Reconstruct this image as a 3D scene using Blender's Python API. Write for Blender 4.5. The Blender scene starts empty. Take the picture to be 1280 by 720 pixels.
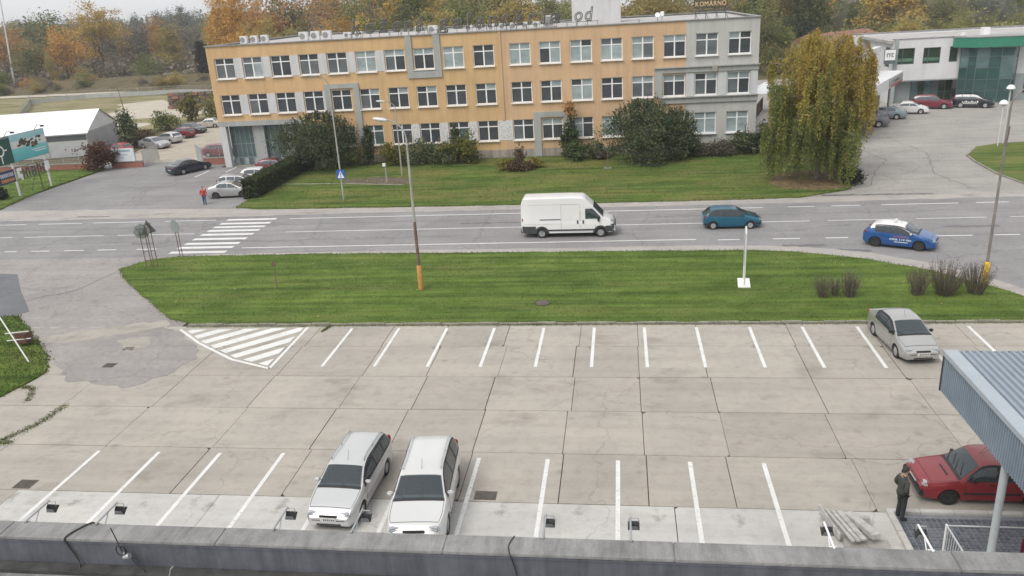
import bpy, bmesh, math, random
import numpy as np
from mathutils import Vector, Matrix
R = math.radians
rng = random.Random(7)
nrng = np.random.default_rng(7)
S = bpy.context.scene
COL = S.collection

# ------------------------------------------------------------------ camera
cam = bpy.data.cameras.new('camera'); cam_ob = bpy.data.objects.new('camera', cam); COL.objects.link(cam_ob)
cam.sensor_width = 36.0; cam.lens = 999.53 / 1280 * 36.0
cam.clip_start = 0.2; cam.clip_end = 6000
f_pitch, f_roll, f_yaw = 0.3434, 0.0599, -0.1450
fw = Vector((math.sin(f_yaw) * math.cos(f_pitch), math.cos(f_yaw) * math.cos(f_pitch), -math.sin(f_pitch)))
rt = Vector((math.cos(f_yaw), -math.sin(f_yaw), 0)); dn = fw.cross(rt)
r2 = rt * math.cos(f_roll) + dn * math.sin(f_roll); d2 = -rt * math.sin(f_roll) + dn * math.cos(f_roll)
M3 = Matrix((r2, -d2, -fw)).transposed()
cam_ob.matrix_world = Matrix.Translation((0, 0, 15.528)) @ M3.to_4x4()
S.camera = cam_ob

# ------------------------------------------------------------------ sky, sun, exposure
SUN_EL, SUN_AZ = R(52), R(215)          # azimuth clockwise from +Y: behind the viewer, to the left
w = bpy.data.worlds.new('World'); S.world = w; w.use_nodes = True
nt = w.node_tree; nt.nodes.clear()
sky = nt.nodes.new('ShaderNodeTexSky'); sky.sky_type = 'NISHITA'; sky.sun_disc = False
sky.sun_elevation = SUN_EL; sky.sun_rotation = SUN_AZ; sky.altitude = 100; sky.air_density = 1.0; sky.dust_density = 4.0; sky.ozone_density = 1.0
hsv = nt.nodes.new('ShaderNodeHueSaturation'); hsv.inputs['Saturation'].default_value = 0.10
bg = nt.nodes.new('ShaderNodeBackground'); bg.inputs['Strength'].default_value = 0.15
wo = nt.nodes.new('ShaderNodeOutputWorld')
# overcast: an even grey-white cloud sheet with faint soft structure covers most of the blue
tc = nt.nodes.new('ShaderNodeTexCoord'); cn_ = nt.nodes.new('ShaderNodeTexNoise'); cn_.inputs['Scale'].default_value = 2.2; cn_.inputs['Detail'].default_value = 6
nt.links.new(tc.outputs['Generated'], cn_.inputs['Vector'])
cr_ = nt.nodes.new('ShaderNodeValToRGB'); cr_.color_ramp.elements[0].position = .35; cr_.color_ramp.elements[0].color = (4.3, 4.36, 4.48, 1); cr_.color_ramp.elements[1].position = .68; cr_.color_ramp.elements[1].color = (4.9, 4.92, 4.98, 1)
cm_ = nt.nodes.new('ShaderNodeMix'); cm_.data_type = 'RGBA'; cm_.inputs[0].default_value = .85
nt.links.new(cn_.outputs['Fac'], cr_.inputs[0]); nt.links.new(hsv.outputs[0], cm_.inputs[6]); nt.links.new(cr_.outputs[0], cm_.inputs[7])
nt.links.new(sky.outputs[0], hsv.inputs['Color']); nt.links.new(cm_.outputs[2], bg.inputs[0]); nt.links.new(bg.outputs[0], wo.inputs[0])
sl = bpy.data.lights.new('sun', 'SUN'); sl.energy = 1.5; sl.angle = R(35); sl.color = (1.0, 0.95, 0.88)
so = bpy.data.objects.new('sun', sl); COL.objects.link(so)
sd = Vector((math.sin(SUN_AZ) * math.cos(SUN_EL), math.cos(SUN_AZ) * math.cos(SUN_EL), math.sin(SUN_EL)))
so.rotation_euler = sd.to_track_quat('Z', 'Y').to_euler(); so.location = sd * 200
S.view_settings.view_transform = 'Standard'; S.view_settings.look = 'None'; S.view_settings.gamma = 1.0
S.view_settings.exposure = 0.48
S.view_settings.use_curve_mapping = False

# ------------------------------------------------------------------ naming helpers
def tag(o, label=None, cat=None, group=None, kind=None):
    if label: o['label'] = label
    if cat: o['category'] = cat
    if group: o['group'] = group
    if kind: o['kind'] = kind
    return o
def thing(name, label, cat, loc=(0, 0, 0), rz=0.0, group=None):
    o = bpy.data.objects.new(name, None); COL.objects.link(o); o.empty_display_size = 0.3
    o.location = loc; o.rotation_euler = (0, 0, rz)
    return tag(o, label, cat, group)
def copy_tree(o, parent=None):
    c = o.copy(); COL.objects.link(c); c.parent = parent
    for ch in o.children: copy_tree(ch, c)
    return c
def woff(p):
    v = Vector((0, 0, 0))
    while p is not None:
        v += p.location; p = p.parent
    return v
def put(name, mesh, parent=None, loc=(0, 0, 0), rz=0.0, m=None):
    o = bpy.data.objects.new(name, mesh); COL.objects.link(o); o.parent = parent
    o.location = loc; o.rotation_euler = (0, 0, rz)
    if m is not None: setmat(o, m)
    return o
def setmat(o, m, i=0):
    o.material_slots[i].link = 'OBJECT'; o.material_slots[i].material = m

# ------------------------------------------------------------------ mesh builder
class MB:
    def __init__(s): s.v = []; s.f = []; s.mi = []; s.cur = 0
    def add(s, vs, fs):
        o = len(s.v); s.v += [tuple(x) for x in vs]
        for f in fs: s.f.append([o + i for i in f]); s.mi.append(s.cur)
        return s
    def box(s, x0, x1, y0, y1, z0, z1):
        return s.add([(x0,y0,z0),(x1,y0,z0),(x1,y1,z0),(x0,y1,z0),(x0,y0,z1),(x1,y0,z1),(x1,y1,z1),(x0,y1,z1)],
              [(3,2,1,0),(4,5,6,7),(0,1,5,4),(1,2,6,5),(2,3,7,6),(3,0,4,7)])
    def obox(s, c, size, rz=0.0, mtx=None):
        m = mtx if mtx is not None else Matrix.Rotation(rz, 3, 'Z')
        hx, hy, hz = [q / 2 for q in size]; c = Vector(c)
        vs = [c + m @ Vector((a*hx, b*hy, d*hz)) for d in (-1,1) for a, b in ((-1,-1),(1,-1),(1,1),(-1,1))]
        return s.add(vs, [(3,2,1,0),(4,5,6,7),(0,1,5,4),(1,2,6,5),(2,3,7,6),(3,0,4,7)])
    def rbox(s, c, size, b, rz=0.0, mtx=None):
        """box with chamfered edges"""
        m = mtx if mtx is not None else Matrix.Rotation(rz, 3, 'Z')
        bm = bmesh.new(); bmesh.ops.create_cube(bm, size=1.0)
        for v in bm.verts: v.co = Vector((v.co.x*size[0], v.co.y*size[1], v.co.z*size[2]))
        bmesh.ops.bevel(bm, geom=list(bm.edges), offset=b, segments=2, affect='EDGES')
        bm.verts.index_update()
        s.add([Vector(c) + m @ v.co for v in bm.verts], [[v.index for v in f.verts] for f in bm.faces]); bm.free(); return s
    def tube(s, p, q, r0, r1=None, n=8, cap=True):
        p, q = Vector(p), Vector(q); r1 = r0 if r1 is None else r1
        d = (q - p); 
        if d.length < 1e-6: return s
        d.normalize(); a = d.orthogonal().normalized(); b = d.cross(a)
        vs = [p + (a*math.cos(t)+b*math.sin(t))*r0 for t in [2*math.pi*i/n for i in range(n)]] + \
             [q + (a*math.cos(t)+b*math.sin(t))*r1 for t in [2*math.pi*i/n for i in range(n)]]
        fs = [(i, (i+1)%n, n+(i+1)%n, n+i) for i in range(n)]
        if cap: fs += [tuple(range(n-1,-1,-1)), tuple(range(n, 2*n))]
        return s.add(vs, fs)
    def path(s, pts, r, n=6):
        rs = r if isinstance(r, (list, tuple)) else [r]*len(pts)
        for i in range(len(pts)-1): s.tube(pts[i], pts[i+1], rs[i], rs[i+1], n)
        return s
    def ngon(s, pts): return s.add(pts, [tuple(range(len(pts)))])
    def prism(s, pts, z0, z1):
        n = len(pts)
        a = sum(pts[i][0]*pts[(i+1)%n][1]-pts[(i+1)%n][0]*pts[i][1] for i in range(n))
        if a < 0: pts = list(pts)[::-1]
        vs = [(x,y,z0) for x,y in pts] + [(x,y,z1) for x,y in pts]
        return s.add(vs, [tuple(range(n-1,-1,-1)), tuple(range(n,2*n))] + [(i,(i+1)%n,n+(i+1)%n,n+i) for i in range(n)])
    def lathe(s, prof, n=16, mtx=None, loc=(0,0,0)):
        """profile of (r, h) turned about local z"""
        m = mtx if mtx is not None else Matrix.Identity(3); loc = Vector(loc); k = len(prof)
        vs = [loc + m @ Vector((r*math.cos(2*math.pi*i/n), r*math.sin(2*math.pi*i/n), h)) for i in range(n) for r, h in prof]
        fs = [(i*k+j, ((i+1)%n)*k+j, ((i+1)%n)*k+j+1, i*k+j+1) for i in range(n) for j in range(k-1)]
        return s.add(vs, fs)
    def grid(s, fn, nu, nv):
        vs = [fn(i/nu, j/nv) for j in range(nv+1) for i in range(nu+1)]
        return s.add(vs, [(j*(nu+1)+i, j*(nu+1)+i+1, (j+1)*(nu+1)+i+1, (j+1)*(nu+1)+i) for j in range(nv) for i in range(nu)])
    def mesh(s, name, mats, smooth=None, off=None):
        me = bpy.data.meshes.new(name)
        vs = s.v if off is None else [(x-off[0], y-off[1], z-off[2]) for x, y, z in s.v]
        me.from_pydata(vs, [], s.f)
        for m in (mats if isinstance(mats, (list, tuple)) else [mats]): me.materials.append(m)
        if any(s.mi): me.polygons.foreach_set('material_index', s.mi)
        if smooth is not None:
            me.polygons.foreach_set('use_smooth', [True]*len(me.polygons)); me.set_sharp_from_angle(angle=R(smooth))
        me.update(); return me
    def build(s, name, mats, parent=None, smooth=None, world=False, loc=(0,0,0)):
        off = woff(parent) if (world and parent is not None) else None
        return put(name, s.mesh(name, mats, smooth, off), parent, loc)
def struct(name, mb, m, smooth=None): return tag(mb.build(name, m, None, smooth), kind='structure')

# ------------------------------------------------------------------ materials
def nodes(name):
    m = bpy.data.materials.new(name); m.use_nodes = True; t = m.node_tree; p = t.nodes['Principled BSDF']
    return m, t, p
def N(t, kind, **kw):
    n = t.nodes.new(kind)
    for k, v in kw.items():
        if k in n.inputs.keys(): n.inputs[k].default_value = v
        else: setattr(n, k, v)
    return n
def pos(t, sx=1, sy=1, sz=1):
    g = N(t, 'ShaderNodeNewGeometry'); mp = N(t, 'ShaderNodeMapping'); mp.inputs['Scale'].default_value = (sx, sy, sz)
    t.links.new(g.outputs['Position'], mp.inputs['Vector']); return mp.outputs[0]
def noise(t, vec, scale, detail=4, rough=.6):
    n = N(t, 'ShaderNodeTexNoise', Scale=scale, Detail=detail, Roughness=rough); t.links.new(vec, n.inputs['Vector']); return n.outputs['Fac']
def ramp(t, fac, stops):
    r = t.nodes.new('ShaderNodeValToRGB'); e = r.color_ramp.elements
    while len(e) < len(stops): e.new(0.5)
    for k, (p_, c) in zip(e, stops): k.position = p_; k.color = (*c, 1) if len(c) == 3 else c
    t.links.new(fac, r.inputs[0]); return r.outputs[0]
def mix(t, a, b, fac, mode='MIX'):
    n = N(t, 'ShaderNodeMix', data_type='RGBA', blend_type=mode)
    for s_, v in ((n.inputs[0], fac), (n.inputs[6], a), (n.inputs[7], b)):
        if hasattr(v, 'links') or isinstance(v, bpy.types.NodeSocket): t.links.new(v, s_)
        else: s_.default_value = v if not isinstance(v, tuple) else ((*v, 1) if len(v) == 3 else v)
    return n.outputs[2]
def bump(t, p, h, strength=.3, dist=.02):
    b = N(t, 'ShaderNodeBump', Strength=strength, Distance=dist); t.links.new(h, b.inputs['Height']); t.links.new(b.outputs[0], p.inputs['Normal'])
def mul(c, k): return tuple(min(1, x*k) for x in c)
MATS = {}
def mat(name, col, rough=.6, var=.15, scale=1.5, metal=0.0, bmp=0.0, bscale=20, spec=.5, coat=0.0):
    if name in MATS: return MATS[name]
    m, t, p = nodes(name); p.inputs['Roughness'].default_value = rough; p.inputs['Metallic'].default_value = metal
    p.inputs['Specular IOR Level'].default_value = spec; p.inputs['Coat Weight'].default_value = coat
    if var > 0:
        v = pos(t); n = noise(t, v, scale, 5)
        t.links.new(ramp(t, n, [(.3, mul(col, 1-var)), (.7, mul(col, 1+var))]), p.inputs['Base Color'])
    else: p.inputs['Base Color'].default_value = (*col, 1)
    if bmp > 0: bump(t, p, noise(t, pos(t), bscale, 4), bmp, .02)
    MATS[name] = m; return m
def paint(name, col, rough=.32, metal=0.0):
    m, t, p = nodes(name)
    v = pos(t); n = noise(t, v, .8, 2)
    t.links.new(ramp(t, n, [(.3, mul(col, .95)), (.7, mul(col, 1.02))]), p.inputs['Base Color'])
    p.inputs['Roughness'].default_value = rough; p.inputs['Metallic'].default_value = metal
    p.inputs['Coat Weight'].default_value = .6; p.inputs['Coat Roughness'].default_value = .08
    return m
def leaf(name, cols, trans=.25, mown=False):
    m, t, p = nodes(name)
    g = N(t, 'ShaderNodeNewGeometry'); n = len(cols)
    c = ramp(t, g.outputs['Random Per Island'], [((i+.5)/n, cols[i]) for i in range(n)])
    oi = N(t, 'ShaderNodeObjectInfo')
    k = ramp(t, oi.outputs['Random'], [(0, (.72,.72,.72)), (1, (1.22,1.18,1.12))])
    c = mix(t, c, k, 1.0, 'MULTIPLY')
    v = pos(t); c = mix(t, c, ramp(t, noise(t, v, .8, 3), [(.3, (.72,.76,.7)), (.7, (1.18,1.12,1.0))]), .8, 'MULTIPLY')
    if mown:
        c = mix(t, c, ramp(t, noise(t, pos(t, .10, 1.5, 1), 1.0, 4, .6), [(.30, (.58,.62,.55)), (.5, (1,1,1)), (.70, (1.5,1.4,1.3))]), 1.0, 'MULTIPLY')
        c = mix(t, c, ramp(t, noise(t, pos(t), .5, 6, .7), [(.3, (.75,.8,.75)), (.68, (1.2,1.15,1.1))]), .9, 'MULTIPLY')
    t.links.new(c, p.inputs['Base Color']); p.inputs['Roughness'].default_value = .7; p.inputs['Specular IOR Level'].default_value = .25
    tr = N(t, 'ShaderNodeBsdfTranslucent'); t.links.new(c, tr.inputs[0])
    ms = N(t, 'ShaderNodeMixShader', Fac=trans); t.links.new(p.outputs[0], ms.inputs[1]); t.links.new(tr.outputs[0], ms.inputs[2])
    t.links.new(ms.outputs[0], t.nodes['Material Output'].inputs[0]); return m

def concrete_mat(name, base, warm, slab=True):
    m, t, p = nodes(name); v = pos(t)
    c = ramp(t, noise(t, v, .35, 6, .65), [(.3, mul(base, .90)), (.5, base), (.72, mul(warm, 1.06))])
    c = mix(t, c, ramp(t, noise(t, v, 2.3, 6, .7), [(.28, (.80,.79,.78)), (.5, (1,1,1)), (.75, (1.06,1.05,1.04))]), .7, 'MULTIPLY')
    c = mix(t, c, ramp(t, noise(t, v, 38, 3, .7), [(.25, (.84,.84,.84)), (.6, (1.06,1.06,1.06))]), .8, 'MULTIPLY')
    # oil and tyre stains: dark patches with soft edges, scattered drip spots
    st = ramp(t, noise(t, pos(t, .55, .8, 1), .55, 5, .6), [(.57, (1,1,1)), (.75, (.68,.67,.66))]); c = mix(t, c, st, 1.0, 'MULTIPLY')
    vo = N(t, 'ShaderNodeTexVoronoi', Scale=.62); t.links.new(v, vo.inputs['Vector'])
    dd = ramp(t, vo.outputs['Distance'], [(.02, (.62,.6,.58)), (.13, (1,1,1))]); c = mix(t, c, dd, .55, 'MULTIPLY')
    vo3 = N(t, 'ShaderNodeTexVoronoi', Scale=3.1); t.links.new(v, vo3.inputs['Vector'])
    dd = ramp(t, vo3.outputs['Distance'], [(.03, (.6,.58,.56)), (.1, (1,1,1))]); c = mix(t, c, dd, .4, 'MULTIPLY')
    c = mix(t, c, ramp(t, noise(t, pos(t, .07, 1.3, 1), 1.0, 5, .65), [(.32, (.89,.885,.88)), (.55, (1.02,1.02,1.02))]), .8, 'MULTIPLY')   # tyre tracks along the aisle
    if slab:      # oil drips where engines stand, one spot per bay
        sx = N(t, 'ShaderNodeSeparateXYZ'); t.links.new(v, sx.inputs[0])
        def mth(op, a, b=None, c_=None):
            n = N(t, 'ShaderNodeMath', operation=op)
            for i, q in enumerate((a, b, c_)):
                if q is None: continue
                if isinstance(q, bpy.types.NodeSocket): t.links.new(q, n.inputs[i])
                else: n.inputs[i].default_value = q
            return n.outputs[0]
        fx = mth('ABSOLUTE', mth('SUBTRACT', mth('FRACT', mth('MULTIPLY_ADD', sx.outputs['X'], .4, 8.08)), .5))
        fy = mth('MINIMUM', mth('ABSOLUTE', mth('SUBTRACT', sx.outputs['Y'], 21.6)), mth('ABSOLUTE', mth('SUBTRACT', sx.outputs['Y'], 34.6)))
        sp_ = mth('ADD', mth('ADD', mth('MULTIPLY', fx, 2.6), mth('MULTIPLY', fy, .5)), mth('MULTIPLY', noise(t, v, 1.9, 6, .75), 1.5))
        c = mix(t, c, ramp(t, sp_, [(.72, (.58,.56,.54)), (1.05, (1,1,1))]), .85, 'MULTIPLY')
    # hairline cracks: distorted cell borders
    nd = N(t, 'ShaderNodeTexNoise', Scale=.9, Detail=5); t.links.new(v, nd.inputs['Vector'])
    ad = N(t, 'ShaderNodeVectorMath', operation='MULTIPLY_ADD'); ad.inputs[1].default_value = (1.6,1.6,1.6)
    t.links.new(nd.outputs['Color'], ad.inputs[0]); t.links.new(v, ad.inputs[2])
    vc = N(t, 'ShaderNodeTexVoronoi', feature='DISTANCE_TO_EDGE', Scale=.10); t.links.new(ad.outputs[0], vc.inputs['Vector'])
    ck = ramp(t, vc.outputs['Distance'], [(.0006, (.55,.54,.52)), (.0022, (1,1,1))]); c = mix(t, c, ck, .45, 'MULTIPLY')
    if slab:
        oi = N(t, 'ShaderNodeObjectInfo'); c = mix(t, c, ramp(t, oi.outputs['Random'], [(0, (.93,.925,.92)), (1, (1.05,1.05,1.04))]), 1.0, 'MULTIPLY')
    t.links.new(c, p.inputs['Base Color']); p.inputs['Roughness'].default_value = .85; p.inputs['Specular IOR Level'].default_value = .3
    bump(t, p, noise(t, v, 30, 5, .7), .35, .01); return m

def asphalt_mat(name, base, patch=.9, crk=(.11,.007,.55)):
    m, t, p = nodes(name); v = pos(t)
    c = ramp(t, noise(t, v, .22, 6, .65), [(.3, mul(base, .82)), (.55, base), (.75, mul(base, 1.14))])
    c = mix(t, c, ramp(t, noise(t, pos(t, .06, 1.1, 1), 1.0, 5, .6), [(.3, (.86,.86,.87)), (.7, (1.1,1.09,1.08))]), .8, 'MULTIPLY')  # wheel tracks along the road
    c = mix(t, c, ramp(t, noise(t, v, 55, 3, .75), [(.2, (.72,.72,.72)), (.7, (1.14,1.14,1.13))]), .7, 'MULTIPLY')
    c = mix(t, c, ramp(t, noise(t, v, 3.5, 5, .7), [(.3, (.85,.85,.86)), (.6, (1.04,1.04,1.04))]), patch, 'MULTIPLY')
    nd = N(t, 'ShaderNodeTexNoise', Scale=1.4, Detail=5); t.links.new(v, nd.inputs['Vector'])
    ad = N(t, 'ShaderNodeVectorMath', operation='MULTIPLY_ADD'); ad.inputs[1].default_value = (1.2,1.2,1.2)
    t.links.new(nd.outputs['Color'], ad.inputs[0]); t.links.new(v, ad.inputs[2])
    vc = N(t, 'ShaderNodeTexVoronoi', feature='DISTANCE_TO_EDGE', Scale=crk[0]); t.links.new(ad.outputs[0], vc.inputs['Vector'])
    c = mix(t, c, ramp(t, vc.outputs['Distance'], [(crk[1]*.3, (.55,.54,.53)), (crk[1], (1,1,1))]), crk[2], 'MULTIPLY')
    t.links.new(c, p.inputs['Base Color']); p.inputs['Roughness'].default_value = .85; p.inputs['Specular IOR Level'].default_value = .3
    bump(t, p, noise(t, v, 60, 4, .7), .4, .01); return m

def grass_mat(name, lo, hi, dry, dryamt=.62):
    m, t, p = nodes(name); v = pos(t)
    c = ramp(t, noise(t, v, .5, 6, .7), [(.3, lo), (.68, hi)])
    c = mix(t, c, ramp(t, noise(t, pos(t, .10, 1.5, 1), 1.0, 4, .6), [(.30, (.58,.62,.55)), (.5, (1,1,1)), (.70, (1.5,1.4,1.3))]), 1.0, 'MULTIPLY')   # mower passes
    c = mix(t, c, dry, ramp(t, noise(t, pos(t, .25, .8, 1), .5, 6, .65), [(dryamt-.12, (0,0,0)), (dryamt+.12, (.7,.7,.7))]))
    c = mix(t, c, ramp(t, noise(t, v, 22, 4, .8), [(.25, (.5,.52,.45)), (.7, (1.35,1.3,1.2))]), .85, 'MULTIPLY')
    t.links.new(c, p.inputs['Base Color']); p.inputs['Roughness'].default_value = .9; p.inputs['Specular IOR Level'].default_value = .15
    bump(t, p, noise(t, v, 35, 5, .8), .9, .06); return m
def worn_paint(name, col, wear=.5):
    m, t, p = nodes(name); v = pos(t)
    c = ramp(t, noise(t, v, 9, 6, .75), [(.22+wear*.12, (.3,.295,.29)), (.40+wear*.1, col)])
    c = mix(t, c, ramp(t, noise(t, v, 1.1, 4), [(.3, (.86,.86,.85)), (.7, (1.04,1.04,1.04))]), 1.0, 'MULTIPLY')
    t.links.new(c, p.inputs['Base Color']); p.inputs['Roughness'].default_value = .7; return m
def plaster(name, col, streak=.10):
    m, t, p = nodes(name); v = pos(t)
    c = ramp(t, noise(t, v, .4, 5), [(.3, mul(col, .90)), (.7, mul(col, 1.06))])
    c = mix(t, c, ramp(t, noise(t, pos(t, 2.2, 2.2, .12), 1.0, 5, .65), [(.3, (1-streak*1.6,)*3), (.55, (1,1,1))]), .8, 'MULTIPLY')   # rain streaks
    c = mix(t, c, ramp(t, noise(t, v, 14, 4), [(.3, (.93,.93,.93)), (.7, (1.05,1.05,1.05))]), .8, 'MULTIPLY')
    t.links.new(c, p.inputs['Base Color']); p.inputs['Roughness'].default_value = .85; p.inputs['Specular IOR Level'].default_value = .25
    bump(t, p, noise(t, v, 40, 4), .2, .01); return m
def glass(name, col, rough=.06, spec=.5):
    m, t, p = nodes(name); v = pos(t)
    t.links.new(ramp(t, noise(t, pos(t, .7, .7, 1.6), .9, 4), [(.3, mul(col, .75)), (.7, mul(col, 1.2))]), p.inputs['Base Color'])
    p.inputs['Roughness'].default_value = rough; p.inputs['Specular IOR Level'].default_value = spec
    bump(t, p, noise(t, v, .7, 2), .05, .05); return m

M_concrete = concrete_mat('slab_concrete', (.370,.346,.312), (.390,.358,.318))
M_newconc = concrete_mat('new_concrete', (.48,.475,.46), (.50,.49,.47))
M_asphalt = asphalt_mat('worn_asphalt', (.265,.258,.262))
M_yard = asphalt_mat('pale_yard', (.345,.33,.31))
M_patchas = asphalt_mat('old_tarmac', (.315,.295,.285), 1.0, (.26,.014,.38))
M_newas = asphalt_mat('fresh_tarmac', (.16,.165,.178), .4)
M_grass = grass_mat('lawn_green', (.072,.125,.022), (.132,.20,.05), (.20,.21,.075), .64)
M_lawn2 = grass_mat('lawn_dry', (.065,.115,.022), (.115,.175,.043), (.24,.205,.085), .56)
M_line = worn_paint('marking_white', (.70,.70,.69), .55)
M_line2 = worn_paint('marking_road', (.66,.66,.65), .45)
M_kerb = mat('kerb_concrete', (.25,.235,.20), .9, .35, 1.2, bmp=.4)
M_jointdirt = mat('joint_dirt', (.07,.062,.05), 1.0, .4, 3)
M_white = mat('white_frame', (.80,.80,.80), .45, .05)
M_steel = mat('galvanised_steel', (.42,.43,.44), .45, .15, 4, metal=.6)
M_rust = mat('rusty_pole', (.16,.11,.085), .8, .35, 3)
M_black = mat('black_plastic', (.025,.025,.027), .5, .2)
M_rubber = mat('tyre_rubber', (.02,.02,.021), .8, .2)
M_rim = mat('alloy_rim', (.55,.55,.56), .35, .1, metal=.7)
M_rimdark = mat('dark_rim', (.04,.04,.042), .4, .1)
M_glassdark = mat('car_glass', (.036,.052,.064), .05, .5, 2.2, spec=1.0, coat=.6)
m, t, p = nodes('car_glass_clear'); p.inputs['Base Color'].default_value = (.05,.068,.08,1); p.inputs['Roughness'].default_value = .03; p.inputs['Specular IOR Level'].default_value = .8; p.inputs['Coat Weight'].default_value = .5
tr_ = N(t, 'ShaderNodeBsdfTransparent'); tr_.inputs[0].default_value = (.50,.58,.60,1); lw_ = N(t, 'ShaderNodeLayerWeight', Blend=.35); ms_ = N(t, 'ShaderNodeMixShader')
t.links.new(ramp(t, lw_.outputs['Facing'], [(0,(.58,.58,.58)),(1,(.95,.95,.95))]), ms_.inputs[0]); t.links.new(tr_.outputs[0], ms_.inputs[1]); t.links.new(p.outputs[0], ms_.inputs[2]); t.links.new(ms_.outputs[0], t.nodes['Material Output'].inputs[0]); M_glassclear = m
M_seat = mat('seat_cloth', (.075,.075,.08), .9, .3, 6); M_dash = mat('dashboard', (.03,.03,.032), .7, .2)
M_headlamp = mat('headlamp_glass', (.34,.36,.38), .12, .2, 14)
M_tail = glass('tail_lamp_red', (.30,.02,.025), .15)
M_plate = mat('plate_white', (.6,.6,.6), .5, .1, 9)
M_bark = mat('bark', (.09,.075,.06), .95, .35, 4)
M_barklight = mat('bark_pale', (.2,.18,.15), .95, .3, 4)
# ================================================================== GROUND
def jag(pts, amp, step=1.2, seed=1):
    r = random.Random(seed); out = []
    for i in range(len(pts)):
        a, b = Vector(pts[i]), Vector(pts[(i+1) % len(pts)]); L = (b-a).length; n = max(1, int(L/step))
        nr = Vector((-(b-a).y, (b-a).x)).normalized() if L > 0 else Vector((0,0))
        for k in range(n):
            q = a.lerp(b, k/n)
            if k: q = q + nr * r.uniform(-amp, amp)
            out.append((q.x, q.y))
    return out
def fill(mb, pts, z):
    """flat sheet from an outline that may be concave"""
    bm = bmesh.new(); vs = [bm.verts.new((x, y, z)) for x, y in pts]; f = bm.faces.new(vs)
    if f.calc_area() and f.normal.z < 0: f.normal_flip()
    bm.normal_update()
    if f.normal.z < 0: f.normal_flip()
    bmesh.ops.triangulate(bm, faces=[f]); bm.verts.index_update()
    mb.add([v.co.copy() for v in bm.verts], [[v.index for v in q.verts] for q in bm.faces]); bm.free(); return mb
def slab(mb, pts, z0, z1):
    """raised sheet with a skirt (z0 is the foot)"""
    a = sum(pts[i][0]*pts[(i+1)%len(pts)][1]-pts[(i+1)%len(pts)][0]*pts[i][1] for i in range(len(pts)))
    if a < 0: pts = pts[::-1]
    fill(mb, pts, z1); n = len(pts)
    mb.add([(x,y,z0) for x,y in pts]+[(x,y,z1) for x,y in pts], [(i,(i+1)%n,n+(i+1)%n,n+i) for i in range(n)]); return mb
def inside(p, poly):
    x, y = p; c = False; j = len(poly)-1
    for i in range(len(poly)):
        xi, yi = poly[i]; xj, yj = poly[j]
        if (yi > y) != (yj > y) and x < (xj-xi)*(y-yi)/(yj-yi)+xi: c = not c
        j = i
    return c
def clip(poly, cp):
    """Sutherland-Hodgman, convex counter-clockwise clip polygon"""
    out = list(poly)
    for i in range(len(cp)):
        a, b = cp[i], cp[(i+1) % len(cp)]; inp, out = out, []
        sd_ = lambda q: (b[0]-a[0])*(q[1]-a[1])-(b[1]-a[1])*(q[0]-a[0])
        for k in range(len(inp)):
            p, q = inp[k], inp[(k+1) % len(inp)]; dp, dq = sd_(p), sd_(q)
            if dp >= 0: out.append(p)
            if dp*dq < 0:
                s_ = dp/(dp-dq); out.append((p[0]+(q[0]-p[0])*s_, p[1]+(q[1]-p[1])*s_))
        if not out: return []
    return out

# terrain to the horizon
m, t, p = nodes('scrub_soil'); v = pos(t)
c = ramp(t, noise(t, v, .035, 8, .65), [(.32, (.085,.08,.045)), (.5, (.14,.12,.075)), (.68, (.10,.105,.045))])
c = mix(t, c, ramp(t, noise(t, v, .6, 6, .7), [(.3, (.6,.6,.58)), (.7, (1.3,1.25,1.15))]), .9, 'MULTIPLY')
t.links.new(c, p.inputs['Base Color']); p.inputs['Roughness'].default_value = 1; p.inputs['Specular IOR Level'].default_value = .1
bump(t, p, noise(t, v, 4, 6, .7), .8, .2); M_soil = m
g = MB()
xs = [-770,-500,-300,-100,0,100,300,500,770]; ys = [-280,0,60,150,260,400,600,870]
g.add([(x,y,-.06) for y in ys for x in xs], [(j*9+i, j*9+i+1, (j+1)*9+i+1, (j+1)*9+i) for j in range(7) for i in range(8)])
struct('ground', g, M_soil)

road = struct('road', fill(MB(), [(-760,50.3),(-75,50.3),(-24,50.3),(18,50.3),(760,50.3),(760,61.5),(60,61.5),(13,61.5),(-33,61.5),(-90,61.5),(-760,61.5)], 0), M_asphalt)
struct('side_road', fill(MB(), [(-75,24),(-24,30),(-23,50.3),(-75,50.3)], -.002), M_patchas)
struct('entrance_road', fill(MB(), [(-58,61.5),(-30,61.5),(-30,83.4),(-44,83.4),(-44.5,88),(-62,88),(-58.6,84)], 0), M_asphalt)
M_shoulder = concrete_mat('shoulder_dust', (.37,.345,.33), (.40,.37,.345), False)
struct('road_shoulder', fill(MB(), jag([(-62,61.6),(-33,61.2),(-20,61.35),(5,61.35),(13,61.3),(30,61.5),(30,62.6),(14,62.9),(-33,63.9),(-40,64.6),(-62,65.6)], .12, 1.0, 4), .004), M_shoulder)
struct('dusty_verge', fill(MB(), jag([(-33,49.6),(-29,50.6),(-18,50.75),(-7,50.7),(6,50.65),(11,50.2),(15,48.6),(18,46.2),(20,43.4),(21.5,40.6),(20,39),(14,44),(5,48),(-20,49),(-33,48.6)], .1, 1.0, 14), .004), M_shoulder)
struct('right_junction', fill(MB(), [(4,37.46),(60,37.46),(60,50.3),(4,50.3)], -.002), M_asphalt)
struct('showroom_yard', fill(MB(), [(13,61.5),(75,61.5),(75,150),(13,150)], -.002), M_yard)
struct('tarmac_patch', fill(MB(), [(-42.2,47),(-40.7,46.8),(-38.0,43.6),(-34.5,39.8),(-35.2,38.9),(-60,38.9),(-60,47)], .004), M_newas)
M_gravel = concrete_mat('gravel_drive_stone', (.40,.36,.30), (.44,.39,.32), False)
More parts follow.
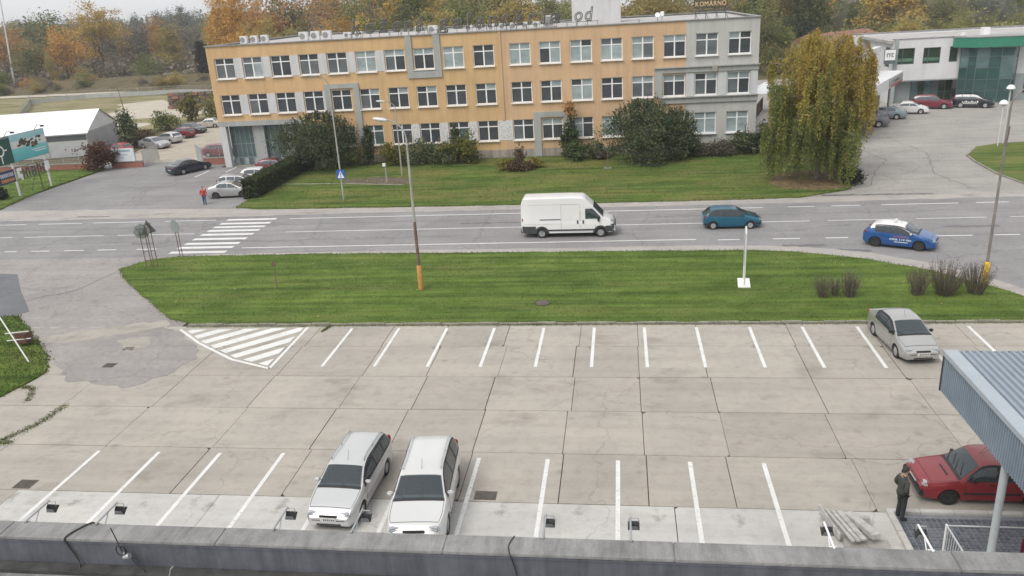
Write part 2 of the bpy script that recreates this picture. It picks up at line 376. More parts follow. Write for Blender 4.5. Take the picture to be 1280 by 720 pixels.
struct('gravel_drive', fill(MB(), jag([(-62,88),(-44.5,88),(-44.5,125),(-50,135),(-66,128),(-63,108)], .5, 2, 3), -.006), M_gravel)
M_sand = concrete_mat('sandy_ground', (.46,.42,.35), (.52,.47,.39), False)
for i, pl in enumerate([[(-92,132),(-75,131),(-70,140),(-80,154),(-97,164),(-104,158),(-96,148)], [(-178,214),(-164,205),(-150,199),(-158,214),(-168,226)],
                        [(-143,246),(-128,252),(-134,260),(-160,258)], [(-86,120),(-76,121),(-78,126),(-90,128)]]):
    struct('bare_sand', fill(MB(), jag(pl, 1.2, 2.5, 20+i), -.03), M_sand)
struct('pale_track', fill(MB(), [(-250,186),(-152,186),(-128,185.5),(-100,177),(-60,168),(-60,171.5),(-98,181),(-126,190.5),(-152,192),(-250,193)], -.026), M_sand)
M_field = grass_mat('rough_field', (.075,.10,.03), (.14,.145,.06), (.36,.31,.21), .44)
struct('rough_field', fill(MB(), jag([(-250,120),(-72,118),(-68,130),(-62,165),(-100,175),(-128,183),(-250,184)], 1, 4, 5), -.04), M_field)

# ------------------------------------------------------------------ painted lines of the road
def line(par, x0, x1, y0, y1, z=.008, name='lane_line', m=M_line2):
    mb = MB(); n = max(1, int(max(abs(x1-x0), abs(y1-y0))/4)); r = random.Random(int(x0*31+y0*7))
    if abs(x1-x0) > abs(y1-y0):
        for k in range(n): mb.ngon([(x0+(x1-x0)*k/n,y0,z),(x0+(x1-x0)*(k+1)/n,y0,z),(x0+(x1-x0)*(k+1)/n,y1,z),(x0+(x1-x0)*k/n,y1,z)])
    else: mb.ngon([(x0,y0,z),(x1,y0,z),(x1,y1,z),(x0,y1,z)])
    return mb.build(name, m, par)
W = .085
line(road, -26.6, 10.5, 60.05-W, 60.05+W); line(road, -27.0, 4.9, 52.05-W, 52.05+W)
line(road, -25.3, 13.0, 56.05-W*.8, 56.05+W*.8)
for a, b in [(12.3,14.2),(15.4,17.4),(18.9,24.2),(25.4,27.6),(29,31.2),(33,35.2),(37,39.2),(41,43.2)]: line(road, a, b, 60.05-W, 60.05+W)
for a, b in [(6.3,7.7),(9.8,11.5),(13.1,14.5),(19.9,22),(23.3,24.8),(27,28.5),(31,32.5)]: line(road, a, b, 51.85-W, 51.85+W)
for a, b in [(14.2,19),(20,24.5),(26,30),(32,36)]: line(road, a, b, 56.05-W*.7, 56.05+W*.7)
for a, b in [(-48.3,-46.9),(-45.9,-44.9),(-43.7,-42.2),(-41,-39.4),(-38.3,-36.8),(-35.2,-33.6)]: line(road, a, b, 52.15-W, 52.15+W)
for a, b in [(-68,-62),(-60.5,-54.6),(-53.5,-48.3),(-47.3,-40.4),(-39.2,-32.8)]: line(road, a, b, 56.1-W*.8, 56.1+W*.8)
for a, b in [(-64,-59.5),(-58.7,-55.3),(-53.9,-50.2),(-49,-45),(-44,-39),(-37.5,-33)]: line(road, a, b, 60.15-W, 60.15+W)
for yy in (60.1,58.9,57.85,56.8,55.7,54.5,53.3,52.3,51.15): line(road, -32.0, -27.75, yy-.25, yy+.25, .012, 'crosswalk_stripe', M_line)
line(road, -44.6, -44.4, 78.4, 81.6, .008, 'bay_line', M_line); line(road, -42.2, -42.0, 80.6, 83.2, .008, 'bay_line', M_line)

# ------------------------------------------------------------------ parking lot: concrete slabs with open joints
lot = struct('parking_lot', fill(MB(), [(-34,10.7),(27,10.7),(27,37.45),(-34,37.45)], -.035), M_jointdirt)
ROWS = [37.42, 34.76, 31.47, 28.42, 25.22, 22.16]
COLS = [-33.2,-28.4,-24.35,-20.1,-15.7,-11.75,-8.75,-5.55,-2.12,.8,3.65,7.75,11.65,15.5,19.3,23,26.8]
def concrete_slab(x0, x1, y0, y1, m, r):
    g_ = .013; x0 += g_*r.uniform(.4,1.5); x1 -= g_*r.uniform(.4,1.5); y0 += g_*r.uniform(.7,2.2); y1 -= g_*r.uniform(.5,1.5)
    h = r.uniform(-.003, .004)+.004; k = .015; b = .006
    o = [(x0,y0),(x1,y0),(x1,y1),(x0,y1)]
    # a few chipped corners
    pts = []
    for i, (cx, cy) in enumerate(o):
        if r.random() < .14:
            d = r.uniform(.05, .17); px, py = o[i-1]; qx, qy = o[(i+1) % 4]
            pts += [(cx+(d if px > cx else -d if px < cx else 0), cy+(d if py > cy else -d if py < cy else 0)),
                    (cx+(d if qx > cx else -d if qx < cx else 0), cy+(d if qy > cy else -d if qy < cy else 0))]
        else: pts.append((cx, cy))
    cx, cy = (x0+x1)/2, (y0+y1)/2; n = len(pts)
    ins = [(x-math.copysign(k, x-cx), y-math.copysign(k, y-cy)) for x, y in pts]
    mb = MB(); mb.add([(x,y,-.03) for x,y in pts]+[(x,y,h-b) for x,y in pts]+[(x,y,h) for x,y in ins],
        [(i,(i+1)%n,n+(i+1)%n,n+i) for i in range(n)]+[(n+i,n+(i+1)%n,2*n+(i+1)%n,2*n+i) for i in range(n)]+[tuple(range(2*n,3*n))])
    return mb.build('concrete_slab', m, lot)
r = random.Random(3)
for j in range(5):
    cs = [c_+(r.uniform(-.12,.12) if 0 < i < len(COLS)-1 else 0) for i, c_ in enumerate(COLS)]
    for i in range(len(cs)-1): concrete_slab(cs[i], cs[i+1], ROWS[j+1], ROWS[j], M_concrete, r)
NC = [-33.2,-21.6,-13.9,-6.2,1.6,8.05,17,26.8]
for i in range(7): concrete_slab(NC[i], NC[i+1], 16.4, 22.16, M_newconc if i else M_concrete, r); concrete_slab(NC[i], NC[i+1], 10.72, 16.4, M_newconc, r)
# broken tarmac laid over the slabs at the exit
tag(fill(MB(), jag([(-33.2,37.3),(-25.1,37.35),(-23.2,36.6),(-21,34.3),(-20.6,33.4),(-21.2,31.4),(-22.6,30.1),(-24.4,30.6),(-26.0,30.9),(-27.2,32.2),(-28.8,33.6),(-33,36.4)], .2, .4, 9), .0125).build('tarmac_overlay', M_patchas), kind='structure')
tag(fill(MB(), jag([(-31.4,35.7),(-28.4,37.1),(-25.0,38.3),(-24.3,37.5),(-26.6,36.3),(-28.6,35.3),(-30.6,35.0)], .14, .4, 10), .0165).build('concrete_strip', M_concrete), kind='structure')
tag(fill(MB(), jag([(-26.3,35.6),(-24.9,34.2),(-24.0,34.9),(-24.6,36.0)], .12, .3, 11), .0165).build('concrete_strip', M_concrete), kind='structure')
# bay lines
for i in range(13):
    x = -13.9+2.5*i+.02*((i*7) % 3-1); o = line(lot, x-.075, x+.075, 32.45, 37.0, .0125, 'bay_line', M_line)
for i in range(0, 11):
    x = -20.2+2.5*i; line(lot, x-.075, x+.075, 19.9 if i > -1 else 20.8, 24.82 if i != 3 else 24.9, .0125, 'bay_line', M_line)
line(lot, -29.3, -28.6, 28.0, 28.14, .0125, 'bay_line', M_line)
# hatched no-parking wedge
tri = [(-16.4,37.2),(-23.45,36.95),(-21.45,35.15),(-18.75,33.2),(-16.4,32.2)]
tri_in = [(-16.62,37.15),(-23.1,36.9),(-21.35,35.3),(-18.7,33.42),(-16.62,32.5)]
ca, sa = math.cos(R(44)), math.sin(R(44))
for k in range(-8, 10):
    u0 = k*.98; q = [(-19.5+ca*s_-sa*u_, 35.2+sa*s_+ca*u_) for s_, u_ in ((-9,u0),(9,u0),(9,u0+.56),(-9,u0+.56))]
    pl = clip(q, tri_in)
    if len(pl) > 2: MB().ngon([(x,y,.0125) for x,y in pl]).build('hatch_stripe', M_line, lot)
for a, b in zip(tri, tri[1:]+tri[:1]):
    if a[1] > 36.9 and b[1] > 36.9: continue
    a, b = Vector(a), Vector(b); nn = Vector((-(b-a).y, (b-a).x)).normalized()*.08
    MB().ngon([(*(a-nn),.015),(*(b-nn),.015),(*(b+nn),.015),(*(a+nn),.015)]).build('hatch_border', M_line, lot)
# drain gratings
M_iron = mat('cast_iron', (.12,.105,.09), .7, .3, 6, metal=.3)
def grating(par, x, y, w_, d_, m=M_iron, name='drain_grating'):
    mb = MB(); mb.box(x-w_/2,x+w_/2,y-d_/2,y+d_/2,.0,.013)
    for k in range(7): mb.box(x-w_/2+.04+k*(w_-.08)/7, x-w_/2+.04+k*(w_-.08)/7+(w_-.08)/14, y-d_/2+.05, y+d_/2-.05, .013, .024)
    return mb.build(name, m, par)
grating(lot, -21.6, 22.5, .7, .55); grating(lot, -4.6, 22.5, .75, .5); grating(lot, -24.9, 34.5, .6, .45); grating(lot, -24.7, 32.5, .6, .5)
# kerb stones between the lot and the grass
for i in range(46):
    x0 = -23.3+i; h = .09+.02*math.sin(i*2.1)
    MB().rbox((x0+.5, 37.53+.012*math.sin(i*3.7), h/2-.02), (.985, .15, h+.04), .012).build('kerb_stone', M_kerb, lot)

# ------------------------------------------------------------------ lawns
ISLAND = [(-33.6,47.4),(-32.7,49.0),(-31.8,49.7),(-30.2,50.05),(-20.4,50.1),(-7.1,49.7),(7.6,49.35),(10.4,48.9),(14.2,47.3),(16.7,45.4),(19,42.7),(20.3,40.4),(23,37.62),(-22.9,37.62),(-24.8,38.4),(-27.4,40.9),(-32.4,45.9)]
FARLAWN = [(-33.2,64.2),(-30.2,63.4),(-8.7,62.75),(5,62.6),(13.7,62.75),(17.8,65),(19.8,68.4),(20.5,73.2),(20,80),(17.4,93),(13.9,93),(13.9,83.2),(-33.6,83.2)]
LEFTLAWN = [(-120,64),(-57.1,65.7),(-58.2,71),(-58.8,74.8),(-58.7,84.6),(-120,84.8)]
VERGE = [(-29.5,27.4),(-27.9,29.1),(-27.5,31.7),(-28.8,33.6),(-31,35.6),(-34.6,39.0),(-36.2,38.6),(-60,28),(-60,20)]
RVERGE = [(31.3,77),(30.9,74),(30.65,69),(31.1,65.3),(34,63.9),(60,63.7),(60,83),(38.5,82.8),(36.2,82.4),(33.6,81)]
for nm, pl, m_, sd in (('grass_island', ISLAND, M_grass, 1), ('far_lawn', FARLAWN, M_lawn2, 2), ('left_lawn', LEFTLAWN, M_grass, 3), ('near_verge', VERGE, M_grass, 4), ('right_verge', RVERGE, M_lawn2, 5)):
    struct(nm, slab(MB(), jag(pl, .10 if nm != 'right_verge' else .02, .6, sd), -.05, .075), m_)
def curb(pts, name='lawn_kerb'):
    mb = MB()
    for a, b in zip(pts, pts[1:]):
        a, b = Vector(a), Vector(b); mb.obox((*((a+b)/2), .05), ((b-a).length+.02, .14, .12), math.atan2((b-a).y, (b-a).x))
    return struct(name, mb, M_kerb)
curb([(33.6,81.1),(31.25,77.1),(30.8,74),(30.55,69),(31.0,65.2),(34,63.8),(60,63.6)])
# grass blades
def blades(name, poly, n, h, seed, cols, edge=True, par=None, z=.07):
    r_ = np.random.default_rng(seed); P = np.array(poly); lo, hi = P.min(0), P.max(0); pts = []
    while len(pts) < n:
        q = r_.uniform(lo, hi, (4000, 2)); pts += [k for k in q if inside(k, poly)]
    pts = np.array(pts[:n])
    if edge:
        E = np.array(jag(poly, .12, .09, seed)); pts = np.vstack([pts, E+r_.normal(0, .05, E.shape), E+r_.normal(0, .1, E.shape)])
    n = len(pts); a = r_.uniform(0, 2*np.pi, n); hh = h*r_.uniform(.5, 1.4, n); wd = h*.38*r_.uniform(.6,1.3,n)
    lean = r_.normal(0, h*.5, (n, 2)); V = np.zeros((n, 3, 3))
    V[:,0,0] = pts[:,0]-np.cos(a)*wd; V[:,0,1] = pts[:,1]-np.sin(a)*wd; V[:,0,2] = z-.03
    V[:,1,0] = pts[:,0]+np.cos(a)*wd; V[:,1,1] = pts[:,1]+np.sin(a)*wd; V[:,1,2] = z-.03
    V[:,2,0] = pts[:,0]+lean[:,0]; V[:,2,1] = pts[:,1]+lean[:,1]; V[:,2,2] = z+hh
    me = bpy.data.meshes.new(name); me.from_pydata(V.reshape(-1,3).tolist(), [], np.arange(3*n).reshape(-1,3).tolist()); me.materials.append(cols)
    return tag(put(name, me), kind='stuff')
M_blade = leaf('grass_blade', [(.078,.135,.024),(.11,.185,.037),(.155,.225,.057),(.092,.155,.03),(.20,.22,.085)], .3, True)
M_blade2 = leaf('grass_blade_dry', [(.065,.115,.023),(.105,.17,.04),(.185,.20,.075),(.088,.145,.03),(.24,.215,.095)], .3, True)
tag(blades('grass', ISLAND, 36000, .07, 1, M_blade), 'short green mown grass on the island beside the road', 'grass')
tag(blades('grass', FARLAWN, 30000, .09, 2, M_blade2), 'patchy mown grass in front of the orange building', 'grass')
tag(blades('grass', LEFTLAWN[1:5]+[(-72,84.7),(-72,64.4)], 8000, .1, 3, M_blade), 'green grass under the billboards', 'grass')
tag(blades('grass', [(-29.5,27.4),(-27.9,29.1),(-27.5,31.7),(-28.8,33.6),(-31,35.6),(-34.6,39.0),(-36.2,38.6),(-36,30)], 9000, .09, 4, M_blade), 'green verge grass by the parking lot exit', 'grass')
# weeds in the joints at the left
def weeds(seed, pts, w_, n):
    n = int(n*2.6)
    r_ = random.Random(seed); poly = []
    for i in range(n):
        k = r_.random()*(len(pts)-1); a = Vector(pts[int(k)]); b = Vector(pts[int(k)+1]); q = a.lerp(b, k-int(k)); poly.append((q.x+r_.gauss(0,w_), q.y+r_.gauss(0,w_)))
    V = []; F = []
    for x, y in poly:
        a = r_.random()*6.3; h = r_.uniform(.02,.08); i = len(V); d = r_.uniform(.007,.02)
        V += [(x-d*math.cos(a), y-d*math.sin(a), .005),(x+d*math.cos(a), y+d*math.sin(a), .005),(x+r_.gauss(0,.04), y+r_.gauss(0,.04), h)]; F.append((i,i+1,i+2))
    me = bpy.data.meshes.new('weeds'); me.from_pydata(V, [], F); me.materials.append(M_blade2); return tag(put('weeds', me), 'low weeds growing in the cracked concrete joints', 'weeds', None, 'stuff')
weeds(1, [(-24.2,28.4),(-24.3,26.8),(-25.0,25.3),(-26.2,24.6),(-27,23.6)], .12, 900)
weeds(2, [(-25.4,25.2),(-24.4,25.3)], .1, 200); weeds(3, [(-27.5,24.0),(-26.2,23.4),(-25.9,22.6)], .28, 1300); weeds(4, [(-27.6,30.2),(-26.9,30),(-26.3,28.8)], .1, 260)
weeds(5, [(-23.3,37.3),(-10,37.36),(5,37.36),(22,37.36)], .05, 1900); weeds(6, [(-15.2,37.4),(-15.4,36.6)], .07, 160); weeds(7, [(-4.4,37.7),(-4.0,38.0)], .2, 400)
# pale litter and fallen leaves on the lawns
mb = MB(); r = random.Random(12)
for i in range(260):
    if i < 90: x, y = r.uniform(-31,17), r.uniform(38.2,48.5)
    elif i < 200: a = r.uniform(0,6.3); d = abs(r.gauss(0,3.4)); x, y = 16+d*math.cos(a), 67.6+d*math.sin(a)*.8
    else: x, y = r.uniform(-30,12), r.uniform(64,80)
    if not (inside((x,y), ISLAND) or inside((x,y), FARLAWN)): continue
    s_ = r.uniform(.03,.08); a = r.random()*6.3
    mb.ngon([(x+s_*math.cos(a+k*1.57)*(1 if k%2 else .6), y+s_*math.sin(a+k*1.57)*(1 if k%2 else .6), .12+r.uniform(-.01,.03)) for k in range(4)])
tag(mb.build('fallen_leaves', leaf('fallen_leaf', [(.45,.36,.2),(.3,.2,.08),(.6,.55,.42),(.35,.22,.09)], 0)), 'scattered dry fallen leaves on the lawns', 'leaves', None, 'stuff')
# bare earth ring under the birch and worn bed by the lamp
M_earth = mat('leaf_litter', (.17,.115,.06), 1, .4, 2.5, bmp=.8, bscale=12)
struct('leaf_litter_bed', fill(MB(), jag([(13.2,65.6),(15.4,64.7),(18,66),(19.4,69),(18.7,72.4),(15.8,72.8),(12.8,70.4),(12.2,67.6)], .35, .7, 6), .082), M_earth)
struct('bare_flower_bed', fill(MB(), jag([(-26.4,72.7),(-23,72.3),(-20,71.6),(-19.4,73.6),(-23,75),(-26.3,74.9)], .25, .7, 7), .082), mat('bed_soil', (.13,.105,.08), 1, .4, 2))
struct('garden_path', fill(MB(), [(-33,73.05),(-26.4,72.5),(-20,71.1),(-20,71.45),(-26.4,72.85),(-33,73.4)], .088), M_kerb)

# worn places in the road: potholed edge, tar repairs, oil marks
M_repair = asphalt_mat('tar_repair', (.175,.172,.176), .6)
for i, pl in enumerate([[(10.2,50.55),(12.6,50.5),(12.9,50.15),(11.4,50.0),(10.0,50.2)],[(13.2,49.6),(15.2,49.1),(15.0,48.7),(13.4,49.2)],[(-36.6,53.9),(-34.6,53.75),(-34.8,53.35),(-36.4,53.45)],[(-12,57.6),(-6.5,57.5),(-6.4,57.25),(-12,57.3)],[(21,54.2),(24.5,54.1),(24.4,53.7),(21.1,53.8)],[(-47,62.6),(-43.8,62.4),(-43.9,62.1),(-47,62.2)],[(15.4,63.6),(23.5,63.3),(23.6,62.9),(15.6,63.15)]]):
    struct('road_repair', fill(MB(), jag(pl, .09, .28, 40+i), .0065), M_repair)
mb = MB()
for pts in ([(-60,58.4),(-41,58.1),(-20,58.3),(2,58.0),(24,58.2),(40,58.0)],[(-52,53.6),(-38,54.1),(-24,53.7),(-12,54.0)],[(16,63.8),(20,66.5),(21.5,71),(24,76),(23,84)],[(27,64),(26,70),(28.5,79),(27.5,88)],[(-38,40),(-34,43.5),(-33.5,47)],[(-45,66),(-46.5,72),(-45.5,78)]):
    q = jag(list(pts)+list(pts)[::-1], .16, .8, 77)[:int(len(jag(list(pts)+list(pts)[::-1], .16, .8, 77))/2)]
    for a, b in zip(q, q[1:]):
        a, b = Vector(a), Vector(b); nn = Vector((-(b-a).y, (b-a).x)).normalized()*.028; mb.add([(*(a-nn),.0072),(*(b-nn),.0072),(*(b+nn),.0072),(*(a+nn),.0072)], [(0,1,2,3)])
struct('tar_seams', mb, M_repair)
# ================================================================== ORANGE OFFICE BUILDING
M_orange = plaster('plaster_orange', (.60,.405,.215)); M_peach = plaster('plaster_peach', (.595,.405,.25))
M_greyband = plaster('plaster_grey', (.37,.38,.37), .12); M_greywall = plaster('plaster_pale_grey', (.48,.48,.46))
M_panel = plaster('spandrel_white', (.56,.57,.58), .1); M_plinth = plaster('plinth', (.36,.32,.28), .3)
m, t, p = nodes('speckled_panel'); v = pos(t)
t.links.new(ramp(t, noise(t, v, 7, 3, .8), [(.36, (.30,.30,.30)), (.46, (.58,.58,.58)), (.7, (.66,.66,.65))]), p.inputs['Base Color']); p.inputs['Roughness'].default_value = .8; M_speck = m
M_roof = concrete_mat('roof_felt', (.42,.41,.40), (.46,.45,.44), False)
M_flash = mat('roof_flashing', (.30,.30,.30), .5, .25, 2, metal=.4)
GL = {'d': glass('window_dark', (.058,.066,.076), .1), 'm': glass('window_curtain', (.12,.135,.145), .2), 'l': glass('window_blind', (.30,.36,.37), .3), 'g': glass('window_greenish', (.09,.13,.125), .1)}
M_room = mat('room_dark', (.05,.05,.055), .9, .2)
YF = 83.5
bld = thing('office_building', 'long three storey orange office building with pale grey right end and white framed windows', 'building', (-15, YF, 0))
def facade(mb, x0, x1, z0, z1, y, holes, depth=.22):
    xs = sorted({x0, x1, *[h for q in holes for h in q[:2] if x0 < h < x1]}); zs = sorted({z0, z1, *[h for q in holes for h in q[2:] if z0 < h < z1]})
    for a, b in zip(xs, xs[1:]):
        for c_, d in zip(zs, zs[1:]):
            mx, mz = (a+b)/2, (c_+d)/2
            if any(q[0] < mx < q[1] and q[2] < mz < q[3] for q in holes): continue
            mb.add([(a,y,c_),(b,y,c_),(b,y,d),(a,y,d)], [(0,1,2,3)])
    for a, b, c_, d in holes:
        if a >= x1 or b <= x0 or c_ >= z1 or d <= z0: continue
        mb.add([(a,y,c_),(b,y,c_),(b,y,d),(a,y,d),(a,y+depth,c_),(b,y+depth,c_),(b,y+depth,d),(a,y+depth,d)], [(0,4,5,1),(1,5,6,2),(2,6,7,3),(3,7,4,0)])
    return mb
WW, WH = 2.16, 2.12
CX = [-41.62,-38.5,-35.36,-32.26,-29.18,-26.08,-22.98,-19.92,-16.82,-13.68, -9.97,-6.93,-3.8,-.76,2.3,5.4,8.5,11.65]
Z3, Z2, Z1 = 9.46, 5.66, 1.84
st3 = 'ddmm mmml dddd ddmm ddmm llll llmd lldd llll dddm llll lldl ldll mmll lllm lldd mmmm lddd'.split()
st2 = 'dddd ddmd dddd dddd dddd dlmd dldd dldd dddd dldd dddd dldd dlll dddd llmm lldd dlmd llmd'.split()
st1 = [None,None,None,None,'gggg','gggg','dddd','dddd','ddgg','dddd','ddmd','lldd','ldld','lllm','llld','llld','llll','llll']
holes = [(x-WW/2, x+WW/2, z, z+WH) for z, st in ((Z3,st3),(Z2,st2),(Z1,st1)) for x, q in zip(CX, st) if q]
XL, XR, ZT = -43.45, 13.5, 12.82
ENT = (XL, -33.9, -1, 4.45)
def part(name, mb, m, par=bld, **k): return mb.build(name, m, par, world=True, **k)
part('wall', facade(MB(), XL, -11.95, .9, ZT, YF, holes+[ENT]), M_orange)
part('wall', facade(MB(), -11.95, 6.52, .9, ZT, YF, holes), M_peach)
part('grey_wall', facade(MB(), 6.52, XR, .9, ZT, YF, holes), M_greywall)
part('plinth', MB().box(-33.9, XR, YF-.05, YF+.4, -.1, .9), M_plinth)
part('side_wall', MB().add([(XR,YF,-.1),(XR,110,-.1),(XR,110,ZT),(XR,YF,ZT)], [(0,1,2,3)]), M_greywall)
part('side_wall', MB().add([(XL,YF,4.45),(XL,110,-.1),(XL,110,ZT),(XL,YF,ZT),(XL,YF+4,4.45),(XL,YF+4,-.1)], [(0,3,2,4),(4,2,1,5)]), M_greywall)
part('rear_wall', MB().add([(XL,110,-.1),(XR,110,-.1),(XR,110,ZT),(XL,110,ZT)], [(1,0,3,2)]), M_greywall)
part('interior', MB().box(XL+.6, XR-.4, YF+1.2, YF+1.3, .2, ZT-.6), M_room)
part('roof', MB().box(XL+.1, XR-.1, YF+.3, 109.8, ZT-.5, ZT-.14), M_roof)
mb = MB()
for a in ((XL-.12, XR+.1, YF-.14, YF+.34), (XL-.12, XR+.1, 109.7, 110.1)): mb.box(*a, ZT, ZT+.09)
mb.box(XL-.12, XL+.3, YF+.34, 109.7, ZT, ZT+.088); mb.box(XR-.3, XR+.1, YF+.34, 109.7, ZT, ZT+.088)
part('roof_edge_flashing', mb, M_flash)
# window: frame, sill and four panes; shared meshes
def win_meshes():
    f = MB(); e, md, d = .085, .13, .09; h2 = WH*.70; w2 = WW/2
    f.box(-w2,w2,0,d,0,.10); f.box(-w2,w2,0,d,WH-.07,WH); f.box(-w2,-w2+e,.001,d,.10,WH-.07); f.box(w2-e,w2,.001,d,.10,WH-.07)
    f.box(-md/2,md/2,-.012,d-.002,.10,WH-.07); f.box(-w2+e,-md/2,.004,d-.004,h2-.05,h2+.05); f.box(md/2,w2-e,.004,d-.004,h2-.05,h2+.05)
    s_ = MB().box(-w2-.06, w2+.06, -.36, .002, -.075, -.004)
    ps = []
    for x0, x1, z0, z1 in ((-w2+e,-md/2,h2+.05,WH-.07),(md/2,w2-e,h2+.05,WH-.07),(-w2+e,-md/2,.10,h2-.05),(md/2,w2-e,.10,h2-.05)):
        ps.append(MB().box(x0-.01,x1+.01,.04,.055,z0-.01,z1+.01).mesh('pane', GL['d']))
    return f.mesh('window', M_white), s_.mesh('sill', M_white), ps
WF, WS, WP = win_meshes()
for z, st in ((Z3,st3),(Z2,st2),(Z1,st1)):
    for i, (x, q) in enumerate(zip(CX, st)):
        if not q: continue
        o = put('window', WF, bld, (x+15, .14, z)); put('sill', WS, o, (0, 0, 0))
        for k in range(4): setmat(put('pane', WP[k], o), GL[q[k]])
# pale panels between windows
def spandrel(i, z, m, n=1, wd=None):
    x0, x1 = CX[i]+WW/2, CX[i+n]-WW/2
    part('spandrel_panel', MB().box(x0+.03, x1-.03, YF-.03, YF+.1, z+.02, z+WH-.03), m)
for i in range(6): spandrel(i, Z3, M_panel)
for i in range(4): spandrel(i, Z2, M_panel)
for i in (6,7,8,9): spandrel(i, Z1, M_speck)
part('spandrel_panel', MB().box(XL+.5, CX[0]-WW/2-.04, YF-.03, YF+.1, Z3+.02, Z3+WH-.05), M_orange)
# proud grey frames
def frame(*bx): 
    mb = MB()
    for k, (a, b, c_, d) in enumerate(bx): mb.box(a, b, YF-.16-.002*k, YF+.02, c_, d)
    part('grey_frame', mb, M_greyband)
frame((-30.9,-27.15,7.95,8.42), (-30.9,-30.28,4.5,7.95), (-27.78,-27.15,1.84,7.95))
frame((-21.72,-18.1,8.62,9.3), (-21.72,-21.07,9.3,12.8), (-18.78,-18.1,9.3,12.8))
frame((-8.85,-5.05,4.12,4.66), (-8.85,-8.12,-.05,4.12), (-5.72,-5.05,-.05,4.12))
frame((3.5,XR+.05,7.94,8.5), (4.1,XR+.05,4.95,5.58), (3.5,4.25,5.58,7.94))
part('ledge', MB().box(3.42, XR+.14, YF-.34, YF-.165, 8.42, 8.52), M_greyband); part('ledge', MB().box(4.05, XR+.14, YF-.34, YF-.165, 5.5, 5.6), M_greyband)
for a, b in ((6.52,7.36),(9.62,10.53),(12.77,XR+.02)): part('spandrel_panel', MB().box(a+.03, b-.03, YF-.05, YF+.1, 5.6, 7.93), M_panel)
part('downpipe', MB().box(-12.06,-11.84,YF-.1,YF-.003,3.95,12.8), M_peach)
part('downpipe', MB().tube((6.5,YF-.08,4.9),(6.5,YF-.08,.3),.05), M_greyband)
part('wall_stain', MB().box(9.05,9.55,YF-.345,YF-.2,7.95,8.415), M_plinth)
# entrance: recessed curtain wall between posts under a grey beam
part('entrance_beam', MB().box(XL-.02, -33.9, YF-.05, YF+.5, 4.45, 4.98), M_greyband)
part('entrance_post', MB().box(XL-.01, XL+.75, YF-.02, YF+.6, -.1, 4.45), M_panel)
part('entrance_post', MB().box(-34.5, -33.92, YF+.02, YF+.5, -.1, 4.45), M_greyband)
part('entrance_floor', MB().box(XL, -33.95, YF+.05, YF+4, -.1, .06), M_kerb)
part('entrance_pier', MB().box(-39.9, -38.6, YF+.5, YF+1.2, .06, 4.45), M_greyband); part('entrance_pier', MB().box(-36.3, -35.3, YF+.5, YF+1.2, .06, 4.45), M_greyband)
M_tealframe = mat('entrance_frame', (.20,.25,.26), .5)
for x0, x1, n in ((XL+.75,-39.9,5),(-38.6,-36.3,4),(-35.3,-34.5,1)):
    mb = MB()
    for k in range(n+1):
        x = x0+(x1-x0)*k/n; mb.box(x-.04, x+.04, YF+.82, YF+.95, .06, 4.45)
    for z in (.9, 2.4, 4.38): mb.box(x0, x1, YF+.83, YF+.94, z-.04, z+.04)
    o = part('glazing_frame', mb, M_tealframe)
    for k in range(n):
        for z0, z1 in ((.1,.86),(.94,2.36),(2.44,4.34)):
            a = x0+(x1-x0)*k/n; b = x0+(x1-x0)*(k+1)/n
            part('pane', MB().box(a+.03, b-.03, YF+.88, YF+.9, z0, z1), GL['lgdmgd'[(k*3+int(z0*2)) % 6]], o)
# roof penthouse
ph = part('roof_penthouse', MB().box(-5.2, .2, 94.5, 99, ZT-.2, 17.2), plaster('penthouse_white', (.58,.58,.58), .1))
part('vent', MB().box(-1.0, -.2, 94.4, 94.5, 15.6, 16.1), M_greyband, ph)
# roof-top equipment: each a thing of its own
M_acwhite = mat('ac_casing', (.62,.62,.62), .5, .1, 2); M_acgrill = mat('ac_grille', (.25,.25,.255), .6, .2)
def acunit(x, y, label, wd=1.0, hh=.85, grp='white air conditioners on the orange building roof'):
    o = thing('air_conditioner', label, 'air conditioner', (x, y, ZT-.14), 0, grp)
    MB().rbox((0,0,hh/2+.16),(wd,.42,hh),.03).build('casing', M_acwhite, o)
    g_ = MB().lathe([(0,0),(hh*.34,0),(hh*.34,.02)], 16, Matrix.Rotation(R(90),3,'X'), (-.12*wd,-.215,hh/2+.16)); g_.build('fan_grille', M_acgrill, o)
    for s_ in (-1,1): MB().box(s_*wd*.35-.04, s_*wd*.35+.04, -.22, .22, 0, .16).build('foot', M_acgrill, o)
    return o
for k, x in enumerate((-40.6,-39.4,-38.2)): acunit(x, 87.0, ('left','middle','right')[k]+' small white air conditioner of the far left roof cluster', .8, .8, 'far left roof air conditioners')
for k, x in enumerate((-33.6,-32.3,-31.0)): acunit(x, 86.6, ('left','middle','right')[k]+' white air conditioner of the three left of the roof letters', 1.0, .9, 'three roof air conditioners')
for k, x in enumerate((-28.9,-27.7)): acunit(x, 87.2, ('left','right')[k]+' white air conditioner just behind the letter k on the roof', .9, .6, 'roof air conditioners behind the letter k')
for k in range(8): acunit(-15.6+1.18*k, 87.2, ('leftmost','second from left','third from left','fourth from left','fourth from right','third from right','second from right','rightmost')[k]+' small white air conditioner of the long roof row', .7, .62, 'long row of roof air conditioners')
acunit(-21.0, 87.5, 'white air conditioner behind the first roof word', 1.0, .8); acunit(-19.6, 87.5, 'white air conditioner in the gap after the first roof word', 1.0, .8)
vb = thing('ventilation_unit', 'large pale ventilation box behind the roof letters', 'ventilation unit', (-7.2, 86.8, ZT-.14))
